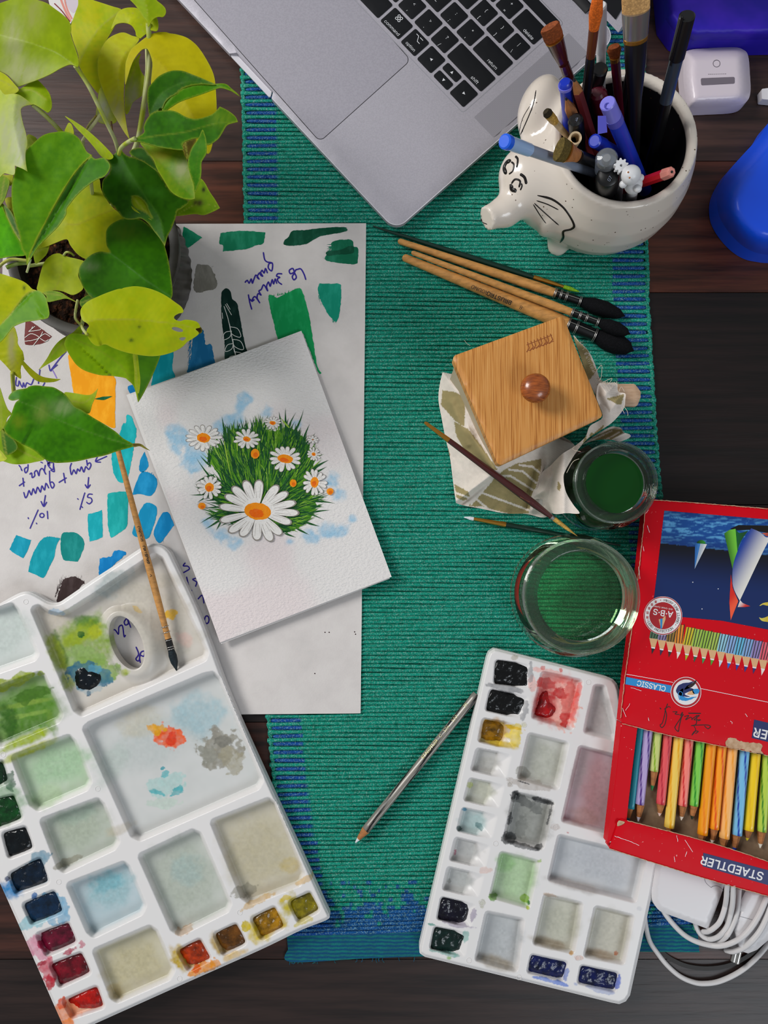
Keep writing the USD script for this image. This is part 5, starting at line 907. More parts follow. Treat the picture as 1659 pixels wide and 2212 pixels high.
leaf(conv(*k5_, [(1200, 1130), (1090, 1230), (950, 1310), (860, 1380), (780, 1480), (700, 1620), (620, 1730), (575, 1788), (575, 1788), (680, 1720), (800, 1650), (920, 1570), (1000, 1500), (1050, 1400), (1220, 1250)]), conv(*k5_, [(1200, 1160), (900, 1420), (576, 1785)]), .09, '#98a60c', '#7d9a0c', seed=46, dz=-.010)
r22 = conv(*k5_, [(540, 603), (440, 630), (350, 700), (250, 830), (150, 960), (50, 1070), (-40, 1160)])
leaf(conv(*k5_, [(-40, 340), (0, 350), (100, 380), (250, 430), (350, 470), (420, 520), (480, 580), (540, 603)]) + r22[1:], r22, .108, '#a8aa0a', '#98a008', seed=47, twist=.003, dz=-.004, pale=[(52, 622, 3, 5, '#3f5f10')])
leaf(r22 + conv(*k5_, [(-40, 1400), (0, 1375), (50, 1330), (150, 1200), (210, 1140), (350, 1080), (470, 1060), (600, 1040), (700, 1020), (730, 980), (735, 920), (710, 800), (690, 720), (650, 660), (600, 618)]), r22, .108, '#5d8a0a', '#4c7d0a', seed=48, twist=-.006, dz=-.004)
leaf([(134, 550), (126, 547), (113, 550), (101, 559), (93, 572), (87, 591), (82, 612), (80, 626), (94, 633), (116, 627), (137, 630), (158, 637), (179, 624), (174, 608), (169, 595), (172, 582), (183, 566), (166, 559), (152, 556), (140, 552)], [(134, 551), (132, 580), (126, 610), (116, 627)], .08, '#a0a80a', '#8f9c0c', seed=49, ridge='#b8bc30', ribw=1.0)
leaf([(93, 632), (110, 628), (130, 631), (145, 640), (168, 654), (144, 645), (125, 648), (103, 652), (100, 640)], [(93, 634), (130, 638), (165, 653)], .083, '#6b8f10', seed=50)
leaf(conv(*k5_, [(1190, 760), (1290, 680), (1360, 680), (1410, 710), (1320, 770), (1220, 850)]), [(173, 655), (200, 645)], .09, '#2f6a0c', seed=51)
leaf([(8, 728), (22, 714), (30, 706), (35, 718), (38, 732), (38, 742), (45, 754), (49, 760), (52, 777), (51, 780), (68, 797), (88, 812), (109, 817), (131, 819), (131, 819), (115, 825), (86, 825), (70, 816), (55, 799), (47, 788), (44, 799), (45, 817), (37, 814), (27, 806), (12, 789), (0, 777), (-6, 772), (-6, 742)], [(30, 708), (30, 770), (60, 800), (130, 819)], .084, '#a8a83a', '#979e2c', seed=52, dz=-.02, pale=[(25, 750, 8, 40, '#c2be7a')], ribw=.5)
rib26 = conv(*k7_, [(200, 620), (420, 700), (560, 790), (900, 930), (1200, 1030), (1400, 1085)])
leaf(conv(*k7_, [(88, 590), (110, 540), (170, 500), (280, 480), (300, 465), (370, 450), (470, 460), (560, 470), (620, 500), (680, 540), (730, 600), (780, 670), (860, 710), (980, 790), (1100, 860), (1220, 940), (1300, 1010), (1390, 1060), (1412, 1095), (1412, 1095), (1250, 1140), (1100, 1190), (950, 1220), (820, 1250), (690, 1265), (560, 1265), (470, 1230), (350, 1130), (250, 1080), (160, 1030), (90, 980), (40, 910), (60, 850), (110, 770), (160, 640), (200, 600), (130, 612)]), rib26, .112, '#3f7c08', '#2c640a', seed=53, dz=-.012, cup=-.006, ridge='#6d9a3a', ribw=1.0, pale=[(135, 880, 30, 16, '#8fae6a'), (90, 890, 16, 20, '#7fa03c'), (40, 910, 14, 14, '#7f9c14')])
leaf(conv(*k7_, [(1385, 1068), (1440, 1062), (1490, 1070), (1535, 1105), (1580, 1138), (1530, 1120), (1470, 1092), (1412, 1100)]), conv(*k7_, [(1390, 1085), (1480, 1085), (1575, 1136)]), .1, '#4f3424', seed=54, label='dry brown leaf tip', ridge='#4f3424')
leaf([(139, 848), (160, 849), (184, 853), (197, 852), (207, 844), (211, 839), (211, 839), (206, 857), (199, 873), (192, 893), (176, 887), (160, 879), (147, 865)], [(150, 865), (185, 868), (211, 840)], .09, '#93a20a', '#869a0e', seed=55)
leaf(conv(*k7_, [(-30, 960), (40, 905), (90, 980), (160, 1030), (350, 1130), (470, 1225), (360, 1260), (250, 1280), (130, 1280), (30, 1250), (-30, 1235)]), [(10, 930), (40, 970), (90, 995)], .086, '#7f9c0e', '#6f8f0e', seed=56)
leaf(conv(*k7_, [(15, 915), (60, 960), (160, 1040), (178, 1128), (62, 1186), (20, 1060)]), [(6, 930), (14, 980)], .090, '#2f640c', '#2a5a0a', seed=57)
leaf([(-4, 836), (0, 838), (8, 863), (16, 883), (24, 893), (16, 902), (12, 914), (6, 926), (0, 930), (-4, 900)], [(0, 840), (4, 925)], .088, '#8a9c14', '#77901a', seed=58)
leaf(conv(*k7_, [(-20, 1140), (0, 1130), (60, 1200), (70, 1225), (30, 1250), (-20, 1240)]), [(0, 975), (12, 990)], .096, '#b9bd8a', seed=59)
def stem(pts, w, zs_, c='#98a41c', c2='#c2c68a'):
    p = crom(pts, False, 6); z = np.interp(np.linspace(0, 1, len(p)), np.linspace(0, 1, len(zs_)), zs_)
    q = P(p[:, 0], p[:, 1], z); r = np.full(len(p), w / 2 * (CAMH - np.mean(zs_)) / FPX)
    V, F = tube(q, r, 9)
    k = sstep(.3, .7, fbm(V * 160, 2, 3))[:, None]
    part(plant, 'stem', (V, F, lin(c) * (1 - k) + lin(c2) * k * .8), 'stem_green', True)
stem([(162, 142), (175, 160), (194, 191), (216, 236), (235, 275), (248, 302), (256, 330)], 9, [.14, .13, .112, .1])
stem([(70, 226), (101, 253), (131, 284), (160, 320)], 10, [.12, .11, .1])
stem([(320, 50), (322, 80), (323, 105), (321, 163), (312, 217), (300, 293), (288, 330)], 12, [.118, .112, .108, .104, .1])
stem([(316, 100), (317, 150), (310, 210)], 7, [.106, .103, .1], '#b8bc7a')
stem([(292, 299), (275, 308), (262, 319), (257, 334)], 9, [.147, .14, .13])
stem([(222, 240), (205, 265), (190, 285), (178, 305)], 7, [.1, .096, .09], '#c2be8a')
stem([(208, 250), (192, 270), (183, 290)], 5, [.097, .094, .09], '#a08a30')
stem([(240, 262), (243, 285), (251, 312), (256, 328)], 4, [.1, .098, .096], '#7a5a20', '#4a3418')
stem([(-4, 578), (10, 566), (28, 560), (60, 563)], 7, [.078, .078, .075], '#b0b04a'); stem([(14, 578), (36, 570), (62, 568)], 9, [.076, .074, .07], '#6f8f14')
stem([(168, 648), (164, 668), (163, 688), (176, 704)], 6, [.085, .08, .09], '#a8ac3a'); stem([(137, 552), (143, 545), (152, 546), (160, 552)], 5, [.08, .082, .078])
stem([(27, 805), (28, 825), (30, 848)], 9, [.075, .07, .066], '#a0a62c'); stem([(66, 560), (62, 575), (58, 588)], 5, [.118, .116, .112], '#a8b480')
stem([(160, 560), (180, 568), (195, 580)], 4, [.07, .068, .06], '#a08030'); stem([(188, 722), (180, 712), (176, 702)], 7, [.127, .11, .09], '#a0a62c')
for (a, b, za) in [((256, 330), (222, 540), .1), ((288, 330), (240, 530), .1), ((160, 320), (190, 540), .1), ((178, 305), (200, 540), .09), ((191, 345), (205, 550), .125), ((60, 575), (150, 560), .07), ((176, 704), (190, 600), .09)]:
    stem([a, ((a[0] + b[0]) / 2 + 4, (a[1] + b[1]) / 2), b], 8, [za, .07, .045], '#8a9a24')
# ------------------------------------------------------------------ elephant pen cup
def surface_net(f, lo, hi, h):
    """the zero surface of f (negative inside) as quads"""
    lo, hi = np.array(lo), np.array(hi); n = np.ceil((hi - lo) / h).astype(int) + 1
    g = np.stack(np.meshgrid(*[lo[k] + h * np.arange(n[k]) for k in range(3)], indexing='ij'), -1)
    v = f(g.reshape(-1, 3)).reshape(n); s = v < 0
    acc = np.zeros((*(n - 1), 3)); cnt = np.zeros(n - 1)
    for ax in range(3):
        a = [slice(None)] * 3; b = [slice(None)] * 3; a[ax], b[ax] = slice(0, -1), slice(1, None); a, b = tuple(a), tuple(b)
        cr = s[a] != s[b]; t = np.where(cr, v[a] / np.where(cr, v[a] - v[b], 1), 0); p = g[a].copy(); p[..., ax] += t * h
        o = [k for k in range(3) if k != ax]
        for d0 in (0, 1):
            for d1 in (0, 1):
                sl = [None] * 3; sl[ax] = slice(None); full = [None] * 3; full[ax] = slice(None)
                for oo, dd in zip(o, (d0, d1)): sl[oo] = slice(dd, n[oo] - 1 + dd)
                acc += np.where(cr[tuple(sl)][..., None], p[tuple(sl)], 0); cnt += cr[tuple(sl)]
    ok = cnt > 0; idx = -np.ones(n - 1, int); idx[ok] = np.arange(ok.sum()); V = acc[ok] / cnt[ok][:, None]; F = []
    for ax in range(3):
        o = [k for k in range(3) if k != ax]; a = [slice(1, -1)] * 3; b = [slice(1, -1)] * 3; a[ax], b[ax] = slice(0, -1), slice(1, None)
        sa, sb = s[tuple(a)], s[tuple(b)]; q = []
        for d0, d1 in ((0, 0), (1, 0), (1, 1), (0, 1)):
            sl = [slice(None)] * 3
            for oo, dd in zip(o, (d0, d1)): sl[oo] = slice(dd, n[oo] - 2 + dd)
            q.append(idx[tuple(sl)])
        q = np.stack(q, -1); m1, m2 = sa & ~sb, ~sa & sb
        if ax == 1: m1, m2 = m2, m1
        F += [q[m1], q[m2][:, ::-1]]
    F = np.vstack(F)
    for _ in range(4):
        e = 2e-4; f0 = f(V); gr = np.stack([f(V + np.eye(3)[k] * e) - f0 for k in range(3)], -1) / e
        V = V - np.clip(f0 / np.maximum((gr ** 2).sum(-1), .05), -.6 * h, .6 * h)[:, None] * gr
    return V, np.vstack([F[:, [0, 1, 2]], F[:, [0, 2, 3]]])
def smin(a, b, k):
    h = np.clip(.5 + .5 * (b - a) / k, 0, 1); return b * (1 - h) + a * h - k * h * (1 - h)
def ell(p, c, r, rot=0.):
    q = p - np.asarray(c); ca, sa = math.cos(rot), math.sin(rot); q = np.stack([q[:, 0] * ca + q[:, 1] * sa, -q[:, 0] * sa + q[:, 1] * ca, q[:, 2]], -1)
    r = np.asarray(r); k0 = np.linalg.norm(q / r, axis=1); k1 = np.linalg.norm(q / r ** 2, axis=1); return k0 * (k0 - 1) / np.maximum(k1, 1e-9)
def cone(p, a, b, ra, rb):
    a, b = np.asarray(a), np.asarray(b); ab = b - a; t = np.clip((p - a) @ ab / (ab @ ab), 0, 1); return np.linalg.norm(p - a - t[:, None] * ab, axis=1) - (ra + (rb - ra) * t)
EC = P(1312, 368, .045).copy(); EC[2] = 0
ETOP = .0905
def cup_sdf(p, cavity=True):
    q = p - EC; r = np.linalg.norm(q[:, :2], axis=1)
    R = np.interp(p[:, 2], [.003, .008, .018, .032, .048, .062, .076, .09, .1], [.044, .050, .0565, .0605, .0615, .0600, .0565, .0515, .046])
    d = (r - R) * .9
    d = np.maximum(d, p[:, 2] - ETOP); d = np.maximum(d, .0045 - p[:, 2])
    d = smin(d, ell(p, P(1151, 383, .060), (.0258, .0245, .0235)), .014)
    d = smin(d, ell(p, P(1200, 420, .045), (.030, .026, .028)), .016)
    d = smin(d, cone(p, P(1122, 430, .056), P(1092, 456, .057), .0145, .0112), .006)
    ta, tb = P(1092, 456, .057), P(1054, 471, .061); tdir = (tb - ta) / np.linalg.norm(tb - ta)
    tk = np.maximum(cone(p, ta, tb + tdir * .006, .0108, .0082), (p - tb) @ tdir - .0012)
    d = smin(d, tk, .004)
    d = smin(d, ell(p, P(1166, 232, .068), (.0150, .0235, .020), -.4), .014)
    d = smin(d, ell(p, P(1203, 468, .044), (.0175, .0075, .0195), .75), .004)
    d = smin(d, ell(p, P(1303, 470, .030), (.026, .013, .027), .2), .008)
    d = smin(d, cone(p, P(1205, 530, .006), P(1215, 480, .022), .0085, .012), .006)
    if cavity:
        rc = np.interp(p[:, 2], [.01, .014, .06, .09, .1], [.040, .045, .0475, .0452, .0452]); c = np.maximum(r - rc, .011 - p[:, 2])
        k = .004; h = np.clip(.5 - .5 * (d + c) / k, 0, 1); d = d * (1 - h) + -c * h + k * h * (1 - h)
        d = d + .0
    return np.maximum(d, .0045 - p[:, 2])
def on_cup(u, v):
    d = P(u, v, 0.) - np.array([0, 0, CAMH]); d /= np.linalg.norm(d, axis=-1, keepdims=True); t = np.full(len(d), .48)
    for _ in range(120): t = t + np.clip(cup_sdf(np.array([0, 0, CAMH]) + d * t[:, None]) * .7, -.01, .02)
    return np.array([0, 0, CAMH]) + d * t[:, None]
def ex_speck(n, l, pr):
    n['vo'] = ('voronoi_texture', {'scale': 240.}); l.append(('geo.position', 'vo.vector'))
    n['mv'] = ('map_range', {'from_min': .10, 'from_max': .16, 'to_min': 1., 'to_max': 0., 'clamp': True}); l.append(('vo.distance', 'mv.value'))
    n['wn'] = ('noise_texture', {'scale': 70.}); l.append(('geo.position', 'wn.vector')); n['mw2'] = ('map_range', {'from_min': .52, 'from_max': .6, 'clamp': True}); l.append(('wn.fac', 'mw2.value'))
    n['mu'] = ('math', {'math_type': 'multiply'}); l += [('mv.result', 'mu.value1'), ('mw2.result', 'mu.value2')]
    n['cx'] = ('mix_color', {'a': pr['base_color'], 'b': tuple(lin('#4a3222'))}); l[:] = [x for x in l if x[1] != 'p.base_color']; l += [('at.color', 'cx.a'), ('mu.value', 'cx.fac'), ('cx.result', 'p.base_color')]
M('speckled_ceramic', '#d3c8bb', .22, spec=.5, coat=.3, attr=True, extra=ex_speck)
M('inner_dark', '#17161a', .4, spec=.3)
M('black_glaze', '#15110f', .3, spec=.4)
cup = thing('elephant_pen_cup', 'speckled cream ceramic elephant shaped pen cup with black painted eyes and ears', 'pen holder', (EC[0], EC[1], .0036))
lo = P(1040, 560, .02); 
body = surface_net(cup_sdf, (P(1030, 470, .06)[0] - .006, EC[1] - .078, .001), (EC[0] + .068, EC[1] + .068, .097), .0019)
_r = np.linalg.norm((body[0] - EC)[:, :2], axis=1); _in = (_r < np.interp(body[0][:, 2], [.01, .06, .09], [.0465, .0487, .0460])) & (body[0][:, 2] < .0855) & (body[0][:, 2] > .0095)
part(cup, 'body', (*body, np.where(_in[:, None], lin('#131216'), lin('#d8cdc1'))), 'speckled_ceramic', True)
def glaze(pts, w, name='painted_line'):
    pp = crom(np.array([(1000 + x / 2.517, y / 2.517) for x, y in pts]), False, 6); q = on_cup(pp[:, 0], pp[:, 1]); back = q - np.array([0, 0, CAMH]); back /= np.linalg.norm(back, axis=1, keepdims=True)
    t = np.linspace(0, 1, len(q)); r = w / 2.517 / 2 / 2900 * np.clip(np.minimum(t, 1 - t) * 8 + .35, 0, 1)
    part(cup, name, tube(q + back * (r * .55)[:, None], r, 7), 'black_glaze', True)
for pts, w in [([(405, 1062), (480, 1080), (540, 1120), (580, 1170), (605, 1222), (592, 1243), (548, 1256), (546, 1290), (528, 1320)], 15), ([(400, 1090), (460, 1110), (520, 1140)], 8), ([(388, 1104), (450, 1160), (522, 1224)], 9), ([(382, 1110), (420, 1170), (452, 1214)], 7), ([(398, 490), (385, 560), (355, 640), (310, 740)], 7), ([(365, 575), (325, 645), (306, 720)], 5), ([(378, 590), (345, 660), (322, 720)], 5)]:
    glaze(pts, w, 'ear_line')
for pts, w in [([(240, 945), (228, 915), (242, 885), (262, 878)], 22), ([(262, 880), (278, 895), (272, 930), (250, 948)], 9), ([(285, 850), (299, 868), (294, 912)], 11), ([(268, 1000), (270, 1030), (296, 1035)], 24), ([(264, 1000), (285, 975), (312, 985), (305, 1020)], 10), ([(310, 945), (336, 965), (346, 1002)], 14), ([(316, 995), (322, 1010), (312, 1035)], 8)]:
    glaze(pts, w * 1.25, 'eye_line')
glaze([(97, 1188), (108, 1208), (132, 1219)], 6, 'trunk_line')

# ------------------------------------------------------------------ pens, pencils and brushes standing in the cup
for nm, c, r_, kw in [('handle_black', '#0b0b0d', .35, {}), ('handle_green', '#062a20', .35, {}), ('handle_maroon', '#3f0d0d', .28, dict(coat=.4)), ('ferrule_gold', '#c08a3a', .3, dict(metal=.9)), ('ferrule_silver', '#b8b4b0', .28, dict(metal=.9)), ('ferrule_copper', '#8a4a2a', .3, dict(metal=.7)), ('bristle_brown', '#7a3a14', .7, {}), ('bristle_orange', '#c25a14', .7, {}), ('bristle_dark', '#2c2412', .8, {}), ('bristle_olive', '#54451a', .8, {}), ('bristle_tan', '#c99a62', .6, {}), ('bristle_black', '#07070a', .85, dict(spec=.15)), ('bristle_white', '#c9cdd2', .5, {}), ('bristle_gold', '#b08a3f', .5, {}), ('bristle_lime', '#6f9c14', .5, {}), ('bristle_navy', '#0c1a20', .5, {}),
                       ('wood_pale', '#c98f4c', .5, {}), ('wood_tip', '#b0703c', .6, {}), ('wood_cream', '#d8bd95', .55, {}), ('pen_purple', '#4f4fb4', .3, {}), ('pen_blue', '#1d35b4', .3, {}), ('pen_violet', '#7a78d8', .3, {}), ('pen_white', '#d8d8da', .35, {}), ('pen_gunmetal', '#4d5866', .3, dict(metal=.6)), ('pen_red', '#c01824', .35, {}), ('pencil_red', '#7d2a2c', .4, {}), ('pen_maroon', '#4f0c1e', .25, {}), ('lead_black', '#141416', .5, {}), ('pen_clear_blue', '#9cb8de', .2, {}), ('pen_cap_blue', '#1d5fe0', .25, {}), ('pen_grey', '#8a93a6', .3, {}), ('pen_pink', '#d8877a', .5, {})]:
    if nm.startswith('bristle'): M(nm, c, r_, stretch=(1, 1, 1), bump=(1600, .5, .0006), var=(700, '#%02x%02x%02x' % tuple(min(255, int(x * 1.25 + 8)) for x in bytes.fromhex(c[1:])), .45, .7), spec=kw.get('spec', .3))
    elif nm in ('wood_pale', 'wood_tip', 'wood_cream'): M(nm, c, r_, var=(140, '#%02x%02x%02x' % tuple(int(x * .8) for x in bytes.fromhex(c[1:])), .4, .7), stretch=(1, 3, 1))
    else: M(nm, c, r_, **kw)
M('pen_clear', '#e4eaf0', .08, trans=.85, ior=1.4)
PENS = []
def pen(name, label, cat, top, zt, bot, zb, parts, sides=18, group=None, loc=None):
    """parts: (name, material, [(mm from the top end, radius in mm)...], flatten) in order from the top end"""
    a, b = P(*top, zt), P(*bot, zb); L = np.linalg.norm(b - a)
    t = thing(name, label, cat, b if loc is None else loc, group); PENS.append((label, top, zt, bot, zb, max([r for p_ in parts for x, r in p_[2]] + [4.4]) / 1000))
    for pr in parts:
        nm, m, prof = pr[:3]; fl = pr[3] if len(pr) > 3 else None; lab = pr[4] if len(pr) > 4 else None
        pf = [((x if x >= 0 else L * 1000 + x) / 1000 / L, r / 1000) for x, r in prof]
        part(t, nm, rod(a, b, pf, sides if fl is None or fl == 'hex' else 24, None if fl == 'hex' else fl, face=np.array([0, 0, CAMH])), m, 35, label=lab)
    return t, a, b, L
E_ = 1e9
pen('paint_brush', 'flat brush with russet bristles and dark ferrule nearest the laptop keys', 'paint brush', (1187, 57), .165, (1301, 359), 0.0166, [('bristles', 'bristle_brown', [(0, 5.6), (1, 6.2), (9, 6.2), (13, 5.6)], (1, .4)), ('ferrule', 'handle_maroon', [(12.5, 5.7), (26, 4.6), (36, 3.4)], (1, .62)), ('band', 'ferrule_gold', [(12, 5.9), (12.8, 5.9)], (1, .62)), ('handle', 'handle_maroon', [(35.5, 3.5), (60, 3.6), (-1, 2.2)])])
pen('paint_brush', 'tall round brush with orange bristles leaning towards the top edge', 'paint brush', (1292, -14), .19, (1247, 369), 0.0298, [('bristles', 'bristle_orange', [(0, .8), (4, 3.2), (14, 4.2), (26, 3.0)]), ('ferrule', 'ferrule_copper', [(25, 3.2), (48, 2.9)]), ('handle', 'handle_black', [(47.5, 3.1), (80, 3.4), (-1, 2)])])
pen('paint_brush', 'large flat brush with tan bristles in a wide silver ferrule', 'paint brush', (1374, -48), .205, (1370, 441), 0.014, [('bristles', 'bristle_tan', [(0, 7.4), (6, 8.2), (22, 8.0)], (1, .45)), ('ferrule', 'ferrule_silver', [(21, 8.2), (32, 7.7), (43, 7.2)], (1, .6)), ('band', 'ferrule_gold', [(40, 7.4), (42.6, 7.4)], (1, .66)), ('handle', 'handle_black', [(42.5, 7.0), (60, 6.6), (90, 4.5), (-1, 2.5)], (1, .75))])
pen('paint_brush', 'small fan tipped brown brush in the middle of the pen cup', 'paint brush', (1326, 100), .142, (1347, 332), 0.0405, [('bristles', 'bristle_brown', [(0, 3.6), (3, 4.6), (9, 3.3)], (1, .6)), ('ferrule', 'ferrule_gold', [(8.6, 3.4), (12, 3.2)]), ('handle', 'pen_maroon', [(11.8, 3.1), (40, 3.1), (-1, 2.2)])])
pen('paint_brush', 'thin brush with pointed orange tip slanting beside the wide silver ferrule', 'paint brush', (1375, 54), .163, (1332, 317), 0.02, [('bristles', 'bristle_orange', [(0, .6), (3, 1.6), (8, 1.8)]), ('ferrule', 'ferrule_gold', [(7.8, 1.9), (22, 1.7)]), ('handle', 'handle_black', [(21.8, 1.9), (60, 2.4), (-1, 1.5)])])
pen('paint_brush', 'little dark bristle brush with pale ferrule at the cup rim left', 'paint brush', (1179, 240), .128, (1302, 383), 0.0201, [('bristles', 'bristle_dark', [(0, 2.2), (3, 3.2), (6, 3.0)], (1, .6)), ('ferrule', 'bristle_gold', [(5.8, 3.1), (14, 3.0), (18, 2.4)]), ('handle', 'wood_cream', [(17.8, 2.3), (-1, 2)])])
pen('paint_brush', 'wide flat brush with olive bristles and pale copper ferrule above the elephant head', 'paint brush', (1207, 322), .134, (1341, 371), 0.0545, [('bristles', 'bristle_olive', [(0, 7.4), (3, 7.6), (12, 6.6)], (1, .4)), ('band', 'ferrule_gold', [(11.6, 6.8), (13, 6.7)], (1, .5)), ('ferrule', 'wood_tip', [(12.8, 6.5), (24, 4.6), (30, 4.0)], (1, .6)), ('handle', 'handle_black', [(29.8, 4.2), (-1, 3.5)])])
pen('pen', 'black capped pen with grey barrel standing tallest at the right of the cup', 'pen', (1485, 32), .168, (1388, 421), 0.014, [('cap', 'handle_black', [(0, 4.0), (.8, 5.0), (30, 5.0), (31, 4.8)]), ('barrel', 'pen_gunmetal', [(30.5, 4.4), (66, 4.4)]), ('grip', 'handle_black', [(65.8, 4.5), (-2, 4.0)])])
a_, b_ = P(1474, 36, .170), P(1449, 140, .136)
part('/World/pen', 'clip', rod(a_, b_, [(0, .0009), (.5, .0011), (1, .0008)], 8), 'handle_black', True)
pen('pen', 'pen with round blue button end beside the red pencil', 'pen', (1221, 176), .128, (1242, 415), .014, [('button', 'pen_blue', [(0, 3.2), (1.2, 4.2), (3, 4.6)]), ('ring', 'pen_violet', [(2.8, 5.0), (5, 5.0)]), ('barrel', 'pen_blue', [(4.8, 4.2), (-1, 4)])])
pen('pen', 'lavender capped highlighter standing in the centre of the cup', 'pen', (1312, 222), .142, (1394, 412), 0.0406, [('cap', 'pen_violet', [(0, 4.6), (.8, 5.2), (16, 5.4)]), ('collar', 'pen_purple', [(15.8, 5.6), (22, 5.6)]), ('barrel', 'pen_blue', [(21.8, 5.3), (-1, 5)])])
part('/World/pen_002', 'clip', manifold3d.Manifold.hull_points(np.vstack([P(np.array([1291, 1309, 1312, 1291]), np.array([250, 250, 286, 290]), z) for z in (.142, .1455)])), 'pen_purple')
part('/World/pen_002', 'emblem', tube(P(1313 + 7 * np.cos(np.linspace(0, 6.3, 16)), 229 + 6 * np.sin(np.linspace(0, 6.3, 16)), .1423), .0004, 5), 'pen_purple')
pen('pen', 'blue pen half hidden beneath the lavender highlighter', 'pen', (1284, 304), .112, (1370, 350), 0.034, [('cap', 'pen_blue', [(0, 3.4), (1, 4.6), (18, 4.8)]), ('barrel', 'pen_blue', [(17.8, 4.2), (-1, 4)])])
pen('pen', 'clear gel pen with blue end lying out over the elephant head', 'pen', (1089, 305), .160, (1343, 394), 0.0348, [('end_plug', 'pen_cap_blue', [(0, 3.6), (.8, 4.6), (2.4, 4.8), (5, 4.7)]), ('cap', 'pen_clear_blue', [(4.8, 4.4), (30, 4.1)]), ('barrel', 'pen_grey', [(29.8, 3.6), (-1, 3.4)])])
pen('pen', 'black pen cap with pale logo behind the beige tube', 'pen', (1243, 256), .118, (1265, 438), 0.014, [('cap', 'handle_black', [(0, 3.4), (1.2, 4.9), (4, 5.4), (24, 5.4)]), ('barrel', 'handle_black', [(23.8, 4.8), (-1, 4.5)])])
part('/World/pen_005', 'logo', text_mesh3('F', (1247, 262), (-.9, .3), (.3, -.9), 9, .1186), 'pen_grey')
pen('pen', 'black pen marked 07 at the front rim of the cup', 'pen', (1313, 378), .108, (1303, 479), 0.014, [('cap', 'handle_black', [(0, 5.0), (1.5, 7.4), (6, 8.2), (24, 8.0)]), ('barrel', 'handle_black', [(23.8, 6), (-1, 5.5)])])
part('/World/pen_006', 'marking', text_mesh3('07', (1317, 393), (.5, -.86), (-.86, -.5), 7, .1086), 'pen_grey')
pen('pen', 'transparent pen with rounded clear end beside the white gear', 'pen', (1311, 338), .116, (1299, 452), 0.014, [('cap', 'pen_clear', [(0, 3.0), (1.5, 6.4), (4, 7.6), (20, 7.6)]), ('tip', 'ferrule_silver', [(3, 2.4), (10, 2.4)]), ('barrel', 'pen_grey', [(19, 6), (-1, 5)])])
pen('pen', 'black marker end with clip near the tall orange brush', 'pen', (1297, 148), .124, (1244, 324), 0.014, [('cap', 'handle_black', [(0, 4.4), (1, 5.2), (26, 5.2)]), ('barrel', 'pen_gunmetal', [(25.8, 4.6), (-1, 4.4)])])
pen('pen', 'dark red pen end under the black marker', 'pen', (1291, 198), .112, (1330, 351), 0.0162, [('cap', 'pen_maroon', [(0, 3.6), (1.5, 5.4), (4, 6.0), (24, 6.0)]), ('barrel', 'pen_maroon', [(23.8, 5), (-1, 4.6)])])
pen('pen', 'plain white stick pen rising behind the cup rim', 'pen', (1299, 10), .165, (1298, 328), 0.016, [('cap', 'pen_white', [(0, 2.6), (1, 3.4), (40, 3.6)]), ('barrel', 'pen_white', [(39.8, 3.2), (-1, 3)])])
pen('pencil', 'red pencil with sharpened dark point beside the blue button pen', 'pencil', (1239, 168), .136, (1317, 415), 0.014, [('lead', 'lead_black', [(0, .3), (3, 1.2)]), ('sharpened_wood', 'wood_tip', [(2.9, 1.2), (13, 3.5)]), ('barrel', 'pencil_red', [(12.9, 3.6), (-1, 3.6)], 'hex')], 6)
pen('pencil', 'sharpened pencil showing only its wooden cone beside the black cap', 'pencil', (1222, 211), .122, (1293, 387), 0.0429, [('lead', 'lead_black', [(0, .4), (2, 1.0)]), ('sharpened_wood', 'wood_tip', [(1.9, 1.0), (12, 4.2), (16, 4.2)]), ('barrel', 'pencil_red', [(15.8, 4.0), (-1, 4)], 'hex')], 6)
pen('pencil', 'bright red pencil with blunt pink end lying against the front right rim', 'pencil', (1452, 371), .112, (1321, 417), 0.031, [('lead', 'lead_black', [(0, .8), (.8, 1.0)]), ('sharpened_wood', 'pen_pink', [(.5, 2.6), (2, 3.8), (9, 4.2)]), ('barrel', 'pen_red', [(8.8, 3.9), (-1, 3.9)], 'hex')], 8)
t, a, b, L = pen('tube', 'hollow beige tube with open end at the left inside of the cup', 'tube', (1243, 298), .113, (1194, 377), 0.0239, [])
tb_ = rod(a, b, [(0, .0031), (.0, .0044), (1, .0044), (1, .0031), (0, .0031)], 20, caps=False); part(t, 'wall', tb_, 'wood_cream', 30)
gearp = Polygon([(1342 + (16 if (k // 2) % 2 else 12) * math.cos(k * math.pi / 18), 357 + (16 if (k // 2) % 2 else 12) * math.sin(k * math.pi / 18)) for k in range(36)]).difference(Point(1342, 357).buffer(3))
t = thing('gear_pen', 'pen topped with a small white plastic gear', 'pen', P(1338, 450, .014)); part(t, 'gear', flat(gearp, .112, .003), 'pen_white'); part(t, 'barrel', rod(P(1342, 357, .112), P(1333, 457, .0173), [(0, .003), (1, .003)]), 'pen_white', 30)
t = thing('figure_pen', 'pen topped with a tiny white rounded figure at the front rim', 'pen', P(1345, 450, .014)); part(t, 'head', ball(P(1363, 378, .114), .0066), 'pen_white', True); part(t, 'body', ball(P(1368, 398, .104), .0062, scale=(1, 1.1, 1)), 'pen_white', True)
for q in ((1383, 384), (1346, 398), (1378, 408)): part(t, 'limb', ball(P(*q, .109), .0026), 'pen_white', True)
for q in ((1357, 372), (1360, 384)): part(t, 'eye', ball(P(*q, .1195), .0006, 2), 'wood_tip', True)
part(t, 'barrel', rod(P(1368, 400, .100), P(1360, 458, .0307), [(0, .004), (1, .0035)]), 'pen_white', 30)
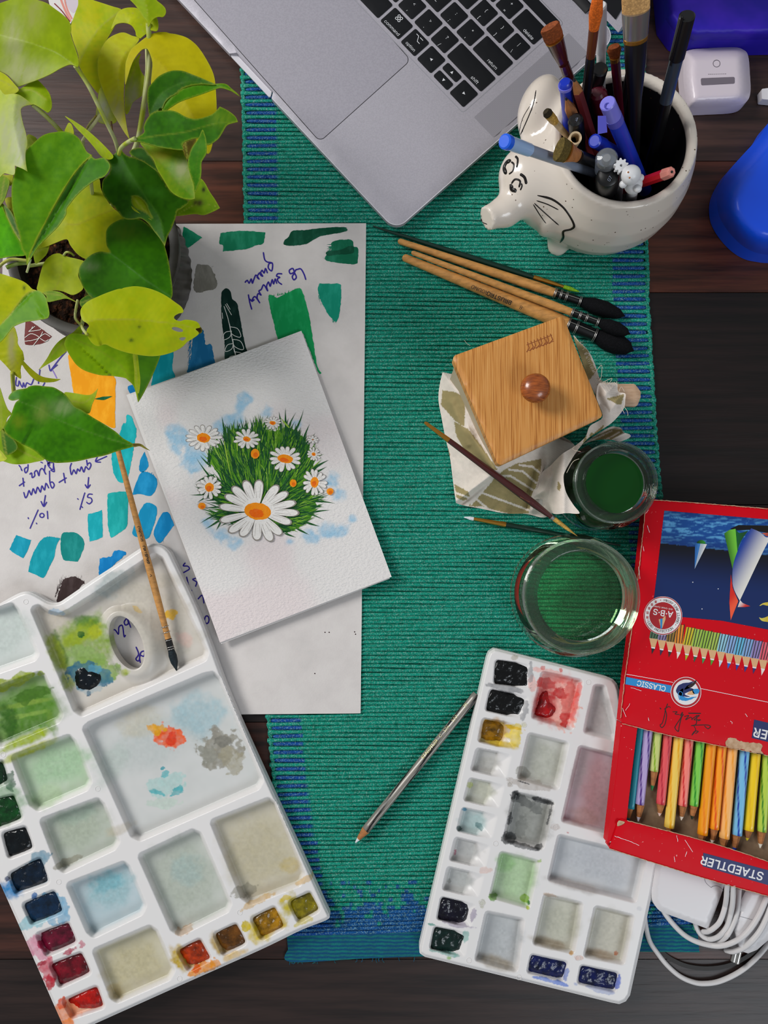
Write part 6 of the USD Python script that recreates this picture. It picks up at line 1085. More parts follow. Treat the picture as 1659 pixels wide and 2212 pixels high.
# ------------------------------------------------------------------ bamboo lidded jar wrapped in a cloth
def ex_bamboo(n, l, pr):
    n['mpb'] = ('mapping', {'rotation': (0, 0, -.33), 'scale': (1500, 30, 30)}); l.append(('geo.position', 'mpb.vector'))
    n['nbb'] = ('noise_texture', {'scale': 1., 'detail': 3.}); l.append(('mpb.vector', 'nbb.vector'))
    n['rb'] = ('rgb_ramp', {'ramp': [(.3, tuple(lin('#9a5c24'))), (.47, tuple(lin('#c48440'))), (.7, tuple(lin('#d39a58')))]}); l += [('nbb.fac', 'rb.fac'), ('rb.color', 'p.base_color')]
M('bamboo', '#b5722f', .45, spec=.35, extra=ex_bamboo)
M('knob_wood', '#a8561e', .3, spec=.5, var=(160, '#6b300f', .35, .7), stretch=(1, 6, 1), coat=.3)
M('canister', '#b9a68c', .5)
LZT = .078
lid_px = np.array([(976, 770), (1216, 682), (1303, 900), (1077, 1007)], float)
can = thing('square_canister', 'square bamboo lid with round wooden knob on a jar wrapped in striped cloth', 'jar', P(1105, 880, .0037))
lp = rnd(lid_px, 9)
lidpart = part(can, 'lid', slab(lp, lambda u, v: LZT - .0016 * (1 - sstep(0, 5.5, shapely.distance(lp.exterior, shapely.points(u, v)))), 7, .0105), 'bamboo', 40)
kc = P(1150, 846, LZT)
part(lidpart, 'knob', lathe(kc, [(0, 0), (.0050, 0), (.0046, .0025), (.0070, .0050), (.0098, .0080), (.0106, .0110), (.0098, .0142), (.0075, .0166), (.004, .0179), (0, .0183)], 40), 'knob_wood', True)
bq = [P(*q, LZT) for q in lid_px]; bc = sum(bq) / 4
part(can, 'body', manifold3d.Manifold.hull_points(np.vstack([[bc[0] + (q[0] - bc[0]) * .93, bc[1] + (q[1] - bc[1]) * .93, z] for q in bq for z in (.0040, LZT - .0108)])), 'canister')
stamp = [stroke([(1140 + 7 * i, 740 - 2.6 * i), (1143 + 7 * i + 2 * (i % 2), 752 - 2.6 * i), (1138 + 7 * i, 760 - 2.6 * i)], 2.2, smooth=False) for i in range(8)] + [stroke([(1138, 745), (1192, 724)], 1.6), stroke([(1142, 757), (1196, 737)], 1.6)]
M('branded_mark', '#8a4a1a', .6)
part(lidpart, 'burnt_stamp', flat(unary_union(stamp), LZT, .00004), 'branded_mark', label='faint darker stamp burnt into the bamboo')

def ex_cloth(n, l, pr):
    n['wx'] = ('wave_texture', {'scale': 420., 'distortion': 1., 'bands_direction': 'diagonal'}); l.append(('geo.position', 'wx.vector')); n['bw'] = ('bump', {'strength': .25, 'distance': .0003}); l += [('wx.fac', 'bw.height'), ('bw.normal', 'p.normal')]
M('cloth_white', '#cfc2b6', .9, spec=.1, attr=True, extra=ex_cloth)
M('fray', '#cdbfae', .9, spec=.1)
KH, WH = lin('#9a8b62'), lin('#ddd2c8')
cl = thing('cloth', 'white cotton cloth with khaki striped leaf print wrapped under the bamboo lid', 'cloth', P(1080, 1050, .0037))
lidb = Polygon(lid_px)
def cloth_part(name, outline, zf, shapes, step=2.0, thick=.0008):
    g = Polygon(crom(outline, True, 5)).buffer(0)
    if name == 'gathered_fold': g = g.difference(Point(1306, 1050).buffer(101))
    if name == 'folded_corner': g = g.difference(Point(1330, 1044).buffer(91))
    if name == 'skirt': g = g.difference(lidb.buffer(-5))
    kh = unary_union([s if hasattr(s, 'geoms') or isinstance(s, Polygon) else Polygon(s) for s in shapes]) if shapes else Polygon()
    shapely.prepare(kh)
    def cf(u, v):
        i = shapely.contains_xy(kh, u, v)[:, None]; n = fbm(np.stack([u / 5, v / 5, 0 * u], -1), 2, 5)[:, None]
        return np.where(i, KH, WH) * (.93 + .14 * n)
    part(cl, name, slab(g, zf, step, thick, col=cf), 'cloth_white', True)
skirt = [(956, 804), (956, 804), (984, 808), (1010, 800), (1060, 900), (1180, 930), (1240, 960), (1250, 1010), (1230, 1060), (1200, 1100), (1176, 1118), (1136, 1110), (1092, 1109), (1040, 1099), (991, 1089), (984, 1078), (978, 1035), (972, 988), (962, 945), (954, 903), (947, 863), (950, 830)]
sk = Polygon(skirt)
def z_skirt(u, v):
    p = shapely.points(u, v); dl = shapely.distance(lidb.buffer(-14), p); do = shapely.distance(sk.exterior, p)
    t = do / (do + dl + 1e-6)
    f = .0045 + .052 * t ** 1.15
    ridge = lambda x0, y0, x1, y1, w, h: h * np.exp(-(shapely.distance(LineString([(x0, y0), (x1, y1)]), p) / w) ** 2)
    return f + ridge(985, 1080, 1062, 1030, 10, .006) + ridge(1070, 1022, 1010, 930, 9, .005) - ridge(1062, 1034, 1000, 1085, 5, .004) + ridge(1165, 1015, 1150, 1100, 9, .005) - ridge(1150, 1020, 1138, 1095, 6, .004) + ridge(975, 870, 1010, 960, 8, .004) + .003 * (fbm(np.stack([u / 26, v / 26, 0 * u], -1), 3, 12) - .5)
def cp(pts): return [(900 + x / 2.9625, 640 + y / 2.9625) for x, y in pts]
band_ = lambda a, b, w: LineString(crom(cp(a + b) if b else cp(a), False, 6)).buffer(w)
white_lines = unary_union([LineString(cp(q)).buffer(2.2) for q in [[(410, 1255), (720, 1370)], [(480, 1180), (350, 1330)], [(385, 1300), (445, 1350)], [(540, 1150), (600, 1150), (745, 1240)], [(590, 1110), (680, 1120), (765, 1195)], [(660, 1080), (740, 1090), (790, 1130)]]])
khaki1 = unary_union([Polygon(cp([(165, 600), (250, 615), (312, 650), (305, 835), (250, 800), (200, 745), (155, 695)])), Polygon(cp([(240, 800), (330, 850), (395, 930), (470, 1040), (520, 1110), (440, 1120), (380, 1060), (290, 960), (250, 880)])), Polygon(cp([(480, 1180), (560, 1110), (640, 1070), (800, 1040), (795, 1110), (770, 1200), (740, 1290), (715, 1390), (600, 1395), (420, 1345), (330, 1345), (380, 1290)])).difference(white_lines), Polygon(cp([(240, 1200), (330, 1250), (340, 1285), (250, 1250)])), Polygon(cp([(250, 1265), (330, 1295), (300, 1310), (255, 1290)])), Polygon(cp([(195, 960), (215, 1010), (205, 1040)]))])
cloth_part('skirt', skirt, z_skirt, [khaki1])
flap = cp([(735, 1290), (770, 1200), (800, 1130), (860, 1080), (930, 1010), (1010, 960), (1080, 900), (1110, 830), (1190, 775), (1165, 690), (1150, 640), (1165, 560), (1220, 555), (1280, 556), (1290, 610), (1335, 622), (1335, 660), (1325, 720), (1260, 800), (1190, 850), (1110, 900), (1050, 960), (1000, 1030), (955, 1110), (940, 1160), (955, 1250), (1000, 1330), (1040, 1380), (1030, 1392), (960, 1388), (880, 1392), (810, 1350), (805, 1300)])
fp = Polygon(flap)
def z_flap(u, v):
    p = shapely.points(u, v); s = np.clip((v - 830) / 280, 0, 1)
    d = shapely.distance(fp.exterior, p)
    z0 = .062 - .047 * s ** 1.3 + .010 * sstep(0, 22, d) * (1 - .4 * s) + .003 * np.sin(u / 13 + v / 30) * (1 - s)
    return np.maximum(z0, .0185 + .041 * sstep(1168, 1222, u) + .002 * np.sin(u / 9))
cloth_part('folded_corner', flap, z_flap, [Polygon(cp([(1215, 655), (1330, 625), (1310, 690), (1290, 695)])), unary_union([band_([(1120, 880), (1100, 950)], [], 3), band_([(1080, 900), (1070, 980)], [], 3), Polygon(cp([(1040, 960), (1130, 880), (1200, 820), (1180, 870), (1080, 940)]))]), Polygon(cp([(905, 1180), (925, 1210), (915, 1250), (900, 1230)]))])
folds = cp([(1010, 1010), (1050, 960), (1130, 900), (1230, 840), (1275, 835), (1310, 845), (1325, 870), (1365, 885), (1362, 905), (1290, 935), (1180, 960), (1090, 990), (1030, 1040)])
cloth_part('gathered_fold', folds, lambda u, v: .030 + .006 * np.sin((u * .45 + v * 1.0) / 5.2) + .012 * sstep(1320, 1240, u), [Polygon(cp([(1010, 1010), (1130, 905), (1240, 850), (1310, 850), (1320, 875), (1180, 960), (1040, 1030)])).difference(unary_union([LineString(cp(q)).buffer(1.6) for q in [[(1050, 1000), (1300, 870)], [(1100, 930), (1250, 860)], [(1080, 990), (1330, 900)]]]))])
back = cp([(1005, 255), (1040, 290), (1100, 350), (1140, 430), (1165, 510), (1185, 560), (1160, 640), (1110, 560), (1060, 420)])
cloth_part('back_edge', back, lambda u, v: .050 + .004 * np.sin(v / 12), [Polygon(cp([(1000, 250), (1090, 340), (1150, 480), (1100, 540), (1050, 420)]))])
rf = random.Random(3); fr = []
for i in range(46):
    t = rf.random(); x, y = (1040 + 140 * t, 290 + 270 * t + 30 * math.sin(t * 3)); q0 = cp([(x, y)])[0]; q1 = (q0[0] + rf.uniform(2, 9), q0[1] - rf.uniform(-2, 6)); fr.append(tube(P(np.array([q0[0], (q0[0] + q1[0]) / 2 + 1, q1[0]]), np.array([q0[1], (q0[1] + q1[1]) / 2 - 1, q1[1]]), .054), .00016, 4))
for q in ([(1150, 480), (1185, 440), (1180, 520), (1165, 540)], [(1190, 550), (1250, 525), (1225, 560), (1180, 556)], [(1325, 700), (1350, 740), (1352, 765)], [(1310, 710), (1330, 750)], [(1010, 960), (1000, 980), (1050, 995)], [(960, 1130), (1000, 1060), (1040, 1040)], [(305, 280), (320, 300), (342, 316)], [(1295, 610), (1310, 580), (1330, 610)]):
    c_ = crom(cp(q), False, 6); fr.append(tube(P(c_[:, 0], c_[:, 1], .066 if q[0][0] > 400 else .012), .0002, 4))
for i in range(40):
    x, y = rf.uniform(1170, 1290), 558; q0 = cp([(x, y)])[0]; fr.append(tube(P(np.array([q0[0], q0[0] + rf.uniform(-2, 2)]), np.array([q0[1] + 2, q0[1] - rf.uniform(1, 5)]), .064), .00015, 4))
part(cl, 'frayed_thread', join(*fr), 'fray', kind='stuff')
M('birch', '#c2a286', .6, var=(120, '#ad8a6c', .4, .7), stretch=(1, 5, 1))
st = thing('wooden_stick', 'pale flat wooden stick with rounded end poking out beside the cloth', 'stick', P(1330, 850, .03))
sgp = rnd([(1288, 829), (1371, 829), (1384, 846), (1384, 858), (1376, 878), (1340, 876), (1288, 868)], 7)
part(st, 'stick', slab(sgp, lambda u, v: .052 - .0012 * (1 - sstep(0, 4, shapely.distance(sgp.exterior, shapely.points(u, v)))), 6, .0035), 'birch', 40)

# ------------------------------------------------------------------ two glass jars of painting water
M('jar_glass', '#eef5ee', .0, trans=1., ior=1.46)
def glass_like(n, l, pr): pass
def pane(name, tint, ior, gloss=.02):
    MATS[name] = usdkit.material(stage, '/World/Looks/' + name, {'t': ('transparent_bsdf', {'color': tint}), 'g': ('glossy_bsdf', {'color': (1, 1, 1), 'roughness': gloss}), 'f': ('fresnel', {'IOR': ior}), 'm': ('mix_closure', {})}, [('f.fac', 'm.fac'), ('t.BSDF', 'm.closure1'), ('g.BSDF', 'm.closure2')], surface='m.closure')
pane('jar_wall', (.975, .992, .975), 1.5)
pane('green_water', (.84, .985, .80), 1.33)
MATS['jar_mix'] = usdkit.material(stage, '/World/Looks/jar_mix', {'t': ('transparent_bsdf', {'color': (.95, .985, .95)}), 'g': ('principled_bsdf', {'base_color': (.93, .98, .93), 'roughness': .0, 'transmission_weight': 1., 'ior': 1.46}), 'm': ('mix_closure', {'fac': .5})}, [('t.BSDF', 'm.closure1'), ('g.BSDF', 'm.closure2')], surface='m.closure')
M('murky_water', '#063a0c', .08, spec=.25)
M('yellow_line', '#a3a34a', .3, spec=.4)
def jar(label, c_top, ztop, r_rim, r_in, r_body, z_sh, rings, foot=.0037):
    c = P(*c_top, ztop).copy(); c[2] = 0
    t = thing('glass_jar', label, 'jar', (c[0], c[1], foot))
    zb = foot + .0005
    out = [(0, zb), (r_body * .86, zb), (r_body * .97, zb + .003), (r_body, zb + .008), (r_body, z_sh - .006), (r_body * .985, z_sh - .002), (r_rim * .985, z_sh + .004), (r_rim * .955, z_sh + .006)]
    z = z_sh + .007
    while z < ztop - .006:
        out += [(r_rim * .955, z), (r_rim * 1.0, z + .0012), (r_rim * .955, z + .0026)]; z += .0042
    out += [(r_rim * .96, ztop - .0045), (r_rim * 1.0, ztop - .0035), (r_rim * 1.0, ztop - .0012), (r_rim * .975, ztop), (r_in * 1.06, ztop), (r_in * 1.0, ztop - .0015)]
    inn = [(r_in, ztop - .004), (r_in, z_sh + .004), (min(r_body - .0028, r_in * 1.13), z_sh - .005), (r_body - .0028, z_sh - .013), (r_body - .0028, zb + .008), (r_body * .86, zb + .0042), (0, zb + .0046)]
    cut = z_sh + .0062
    part(t, 'glass', lathe(c, [q for q in out if q[1] < cut] + [(r_rim * .955, cut), (r_in, cut)], 96), 'jar_wall', 40)
    part(t, 'rim', lathe(c, [(r_in, cut + .0001), (r_rim * .955, cut + .0001)] + [q for q in out if q[1] > cut] + [(r_in, ztop - .004), (r_in, cut + .0001)], 96), 'jar_mix', 40, label='threaded glass rim')
    return t, c, zb
j1, c1_, zb = jar('wide glass jar of clear green water through which the placemat shows', (1259, 1289), .050, .0430, .0335, .0478, .030, 2)
wz = .0275
part(j1, 'water', lathe(c1_, [(0, zb + .0052), (.0405, zb + .0048), (.0446, zb + .0088), (.0446, wz - .012), (.0395, wz - .004), (.0372, wz), (0, wz)], 72), 'green_water', 40)
part(j1, 'waterline', tube([c1_ + [.0372 * math.cos(a), .0372 * math.sin(a), wz + .0002] for a in np.linspace(-2.1, 1.5, 40)], .00035, 6), 'yellow_line', True)
j2, c2_, zb = jar('small glass jar filled with dark green paint water beside the cloth', (1334, 1041), .070, .0298, .0225, .0338, .050, 3)
part(j2, 'water', lathe(c2_, [(0, zb + .0052), (.0255, zb + .0048), (.0306, zb + .009), (.0306, .036), (.0245, .0455), (.0221, .052), (.0221, .0600), (0, .0600)], 72), 'murky_water', 40)

# ------------------------------------------------------------------ brushes and the silver pencil lying about
def on_stick(a, b, r):
    a, b = np.asarray(a), np.asarray(b); dd = (b - a) / np.linalg.norm(b - a)
    def z(u, v):
        q = P(u, v, (a[2] + b[2]) / 2); k = (q - a) @ dd; ax = a + k[:, None] * dd; d2 = ((q - ax)[:, :2] ** 2).sum(1)
        return ax[:, 2] + np.sqrt(np.clip(r * r - d2, 0, None))
    return z
LP_ = {}
def lay(name, label, cat, a, za, b, zb_, parts, sides=18, group=None):
    A_1, B_1 = P(*a, za), P(*b, zb_); t = thing(name, label, cat, (A_1 + B_1) / 2, group); L = np.linalg.norm(B_1 - A_1)
    for pr in parts:
        nm, m, prof = pr[:3]; fl = pr[3] if len(pr) > 3 else None
        LP_[t, nm] = part(t, nm, rod(A_1, B_1, [(x, r / 1000) for x, r in prof], sides if fl is None or fl == 'hex' else 24, None if fl == 'hex' else fl), m, 35, label=pr[4] if len(pr) > 4 else None)
    return t, A_1, B_1
MT = .0044
M('print_black', '#171310', .6)
lay('paint_brush', 'long dark green brush with gold ferrule and lime tip behind the mop brushes', 'paint brush', (806, 489), MT + .0016, (1251, 630), MT + .004, [('handle', 'handle_green', [(0, .6), (.1, 1.3), (.5, 2.3), (.74, 2.2), (.785, 1.4)]), ('ferrule', 'ferrule_gold', [(.78, 1.9), (.81, 2.0), (.83, 1.7), (.84, 1.9), (.93, 1.2)]), ('bristles', 'bristle_lime', [(.925, 1.6), (.955, 1.8), (1, .5)])])
def mop(label, a, za, b, zb_, rt, rh, rb, t1, t2, t3, wires=True, cat='paint brush'):
    """handle to t1, quill t1-t2, bristles to the end"""
    t, A1, B1 = lay('mop_brush', label, cat, a, za, b, zb_, [('handle', 'wood_pale', [(0, rt * .55), (.008, rt), (.3, (rt + rh) / 2), (t1 * .88, rh), (t1, rh * .86), (t1 + .01, rh * .86)]), ('quill', 'handle_black', [(t1, rh * .9), (t1 + (t2 - t1) * .5, rh * .92), (t2, rh * .8)]), ('bristles', 'bristle_black', [(t2 - .005, rh * .8), (t2 + (1 - t2) * .25, rb * .95), (t2 + (1 - t2) * .55, rb), (t2 + (1 - t2) * .85, rb * .62), (.99, rb * .22), (1, rb * .05)])])
    d = (B1 - A1); L = np.linalg.norm(d); d /= L; x = np.cross(d, [0, 0, 1.]); x /= np.linalg.norm(x); y = np.cross(x, d)
    for tw in t3:
        r = (rh * (.93 if tw < t1 + .01 else .93) + .25) / 1000; ang = np.linspace(0, 2 * math.pi, 25)
        for o in (0, .0011):
            part(LP_[t, 'quill'], 'wire', tube(A1 + d * (tw * L + o) + r * (np.cos(ang)[:, None] * x + np.sin(ang)[:, None] * y), .00035, 6), 'ferrule_silver', True)
    part(LP_[t, 'quill'], 'wire', tube(np.array([A1 + d * t3[0] * L, A1 + d * t3[-1] * L]) + y * ((rh * .98 + .2) / 1000), .0004, 6), 'ferrule_silver', True)
    return t, A1, B1
mop('mop brush with plain pale handle, uppermost of the three mop brushes', (860, 520), MT + .003, (1350, 683), MT + .0055, 2.4, 4.1, 6.6, .70, .81, (.69, .715, .74, .80))
mop('slender mop brush lying between two larger mop brushes', (889, 545), MT + .0080, (1362, 722), MT + .0170, 1.9, 3.3, 5.6, .735, .86, (.735, .77, .80, .85))
t, A1, B1 = mop('thick mop brush printed with a size number running under the bamboo lid', (870, 555), MT + .0040, (1369, 758), MT + .0070, 3.1, 6.0, 8.6, .72, .84, (.715, .75, .83))
zt = on_stick(A1, B1, .0052); ex = np.array([-.925, -.38]); ey = np.array([-.38, .925])
part(LP_[t, 'handle'], 'lettering', join(text_mesh3('ROUND', (1056, 630), ex, ey, 8, zt, lift=.0006), text_mesh3('BRUSTRO', (1107, 651), ex, ey, 9, zt, lift=.0006, bold=True), text_mesh3('8', (1130, 662), ex, ey, 8, zt, lift=.0006)), 'print_black')
lay('paint_brush', 'dark red fine brush with gold ends slanting over the striped cloth', 'paint brush', (917, 912), .052, (1247, 1158), .040, [('end_cap', 'ferrule_gold', [(0, .9), (.01, 1.3), (.16, 2.0)]), ('handle', 'handle_maroon', [(.158, 2.0), (.4, 2.5), (.62, 3.1), (.72, 2.9), (.83, 1.8)]), ('band', 'ferrule_silver', [(.828, 2.0), (.845, 2.0)]), ('ferrule', 'bristle_gold', [(.844, 1.9), (.89, 1.7)]), ('bristles', 'bristle_gold', [(.889, 1.6), (.93, 1.4), (1, .15)])])
part('/World/paint_brush_008/handle', 'chipped_paint', flat([(1118, 1063), (1127, 1066), (1150, 1083), (1152, 1087), (1143, 1084), (1124, 1074)], .0462, .0002), 'wood_tip', label='chip of bare wood in the dark red handle')
lay('paint_brush', 'dark green fine brush with white tip and gold ferrule behind the wide jar', 'paint brush', (1340, 1178), MT + .0018, (1002, 1117), MT + .0035, [('handle', 'handle_green', [(0, .8), (.3, 1.6), (.6, 2.2), (.735, 2.1)]), ('ferrule', 'ferrule_gold', [(.733, 2.2), (.75, 2.3), (.77, 2.0), (.94, 1.3)]), ('bristles', 'bristle_white', [(.938, 1.5), (.96, 1.5), (1, .3)])])
t, A1, B1 = lay('mop_brush', 'thin pale mop brush with wet dark tip lying across the thumb hole palette', 'paint brush', (252, 962), .0290, (382, 1450), .0115, [('handle', 'wood_pale', [(0, 1.4), (.01, 2.0), (.3, 2.3), (.55, 2.9), (.72, 2.6), (.80, 2.3), (.86, 2.3)]), ('quill', 'handle_black', [(.855, 2.6), (.905, 2.7)]), ('bristles', 'bristle_navy', [(.903, 2.4), (.93, 3.2), (.96, 2.8), (1, .2)])])
for tw in (.80, .825, .86, .89, .9):
    d = (B1 - A1); L = np.linalg.norm(d); d = d / L; x = np.cross(d, [0, 0, 1.]); x /= np.linalg.norm(x); y = np.cross(x, d); ang = np.linspace(0, 2 * math.pi, 21)
    part(LP_[t, 'quill'], 'wire', tube(A1 + d * tw * L + .00275 * (np.cos(ang)[:, None] * x + np.sin(ang)[:, None] * y), .00035, 6), 'ferrule_silver', True)
zt = on_stick(A1, B1, .0027); ex = np.array([-.258, -.966]); ey = np.array([-.966, .258])
part(LP_[t, 'handle'], 'lettering', join(text_mesh3('ROUND', (311, 1169), ex, ey, 7, zt, lift=.0002), text_mesh3('BRUSTRO', (324, 1218), ex, ey, 8, zt, lift=.0002, bold=True, squeeze=.8), text_mesh3('0', (328, 1246), ex, ey, 8, zt, lift=.0002)), 'print_black')
M('silver_paint', '#7d776f', .32, attr=True, metal=.15)
A1, B1 = P(1030, 1500, MT + .0036), P(768, 1820, MT + .0036)
sp_ = thing('pencil', 'silver coloured pencil with white tip lying alone on the teal placemat', 'pencil', (A1 + B1) / 2)
def striped(A1, B1, t0, t1, r, base, stripe, n=3, tw=1.1, w=.24, sides=36, steps=30):
    V, F = rod(A1, B1, [(t, r) for t in np.linspace(t0, t1, steps)], sides); k = len(V)
    i = np.arange(steps).repeat(sides); j = np.tile(np.arange(sides), steps)
    ph = (j / sides * n + i / steps * tw * n) % 1
    C = np.where((ph < w)[:, None], lin(stripe), lin(base)); C = np.vstack([C, lin(base), lin(base)])
    q = np.hypot(np.cos(6 * (j / sides) * math.pi), 0) if 0 else None
    hexr = (1 - .10 * np.abs(np.sin(3 * (j / sides) * 2 * math.pi / 2)) ** 1)[:, None]
    ax = A1 + (B1 - A1) * np.linspace(t0, t1, steps)[i][:, None]; V[:k - 2] = ax + (V[:k - 2] - ax) * hexr
    return V, F, C
barrel_ = part(sp_, 'barrel', striped(A1, B1, 0, .915, .0036, '#837e77', '#0c0c0c', 3, .7, .26), 'silver_paint', 40)
part(sp_, 'sharpened_wood', rod(A1, B1, [(.914, .0035), (.975, .0016)]), 'wood_tip', 30); part(sp_, 'lead', rod(A1, B1, [(.974, .0016), (1, .0005)]), 'pen_white', 30)
zt = on_stick(A1, B1, .0035); ex = np.array([.634, -.773]); ey = np.array([-.773, -.634])
M('gold_print', '#d8cf9a', .4, metal=.3)
part(barrel_, 'lettering', join(text_mesh3('STAEDTLER', (914, 1640), ex, ey, 6.5, zt, lift=.0002, bold=True), text_mesh3('C', (952, 1594), ex, ey, 6.5, zt, lift=.0002), text_mesh3('124', (961, 1583), ex, ey, 6.5, zt, lift=.0002), text_mesh3('137', (979, 1561), ex, ey, 6.5, zt, lift=.0002), text_mesh3('75', (1004, 1530), ex, ey, 6.5, zt, lift=.0002)), 'gold_print')
# ------------------------------------------------------------------ red cardboard box of coloured pencils
def ex_card(n, l, pr):
    n['ns'] = ('noise_texture', {'scale': 420., 'detail': 6.}); l.append(('geo.position', 'ns.vector')); n['mr2'] = ('map_range', {'from_min': .70, 'from_max': .74, 'clamp': True}); l.append(('ns.fac', 'mr2.value'))
    n['cx2'] = ('mix_color', {'a': pr['base_color'], 'b': tuple(lin('#e7a9a4'))}); l += [('mr2.result', 'cx2.fac'), ('cx2.result', 'p.base_color')]
M('red_card', '#cc0418', .5, spec=.14, extra=ex_card)
M('card_edge', '#c9a98a', .85, var=(260, '#a9805c', .4, .7)); M('card_inside', '#8a7258', .9, var=(60, '#6d5640', .35, .7))
M('print_red', '#a80b18', .5); M('print_white', '#e2dfe0', .5); M('print_navy', '#0d1d5c', .5); M('print_sky', '#1d86c8', .5); M('print_ink', '#24100e', .6); M('art', '#0d1f4a', .45, attr=True, spec=.3)
BZ = .0335
box = thing('pencil_box', 'worn red cardboard coloured pencil box with sailing boat picture at the right edge', 'pencil box', P(1560, 1500, .0200))
cover = Polygon([(1396, 1078), (1500, 1085), (1659, 1098), (1840, 1116), (1860, 1400), (1830, 1668), (1720, 1645), (1658, 1632), (1560, 1612), (1470, 1594), (1410, 1580), (1344, 1563), (1341, 1551), (1351, 1460), (1366, 1350), (1378, 1254)])
cov = part(box, 'cover', slab(cover, lambda u, v: BZ - .0009 * (1 - sstep(0, 3, shapely.distance(cover.exterior, shapely.points(u, v)))), 14, .0012), 'red_card', 40)
strip = Polygon([(1344, 1560), (1377, 1570), (1366, 1660), (1353, 1775), (1350, 1800), (1311, 1822), (1320, 1762), (1331, 1680)])
part(box, 'side_strip', slab(strip, BZ - .0016, 14, .0012), 'red_card', 40)
flapb = rnd([(1336, 1776), (1344, 1770), (1356, 1773), (1450, 1797), (1560, 1828), (1659, 1861), (1835, 1918), (1830, 1990), (1659, 1936), (1540, 1903), (1419, 1866), (1316, 1834)], 3)
eflap = part(box, 'end_flap', slab(flapb, lambda u, v: BZ + .0004 - .0008 * (1 - sstep(0, 4, shapely.distance(flapb.exterior, shapely.points(u, v)))), 14, .0014), 'red_card', 40)
inner = Polygon([(1340, 1400), (1850, 1500), (1830, 1960), (1330, 1800)])
bx_fl = .0202
part(box, 'tray', flat([(1362, 1560), (1835, 1640), (1832, 1925), (1340, 1790)], bx_fl, .0008), 'card_inside', label='bare brown cardboard inside the box')
def wall_(a, b, z0, z1, th=.0011):
    p, q = P(*a, z1), P(*b, z1); d = (q - p)[:2]; d = d / np.linalg.norm(d); n_ = np.array([-d[1], d[0]]) * th
    return manifold3d.Manifold.hull_points(np.array([[*(x[:2] + s * n_), z] for x in (p, q) for s in (0, 1) for z in (z0, z1)]))
for a, b in (((1397, 1080), (1379, 1256)), ((1379, 1256), (1352, 1462)), ((1352, 1462), (1342, 1560)), ((1342, 1562), (1313, 1822)), ((1317, 1832), (1830, 1986)), ((1398, 1080), (1840, 1118)), ((1838, 1118), (1828, 1984))):
    part(box, 'wall', wall_(a, b, .0200, BZ - .0018), 'red_card')
worn = [stroke(q, w) for q, w in [([(1344, 1563), (1410, 1580), (1470, 1594), (1560, 1612), (1658, 1632)], 1.3), ([(1356, 1773), (1450, 1797), (1560, 1828), (1659, 1861)], 1.4), ([(1397, 1079), (1500, 1086), (1659, 1099)], 1.4), ([(1378, 1254), (1386, 1180), (1396, 1080)], 1.2), ([(1341, 1551), (1346, 1500), (1351, 1460), (1366, 1350)], 1.2), ([(1316, 1833), (1419, 1866), (1540, 1903), (1659, 1936)], 1.2)]]
def wear(g, sd):
    out = []
    for p_ in polys(g):
        q = np.array(p_.exterior.segmentize(3).coords); q = q + (fbm(np.column_stack([q / 4, np.full(len(q), sd)]), 2)[:, None] - .5) * 2.2; out += polys(Polygon(q).buffer(0))
    return MultiPolygon(out)
for i, g in enumerate(worn): part(box, 'worn_edge', flat(wear(g, i), BZ + (.0005 if i in (1, 5) else 0.) - .0004, .0005), 'card_edge')
scuff = [[(1400, 1550), (1402, 1557)], [(1328, 1806), (1345, 1812), (1362, 1818), (1380, 1826)], [(1462, 1805), (1464, 1818)], [(1456, 1850), (1458, 1862)], [(1480, 1850), (1484, 1840)], [(1480, 1815), (1496, 1840)], [(1610, 1542), (1614, 1548)], [(1578, 1558), (1582, 1561)], [(1395, 1110), (1401, 1102)], [(1398, 1135), (1403, 1150)], [(1389, 1180), (1391, 1190)], [(1380, 1225), (1382, 1250)], [(1360, 1520), (1352, 1535)], [(1362, 1485), (1385, 1492)], [(1345, 1530), (1352, 1548)]]
part(box, 'scuff', flat(unary_union([wear(stroke(q, 1.0), k) for k, q in enumerate(scuff)]), BZ + .0004, .00005), 'print_white', kind='stuff', label='pale scuffs in the red card')
part(box, 'torn_patch', slab(rough_edge([(1572, 1594), (1590, 1596), (1605, 1602), (1640, 1606), (1648, 1612), (1644, 1622), (1650, 1630), (1625, 1624), (1600, 1618), (1568, 1612)], 2.2, 5, 3), BZ + .0001, 6, .0002), 'card_edge', label='torn patch of bare card')
part(box, 'torn_patch', slab(rough_edge([(1333, 1784), (1337, 1773), (1350, 1776), (1343, 1782)], .8, 6, 3), BZ + .0004, 4, .0003), 'card_edge')
# the printed picture
pic = Polygon([(1435, 1103), (1659, 1122), (1720, 1128), (1830, 1140), (1830, 1395), (1659, 1360), (1560, 1341), (1474, 1333), (1404, 1318), (1413, 1290)])
def piccol(u, v):
    hz_ = 1173 + (u - 1426) * .112; top = 1103 + (u - 1435) * .085
    t = (v - top) / (hz_ - top); n = fbm(np.stack([u / 14 - v / 60, v / 2.6, 0 * u], -1), 3, 3)
    sea = lin('#124a94') * (1 - sstep(.45, .7, n)[:, None]) + lin('#5a9fd2') * sstep(.45, .7, n)[:, None]
    e = (sstep(0, .25, t) * sstep(1.0, .55, t))[:, None]; sea = sea * (.35 + .65 * e) + lin('#0d2f78') * (1 - e) * .5
    s = sstep(0, 90, v - hz_)[:, None]; sky = lin('#0b0c18') * (1 - s) + lin('#10275c') * s
    return np.where((t < 1)[:, None], sea, sky)
part(cov, 'printed_picture', slab(pic, BZ + .0001, 2.6, .00006, col=piccol), 'art', True, label='printed night sea picture with paper boats')
S_ = lambda pts: [(1280 + x / 4.377, 1060 + y / 4.377) for x, y in pts]
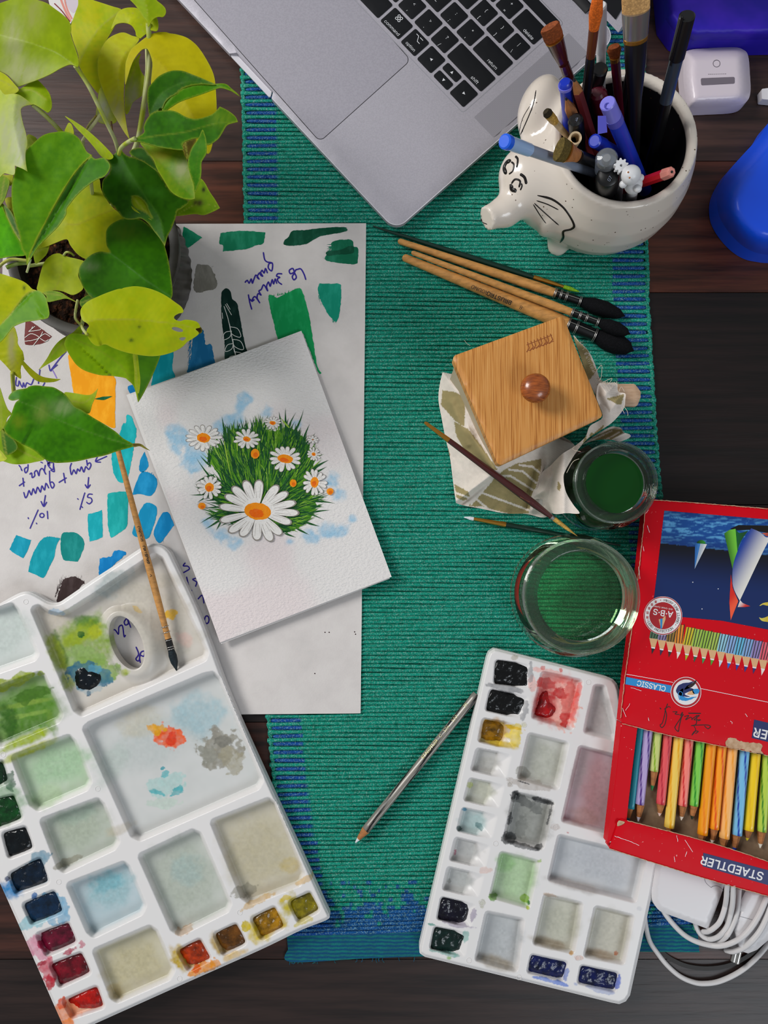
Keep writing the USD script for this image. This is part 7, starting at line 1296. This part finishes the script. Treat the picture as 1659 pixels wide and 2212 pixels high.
def grad(name, pts, a, b, ca, cb, lift, cc=None):
    g = Polygon(S_(pts)).buffer(0); a, b = np.array(S_([a])[0]), np.array(S_([b])[0]); d = b - a; dd = d @ d
    def cf(u, v):
        t = np.clip(((u - a[0]) * d[0] + (v - a[1]) * d[1]) / dd, 0, 1)[:, None]; t = t * t * (3 - 2 * t)
        return lin(ca) * (1 - t) + lin(cb) * t
    part(cov, name, slab(g, BZ + .0001 + lift, 3, .00004, col=cf), 'art', True)
grad('printed_sail', [(968, 490), (1030, 500), (965, 740)], (965, 500), (1010, 505), '#1c4f94', '#3a7ac0', .00006); grad('printed_sail', [(1020, 500), (1082, 506), (965, 740)], (1010, 600), (1050, 610), '#a8b4c4', '#e0ddd8', .00008); grad('printed_boat', crom([(985, 495), (1000, 475), (1030, 466), (1060, 480), (1068, 500), (1030, 500)], True, 3), (985, 490), (1068, 490), '#0d3a1c', '#2c8a2c', .00009)
grad('printed_boat', [(1300, 360), (1380, 325), (1659, 330), (1700, 340), (1700, 420), (1659, 400), (1480, 370), (1360, 375)], (1300, 340), (1659, 340), '#0a0a10', '#14100f', .00006); grad('printed_boat', [(1600, 400), (1700, 395), (1700, 440), (1640, 428)], (1600, 400), (1700, 440), '#c05a4a', '#8a2018', .00012)
grad('printed_sail', [(1245, 405), (1290, 372), (1352, 360), (1372, 575), (1325, 745), (1300, 640)], (1250, 500), (1365, 480), '#2f6a1c', '#6fbf3a', .00008); grad('printed_sail', crom([(1352, 362), (1352, 362), (1390, 400), (1470, 378), (1470, 378), (1400, 480), (1370, 570), (1370, 570)], True, 3), (1352, 400), (1450, 400), '#0d5a2c', '#1c4a24', .0001)
grad('printed_sail', crom([(1500, 355), (1500, 355), (1580, 390), (1640, 440), (1690, 430), (1690, 430), (1600, 600), (1392, 1040), (1392, 1040), (1340, 940), (1322, 850), (1330, 700), (1380, 550), (1440, 440)], True, 4), (1330, 640), (1560, 760), '#0f3a94', '#e3dfd6', .00012)
grad('printed_sail', [(1308, 790), (1325, 920), (1378, 1045), (1306, 1226), (1294, 1060)], (1300, 1000), (1370, 1060), '#d4281c', '#ee5a3a', .0001); grad('printed_flag', [(1395, 1035), (1420, 1062), (1492, 1092), (1440, 1100), (1372, 1100)], (1390, 1050), (1440, 1100), '#dcd8d6', '#cc2a24', .00014)
grad('printed_moon', crom([(1580, 1085), (1620, 1060), (1700, 1050), (1700, 1050), (1660, 1085), (1640, 1085), (1610, 1078), (1588, 1088)], True, 4), (1580, 1080), (1680, 1060), '#d8c454', '#c9b03a', .0001); grad('printed_moon', crom([(1575, 1198), (1600, 1205), (1640, 1195), (1700, 1170), (1700, 1240), (1650, 1240), (1600, 1230)], True, 4), (1580, 1200), (1680, 1220), '#d8cc5a', '#c9a82a', .0001)
part(cov, 'printed_star', flat(MultiPolygon([Point(q).buffer(1.1) for q in S_([(948, 865), (1188, 928), (1035, 1118), (1410, 505)])]), BZ + .00012, .00006), 'print_white', kind='stuff')
# the row of printed pencils
pc_ = ['#4a6a4c', '#8a78a4', '#8a6a24', '#e0861c', '#c9b81c', '#9cbc48', '#93b83c', '#a3bc4c', '#8fc4d8', '#86a8d8', '#62b4d8', '#7fa4d4', '#8f7cb4', '#e0566a', '#d83a54', '#c9303f', '#b02838', '#9a2038']
tips = ['#14141c', '#2c1c44', '#3a1810', '#e8d8c8', '#a8b01c', '#1c5a3a', '#2f9a4c', '#4c9a1c', '#c4d0dc', '#1c5ac0', '#1c2c94', '#1c2c84', '#2c1c64', '#e8d8d0', '#c02840', '#b02030', '#a01c2c', '#801828']
for k in range(18):
    x0, y0 = 540 + 79.6 * k, 1330 - 13 * 0 + 14.2 * k * 0
    xl, xr = 536 + 79.8 * k, 536 + 79.8 * (k + 1); s = 15.6 * k
    top = 1225 + s if k > 3 else (1330 if k < 2 else 1300 - (k - 2) * 60) + s * .4
    base_l, base_r = 1392 + s, 1404 + s
    col_ = 'print_' + pc_[k][1:]
    for c in (pc_[k], tips[k]):
        if 'print_' + c[1:] not in MATS: M('print_' + c[1:], c, .5)
    dk = '#%02x%02x%02x' % tuple(int(x * .35) for x in bytes.fromhex(pc_[k][1:]))
    if 'print_' + dk[1:] not in MATS: M('print_' + dk[1:], dk, .5)
    if 'print_wood' not in MATS: M('print_wood', '#d8a878', .5)
    sh = 34 if k > 3 else 12
    part(cov, 'printed_pencil', flat(S_([(xl + sh, top), (xr + sh, top + 14), (xr, base_r), (xl, base_l)]), BZ + .00008, .00005), col_)
    part(cov, 'printed_stripe', flat(MultiPolygon([Polygon(S_([(xl + sh + o, top + 4), (xl + sh + o + 9, top + 5), (xl + o * .8 + 11, base_l + 4), (xl + o * .8 + 2, base_l + 3)])) for o in (14, 46, 76)]), BZ + .00014, .00004), 'print_' + dk[1:])
    part(cov, 'printed_point', flat(S_([(xl, base_l), (xr, base_r), (xl + 54, 1488 + s), (xl + 20, 1482 + s)]), BZ + .00011, .00005), 'print_wood')
    part(cov, 'printed_point', flat(S_([(xl + 17, 1476 + s), (xl + 57, 1483 + s), (xl + 52, 1496 + s), (xl + 21, 1490 + s)]), BZ + .00013, .00005), 'print_white')
    part(cov, 'printed_tip', flat(S_([(xl + 21, 1489 + s), (xl + 52, 1495 + s), (xl + 24, 1545 + s)]), BZ + .00015, .00005), 'print_' + tips[k][1:])
# badge
bc_ = S_([(666, 1182)])[0]
def disc(r, lift, m, nm): part(cov, nm, flat(Point(bc_).buffer(r / 4.377, quad_segs=20), BZ + lift, .00004), m)
disc(183, .00022, 'print_white', 'badge'); disc(180, .00025, 'print_red', 'badge_ring'); disc(172, .00028, 'print_white', 'badge_ring'); disc(128, .00031, 'print_red', 'badge_centre')
exB, eyB = np.array([-.985, -.17]), np.array([-.17, .985])
part(cov, 'badge_lettering', text_mesh3('A·B·S', S_([(672, 1132)])[0], exB, eyB, 12.5, BZ + .00034, .00005, bold=True, center=True), 'print_white')
part(cov, 'badge_lettering', text_mesh3('Anti-break System', S_([(665, 1100)])[0], exB, eyB, 3.6, BZ + .00034, .00005, center=True), 'print_white')
def ringtext(t, c, r, a0, h, step):
    ms = []
    for i, chh in enumerate(t):
        if chh == ' ': continue
        a = a0 - i * step; d = np.array([math.cos(a), math.sin(a)]); ex_ = np.array([d[1], -d[0]]); ms.append(text_mesh3(chh, np.array(c) + d * r, ex_, -d if 0 else (-d), h, BZ + .00034, .00004, center=True))
    return join(*ms)
def ringtext2(t, c, r, a0, h, step):
    ms = []
    for i, chh in enumerate(t):
        if chh == ' ': continue
        a = a0 + i * step; d = np.array([math.cos(a), math.sin(a)]); ex_ = np.array([-d[1], d[0]]); ms.append(text_mesh3(chh, np.array(c) + d * r, ex_, d, h, BZ + .00034, .00004, center=True))
    return join(*ms)
part(cov, 'badge_lettering', ringtext2('GRAFIT ANTI-PATAH', bc_, 30.4, -1.45 + 1.75 - 1.75, 5.2, .118) if 0 else ringtext(  'GRAFIT ANTI-PATAH', bc_, 36.2, .45, 5.4, .118), 'print_ink')
part(cov, 'badge_lettering', ringtext('LEAD PROTECTION', bc_, 36.2, 2.72, 5.4, .125), 'print_ink')
part(cov, 'badge_marks', flat(MultiPolygon([Polygon(sbox(-2.6, -2.6, 2.6, 2.6).exterior.coords[:]) for _ in ()]) if 0 else unary_union([unary_union([stroke([(bc_[0] + 34 * math.cos(a) + dx, bc_[1] + 34 * math.sin(a) + dy), (bc_[0] + 34 * math.cos(a) + dx + ex1, bc_[1] + 34 * math.sin(a) + dy + ey1)], .9) for dx, dy, ex1, ey1 in ((-2.4, -2, 4.6, .4), (-2.4, 0, 4.6, .4), (-2, 2, 4.4, .4), (-1, -2.4, 0, 5), (1.4, -2.4, -.4, 5))]) for a in (-2.05, -2.35, -2.65, -2.95, 3.04)] + [Point(bc_[0] + 34 * math.cos(a), bc_[1] + 34 * math.sin(a)).buffer(1) for a in (-1.73, .62, 2.86)]), BZ + .00034, .00004), 'print_red')
part(cov, 'badge_pencil', flat(S_([(655, 1215), (690, 1180), (690, 1215), (660, 1300), (645, 1300), (625, 1215)]), BZ + .00034, .00004), 'print_wood'); part(cov, 'badge_pencil', flat(S_([(640, 1210), (662, 1210), (656, 1305), (642, 1305)]), BZ + .00038, .00004), 'print_sky')
# lower lettering
part(cov, 'printed_line', flat(unary_union([stroke(S_([(322, 1735), (760, 1812)]), 1.2), stroke(S_([(1020, 1870), (1659, 2000), (2400, 2150)]), 1.2)]), BZ + .00008, .00005), 'print_white')
part(cov, 'printed_band', flat(S_([(318, 1760), (745, 1842), (735, 1912), (310, 1830)]), BZ + .00008, .00005), 'print_sky')
exC, eyC = np.array([-.965, -.262]), np.array([-.262, .965])
part(cov, 'lettering', text_mesh3('CLASSIC', S_([(700, 1852)])[0], np.array([-.975, -.21]), np.array([-.21, .975]), 11.5, BZ + .00016, .00005, bold=True, squeeze=.92), 'print_white')
mc = S_([(883, 1905)])[0]
for r, m, lf in ((145, 'print_white', .00018), (139, 'print_red', .00021), (120, 'print_white', .00024)): part(cov, 'round_emblem', flat(Point(mc).buffer(r / 4.377, quad_segs=20), BZ + lf, .00004), m)
for pts, m in (([(790, 1880), (830, 1830), (900, 1815), (960, 1805), (900, 1850), (960, 1880), (870, 1920), (920, 1950), (840, 1940), (800, 1920)], 'print_navy'), ([(820, 1900), (860, 1870), (850, 1930), (900, 1960), (985, 1945), (900, 1985), (830, 1975)], 'print_sky'), ([(865, 1880), (900, 1840), (950, 1815), (985, 1790), (960, 1840), (905, 1870)], 'print_ink'), ([(895, 1925), (940, 1885), (965, 1925), (930, 1930)], 'print_wood'), ([(940, 1885), (1000, 1870), (1010, 1905), (965, 1925)], 'print_sky')):
    part(cov, 'emblem_drawing', flat(rough_edge(S_(pts), 1.0, 7, 3), BZ + .00028, .00004), m)
part(cov, 'emblem_drawing', flat(stroke(S_([(822, 1975), (810, 1920), (830, 1898), (850, 1915), (845, 1940), (822, 1975)]), 1.4), BZ + .00033, .00004), 'print_sky')
U_ = lambda pts: [(1280 + x / 4.377, 1500 + y / 4.377) for x, y in pts]
scr = [([(710, 90), (690, 140), (680, 200), (660, 270), (640, 290), (655, 315), (685, 280), (700, 200), (690, 150)], 1.6), ([(640, 130), (645, 138)], 2.2), ([(680, 140), (720, 115), (735, 125)], 1.6), ([(760, 165), (800, 165), (780, 185), (820, 190)], 1.5), ([(830, 200), (850, 170), (835, 220), (790, 290), (780, 320), (810, 350), (820, 300), (840, 220), (860, 190)], 1.7), ([(870, 210), (910, 200), (880, 240), (930, 215), (940, 240)], 1.5), ([(910, 178), (1020, 180)], 2.2), ([(940, 235), (980, 205), (1010, 200), (960, 240), (1020, 240), (1000, 250)], 1.6), ([(985, 200), (980, 280), (935, 295), (1000, 290), (1090, 290), (1115, 305), (1090, 325), (1060, 300)], 1.7), ([(960, 300), (975, 340), (940, 385), (965, 350), (1000, 350), (975, 370)], 1.5)]
part(cov, 'handwritten_name', flat(unary_union([stroke(U_(q), w) for q, w in scr]), BZ + .00008, .00005), 'print_ink', label='scribbled dark handwriting on the red cover')
part(eflap, 'brand_panel', flat(U_([(1048, 1498), (1659, 1662), (1720, 1680), (1700, 1815), (1659, 1803), (1040, 1625)]), BZ + .0005, .00005), 'print_navy')
part(eflap, 'lettering', text_mesh3('STAEDTLER', U_([(1628, 1690)])[0], exC, eyC, 17.5, BZ + .00058, .00005, bold=True, squeeze=1.02), 'print_white')
part(eflap, 'trademark', flat(unary_union([Point(U_([(1083, 1598)])[0]).buffer(2.2).difference(Point(U_([(1083, 1598)])[0]).buffer(1.5))]), BZ + .00058, .00005), 'print_white')
part(cov, 'brand_panel', flat(U_([(1528, 238), (1659, 268), (1900, 325), (1880, 500), (1659, 450), (1505, 412)]), BZ + .00008, .00005), 'print_navy')
part(cov, 'lettering', text_mesh3('STAEDTLER', U_([(2170, 460)])[0], np.array([-.975, -.22]), np.array([-.22, .975]), 19, BZ + .00016, .00005, bold=True), 'print_white')
part(cov, 'trademark', flat(unary_union([Point(U_([(1560, 370)])[0]).buffer(3.4).difference(Point(U_([(1560, 370)])[0]).buffer(2.5)), Point(U_([(1560, 370)])[0]).buffer(1.2)]), BZ + .00016, .00005), 'print_white')
# the pencils inside
M('pencil_paint', '#e0a020', .35, spec=.5, attr=True, coat=.2)
PEN = [((445, 320), (360, 1075), (335, 1200), '#1593a4', '#0d7f96', 'teal', None, 76), ((525, 335), (445, 1035), (432, 1200), '#b09ccc', '#43187a', 'lilac and purple', '#dcd6e4', 92), ((615, 350), (580, 722), (562, 908), '#c4cc78', '#7fa614', 'short lime', '#1f7a3a', 86), ((712, 380), (645, 1033), (632, 1150), '#de5258', '#b01830', 'coral red', '#e8c8bc', 88), ((815, 395), (725, 1255), (720, 1312), '#eac658', '#e6a408', 'pale yellow', '#6a3a1c', 96), ((912, 420), (850, 1048), (838, 1190), '#ee8074', '#c4121c', 'salmon pink', '#e8dccc', 90), ((1017, 450), (957, 1048), (940, 1182), '#7ac84a', '#1c861c', 'bright green', '#1c2c1c', 88), ((1122, 470), (1040, 1322), (1025, 1410), '#f29a10', '#e87c08', 'plain orange', None, 98), ((1222, 490), (1148, 1268), (1130, 1412), '#f39a18', '#e04c0c', 'red striped orange', '#e6dccf', 94), ((1322, 520), (1246, 1355), (1232, 1470), '#f2b46a', '#f09a28', 'peach', None, 98), ((1437, 545), (1365, 1325), (1340, 1490), '#72b6de', '#1236a0', 'sky blue', None, 96), ((1543, 560), (1475, 1282), (1460, 1380), '#eec60c', '#e2b400', 'plain yellow', '#d8c42c', 94), ((1650, 590), (1600, 1292), (1584, 1452), '#b2cc48', '#357f14', 'green striped lime', '#e2dccb', 90)]
for k, (tp, en, ti, c, s, nm, ld, w) in enumerate(PEN):
    tp, en, ti = (np.array(U_([q])[0]) for q in (tp, en, ti)); up = tp + (tp - en) / np.linalg.norm(tp - en) * 150
    r = w / 4.377 / 2 * (CAMH - .024) / FPX; z = bx_fl + .001 + r + .0002
    A1, E1, B1 = P(*up, z), P(*en, z), P(*ti, z - r * .35); L = np.linalg.norm(B1 - A1); te = np.linalg.norm(E1 - A1) / L
    t = thing('coloured_pencil', nm + ' coloured pencil lying in the red pencil box', 'coloured pencil', (A1 + B1) / 2, 'coloured pencils in the red box')
    part(t, 'barrel', striped(A1, E1, 0, 1, r, c, s, 4, .55, .24), 'pencil_paint', 40)
    part(t, 'sharpened_wood', rod(A1, B1, [(te - .002, r * .93), (te + (1 - te) * .75, r * .42)], 6), 'wood_tip', 30)
    lm = 'lead_' + (ld or s)[1:]
    if lm not in MATS: M(lm, ld or s, .5)
    part(t, 'lead', rod(A1, B1, [(te + (1 - te) * .74, r * .43), (1, r * .1)], 10), lm, 30)

# ------------------------------------------------------------------ charger, cables
M('white_plastic', '#d3d0d2', .35, spec=.45); M('cable_white', '#cbc8c8', .45, spec=.4); M('cable_black', '#171310', .6); M('grey_line', '#7d7a80', .6); M('prong', '#b4b2ae', .25, metal=.95)
X_ = lambda pts: [(1360 + x / 5.548, 1820 + y / 5.548) for x, y in pts]
ch = thing('charger', 'white laptop charger block half under the red pencil box', 'charger', P(1500, 1900, .0037))
cpoly = rnd(X_([(262, 600), (300, 150), (360, -150), (1250, 80), (1160, 560), (930, 1035), (800, 1000), (440, 852), (310, 780)]), 8); cpoly = rnd(X_([(255, 640), (375, -100), (1290, 120), (935, 1045), (420, 870)]), 9)
cpoly = Polygon(crom(X_([(262, 560), (262, 560), (330, 120), (360, -80), (360, -80), (1240, 130), (1240, 130), (1100, 620), (942, 1038), (942, 1038), (760, 970), (430, 850), (345, 805), (280, 710), (262, 620)]), True, 5)).buffer(0)
part(ch, 'body', slab(cpoly, lambda u, v: .0172 - .0022 * (1 - sstep(0, 7, shapely.distance(cpoly.exterior, shapely.points(u, v)))), 7, 0, zbot=.0044), 'white_plastic', 40)
logo = stroke(X_([(902, 380), (900, 440), (922, 490), (978, 540), (978, 540), (1000, 525), (1050, 520), (1098, 548), (1122, 582)]), .9)
part(ch, 'emblem', flat(logo, .0173, .00004), 'grey_line', label='thin grey fruit outline emblem on the charger')
def cable(th_, pts, zs_, r, m='cable_white', nm='cable'):
    c = crom(X_(pts), False, 8); z = np.interp(np.linspace(0, 1, len(c)), np.linspace(0, 1, len(zs_)), zs_); part(th_, nm, tube(P(c[:, 0], c[:, 1], z), r, 12), m, True)
R1 = .0019
wc = thing('charger_cable', 'thin white cable in a wide loop on the dark wood below the charger', 'cable', P(1500, 2120, .002))
cable(wc, [(175, 700), (178, 850), (195, 1000), (240, 1180), (330, 1320), (450, 1470), (600, 1600), (760, 1672), (900, 1690), (1080, 1662), (1300, 1560), (1480, 1420), (1640, 1240), (1800, 1000)], [.0024, .0064, .0064, .0024, .0024, .0024, .0024, .0024, .0024, .0024, .0024, .0024, .0024], R1)
wc2 = thing('charger_cable', 'bundle of white coiled cable beside the charger plug', 'cable', P(1560, 2000, .006))
cable(wc2, [(400, 800), (430, 860), (520, 975), (640, 1095), (760, 1170), (900, 1218), (1060, 1240), (1200, 1212), (1350, 1130), (1470, 1000), (1570, 830), (1650, 640)], [.0066, .007, .008, .012, .021, .0225, .0225], R1 * 1.05)
cable(wc2, [(780, 940), (800, 1010), (840, 1085), (900, 1140), (980, 1158), (1080, 1115), (1160, 1015), (1205, 880), (1235, 720), (1240, 500)], [.0064, .0068, .010, .018, .0192, .032], R1)
cable(wc2, [(880, 1070), (940, 1065), (1010, 1025), (1080, 950), (1130, 820), (1158, 680), (1170, 480)], [.010, .016, .0192, .0192, .032], R1)
cable(wc2, [(940, 1165), (1010, 1188), (1090, 1178), (1170, 1110), (1235, 990), (1290, 820), (1315, 540)], [.0066, .010, .020, .019, .0192], R1)
cable(wc2, [(1150, 1288), (1250, 1302), (1400, 1235), (1540, 1090), (1640, 900), (1720, 660)], [.009, .016, .0225, .0225, .0225], R1 * 1.1)
bk = thing('black_cable', 'flat black cable curving inside the white cable loop', 'cable', P(1520, 2090, .002))
c = crom(X_([(360, 1270), (400, 1325), (500, 1400), (650, 1470), (800, 1503), (960, 1510), (1130, 1490), (1280, 1440), (1450, 1340), (1580, 1225), (1659, 1080), (1720, 900)]), False, 8)
part(bk, 'strip', flat(LineString(c).buffer(4.6, cap_style='flat'), .0006, .0012), 'cable_black')
pl = thing('plug_adapter', 'white mains plug with two metal prongs under the coiled cable', 'plug', P(1640, 2000, .004))
pp_ = rnd(X_([(1255, 1060), (1330, 700), (1400, 560), (1900, 600), (1800, 1050), (1530, 1285), (1420, 1330), (1330, 1300)]), 5)
part(pl, 'body', slab(pp_, lambda u, v: .0200 - .002 * (1 - sstep(0, 5, shapely.distance(pp_.exterior, shapely.points(u, v)))), 8, 0, zbot=.0006), 'white_plastic', 40)
part(pl, 'seam', flat(stroke(X_([(1300, 880), (1450, 920), (1640, 980)]), .8), .0201, .00004), 'grey_line')
for q in ([(1262, 1290), (1235, 1430)], [(1310, 1300), (1280, 1450)]):
    a_, b_ = (P(*X_([w])[0], .0085) for w in q); part(pl, 'prong', rod(a_, b_, [(0, .0022), (.93, .0022), (1, .0012)], 14), 'prong', 30)

# ------------------------------------------------------------------ the things at the right and top edges
M('case_white', '#cfc3cc', .3, spec=.5); M('case_slot', '#6f6670', .5); M('blue_plastic', '#1250e4', .3, spec=.5); M('violet_plastic', '#2214a0', .5, spec=.35, var=(9, '#4a22c8', .4, .62))
ec = thing('earbud_case', 'rounded white earbud case on dark wood behind the pen cup', 'earbud case', P(1550, 165, 0))
cp_ = Polygon(crom([(1478, 120), (1490, 108), (1530, 104), (1585, 102), (1605, 107), (1616, 120), (1620, 160), (1621, 200), (1612, 220), (1590, 229), (1540, 232), (1495, 233), (1484, 224), (1476, 170)], True, 5)).buffer(0)
part(ec, 'body', slab(cp_, lambda u, v: .0215 - .0105 * (1 - np.clip(shapely.distance(cp_.exterior, shapely.points(u, v)) / 30, 0, 1)) ** 2.2, 5, 0, zbot=.0006), 'case_white', True)
zc = .0216
part(ec, 'slot', flat(rnd([(1514, 169), (1587, 166), (1587, 180), (1515, 184)], 3), .0206, .0012), 'case_slot'); part(ec, 'button_ring', flat(Point(1548, 137).buffer(8).difference(Point(1548, 137).buffer(7)), zc - .0002, .0003), 'case_slot')
part(ec, 'small_print', flat(unary_union([stroke([(1530 + 4 * i, 160.5 - .1 * i), (1532.5 + 4 * i, 160.5 - .1 * i)], .8, smooth=False) for i in range(10)]), zc - .0004, .0003), 'case_slot')
bb = thing('violet_case', 'glossy violet blue rounded case at the top right corner', 'case', P(1560, 30, 0))
bp = rnd([(1426, -60), (1436, 40), (1462, 76), (1500, 88), (1740, 84), (1760, -120), (1426, -120)], 14)
part(bb, 'shell', slab(bp, lambda u, v: .032 - .012 * (1 - np.clip(shapely.distance(bp.exterior, shapely.points(u, v)) / 26, 0, 1)) ** 2, 9, 0, zbot=.0006), 'violet_plastic', True)
bl = thing('blue_bowl', 'smooth bright blue plastic bowl cut off by the right edge', 'bowl', P(1640, 420, 0))
bwp = Polygon(crom([(1664, 262), (1640, 296), (1605, 334), (1572, 372), (1553, 408), (1549, 440), (1556, 472), (1580, 508), (1612, 536), (1648, 549), (1700, 548), (1780, 500), (1800, 400), (1770, 300), (1700, 255)], True, 6)).buffer(0)
part(bl, 'shell', slab(bwp, lambda u, v: .046 - .030 * (1 - np.clip(shapely.distance(bwp.exterior, shapely.points(u, v)) / 60, 0, 1)) ** 2.4, 7, 0, zbot=.0006), 'blue_plastic', True)
wk = thing('white_clip', 'tiny white plastic piece at the right edge below the earbud case', 'clip', P(1655, 203, 0))
part(wk, 'piece', slab(rnd([(1645, 192), (1690, 186), (1690, 218), (1646, 214)], 3), .008, 8, .0075), 'white_plastic')
pk = thing('painted_card', 'small white card painted with pink petals under the pothos leaves', 'card', P(140, 10, 0))
part(pk, 'paper', flat([(95, -40), (190, -45), (176, 10), (152, 52), (132, 32), (107, 10)], .0004, .0006), 'card_white')
for i, q in enumerate([[(124, -30), (132, 0), (142, 25), (152, 45)], [(140, -30), (140, 0), (146, 22), (155, 40)], [(118, 8), (134, 24), (150, 46)]]):
    part(pk, 'painted_petal', flat(stroke(q, 4.5 - i), .00102, .00004), pmat_card(i) if 0 else ('pen_pink' if i < 2 else 'pencil_red'))
part(pk, 'painted_petal', flat(crom([(142, 5), (150, -25), (168, -30), (172, 5), (158, 28)], True, 4), .00102, .00004), 'case_white')
# hair thin fuzz on the mat and a fallen thread
M('thread', '#c9c4b4', .8)
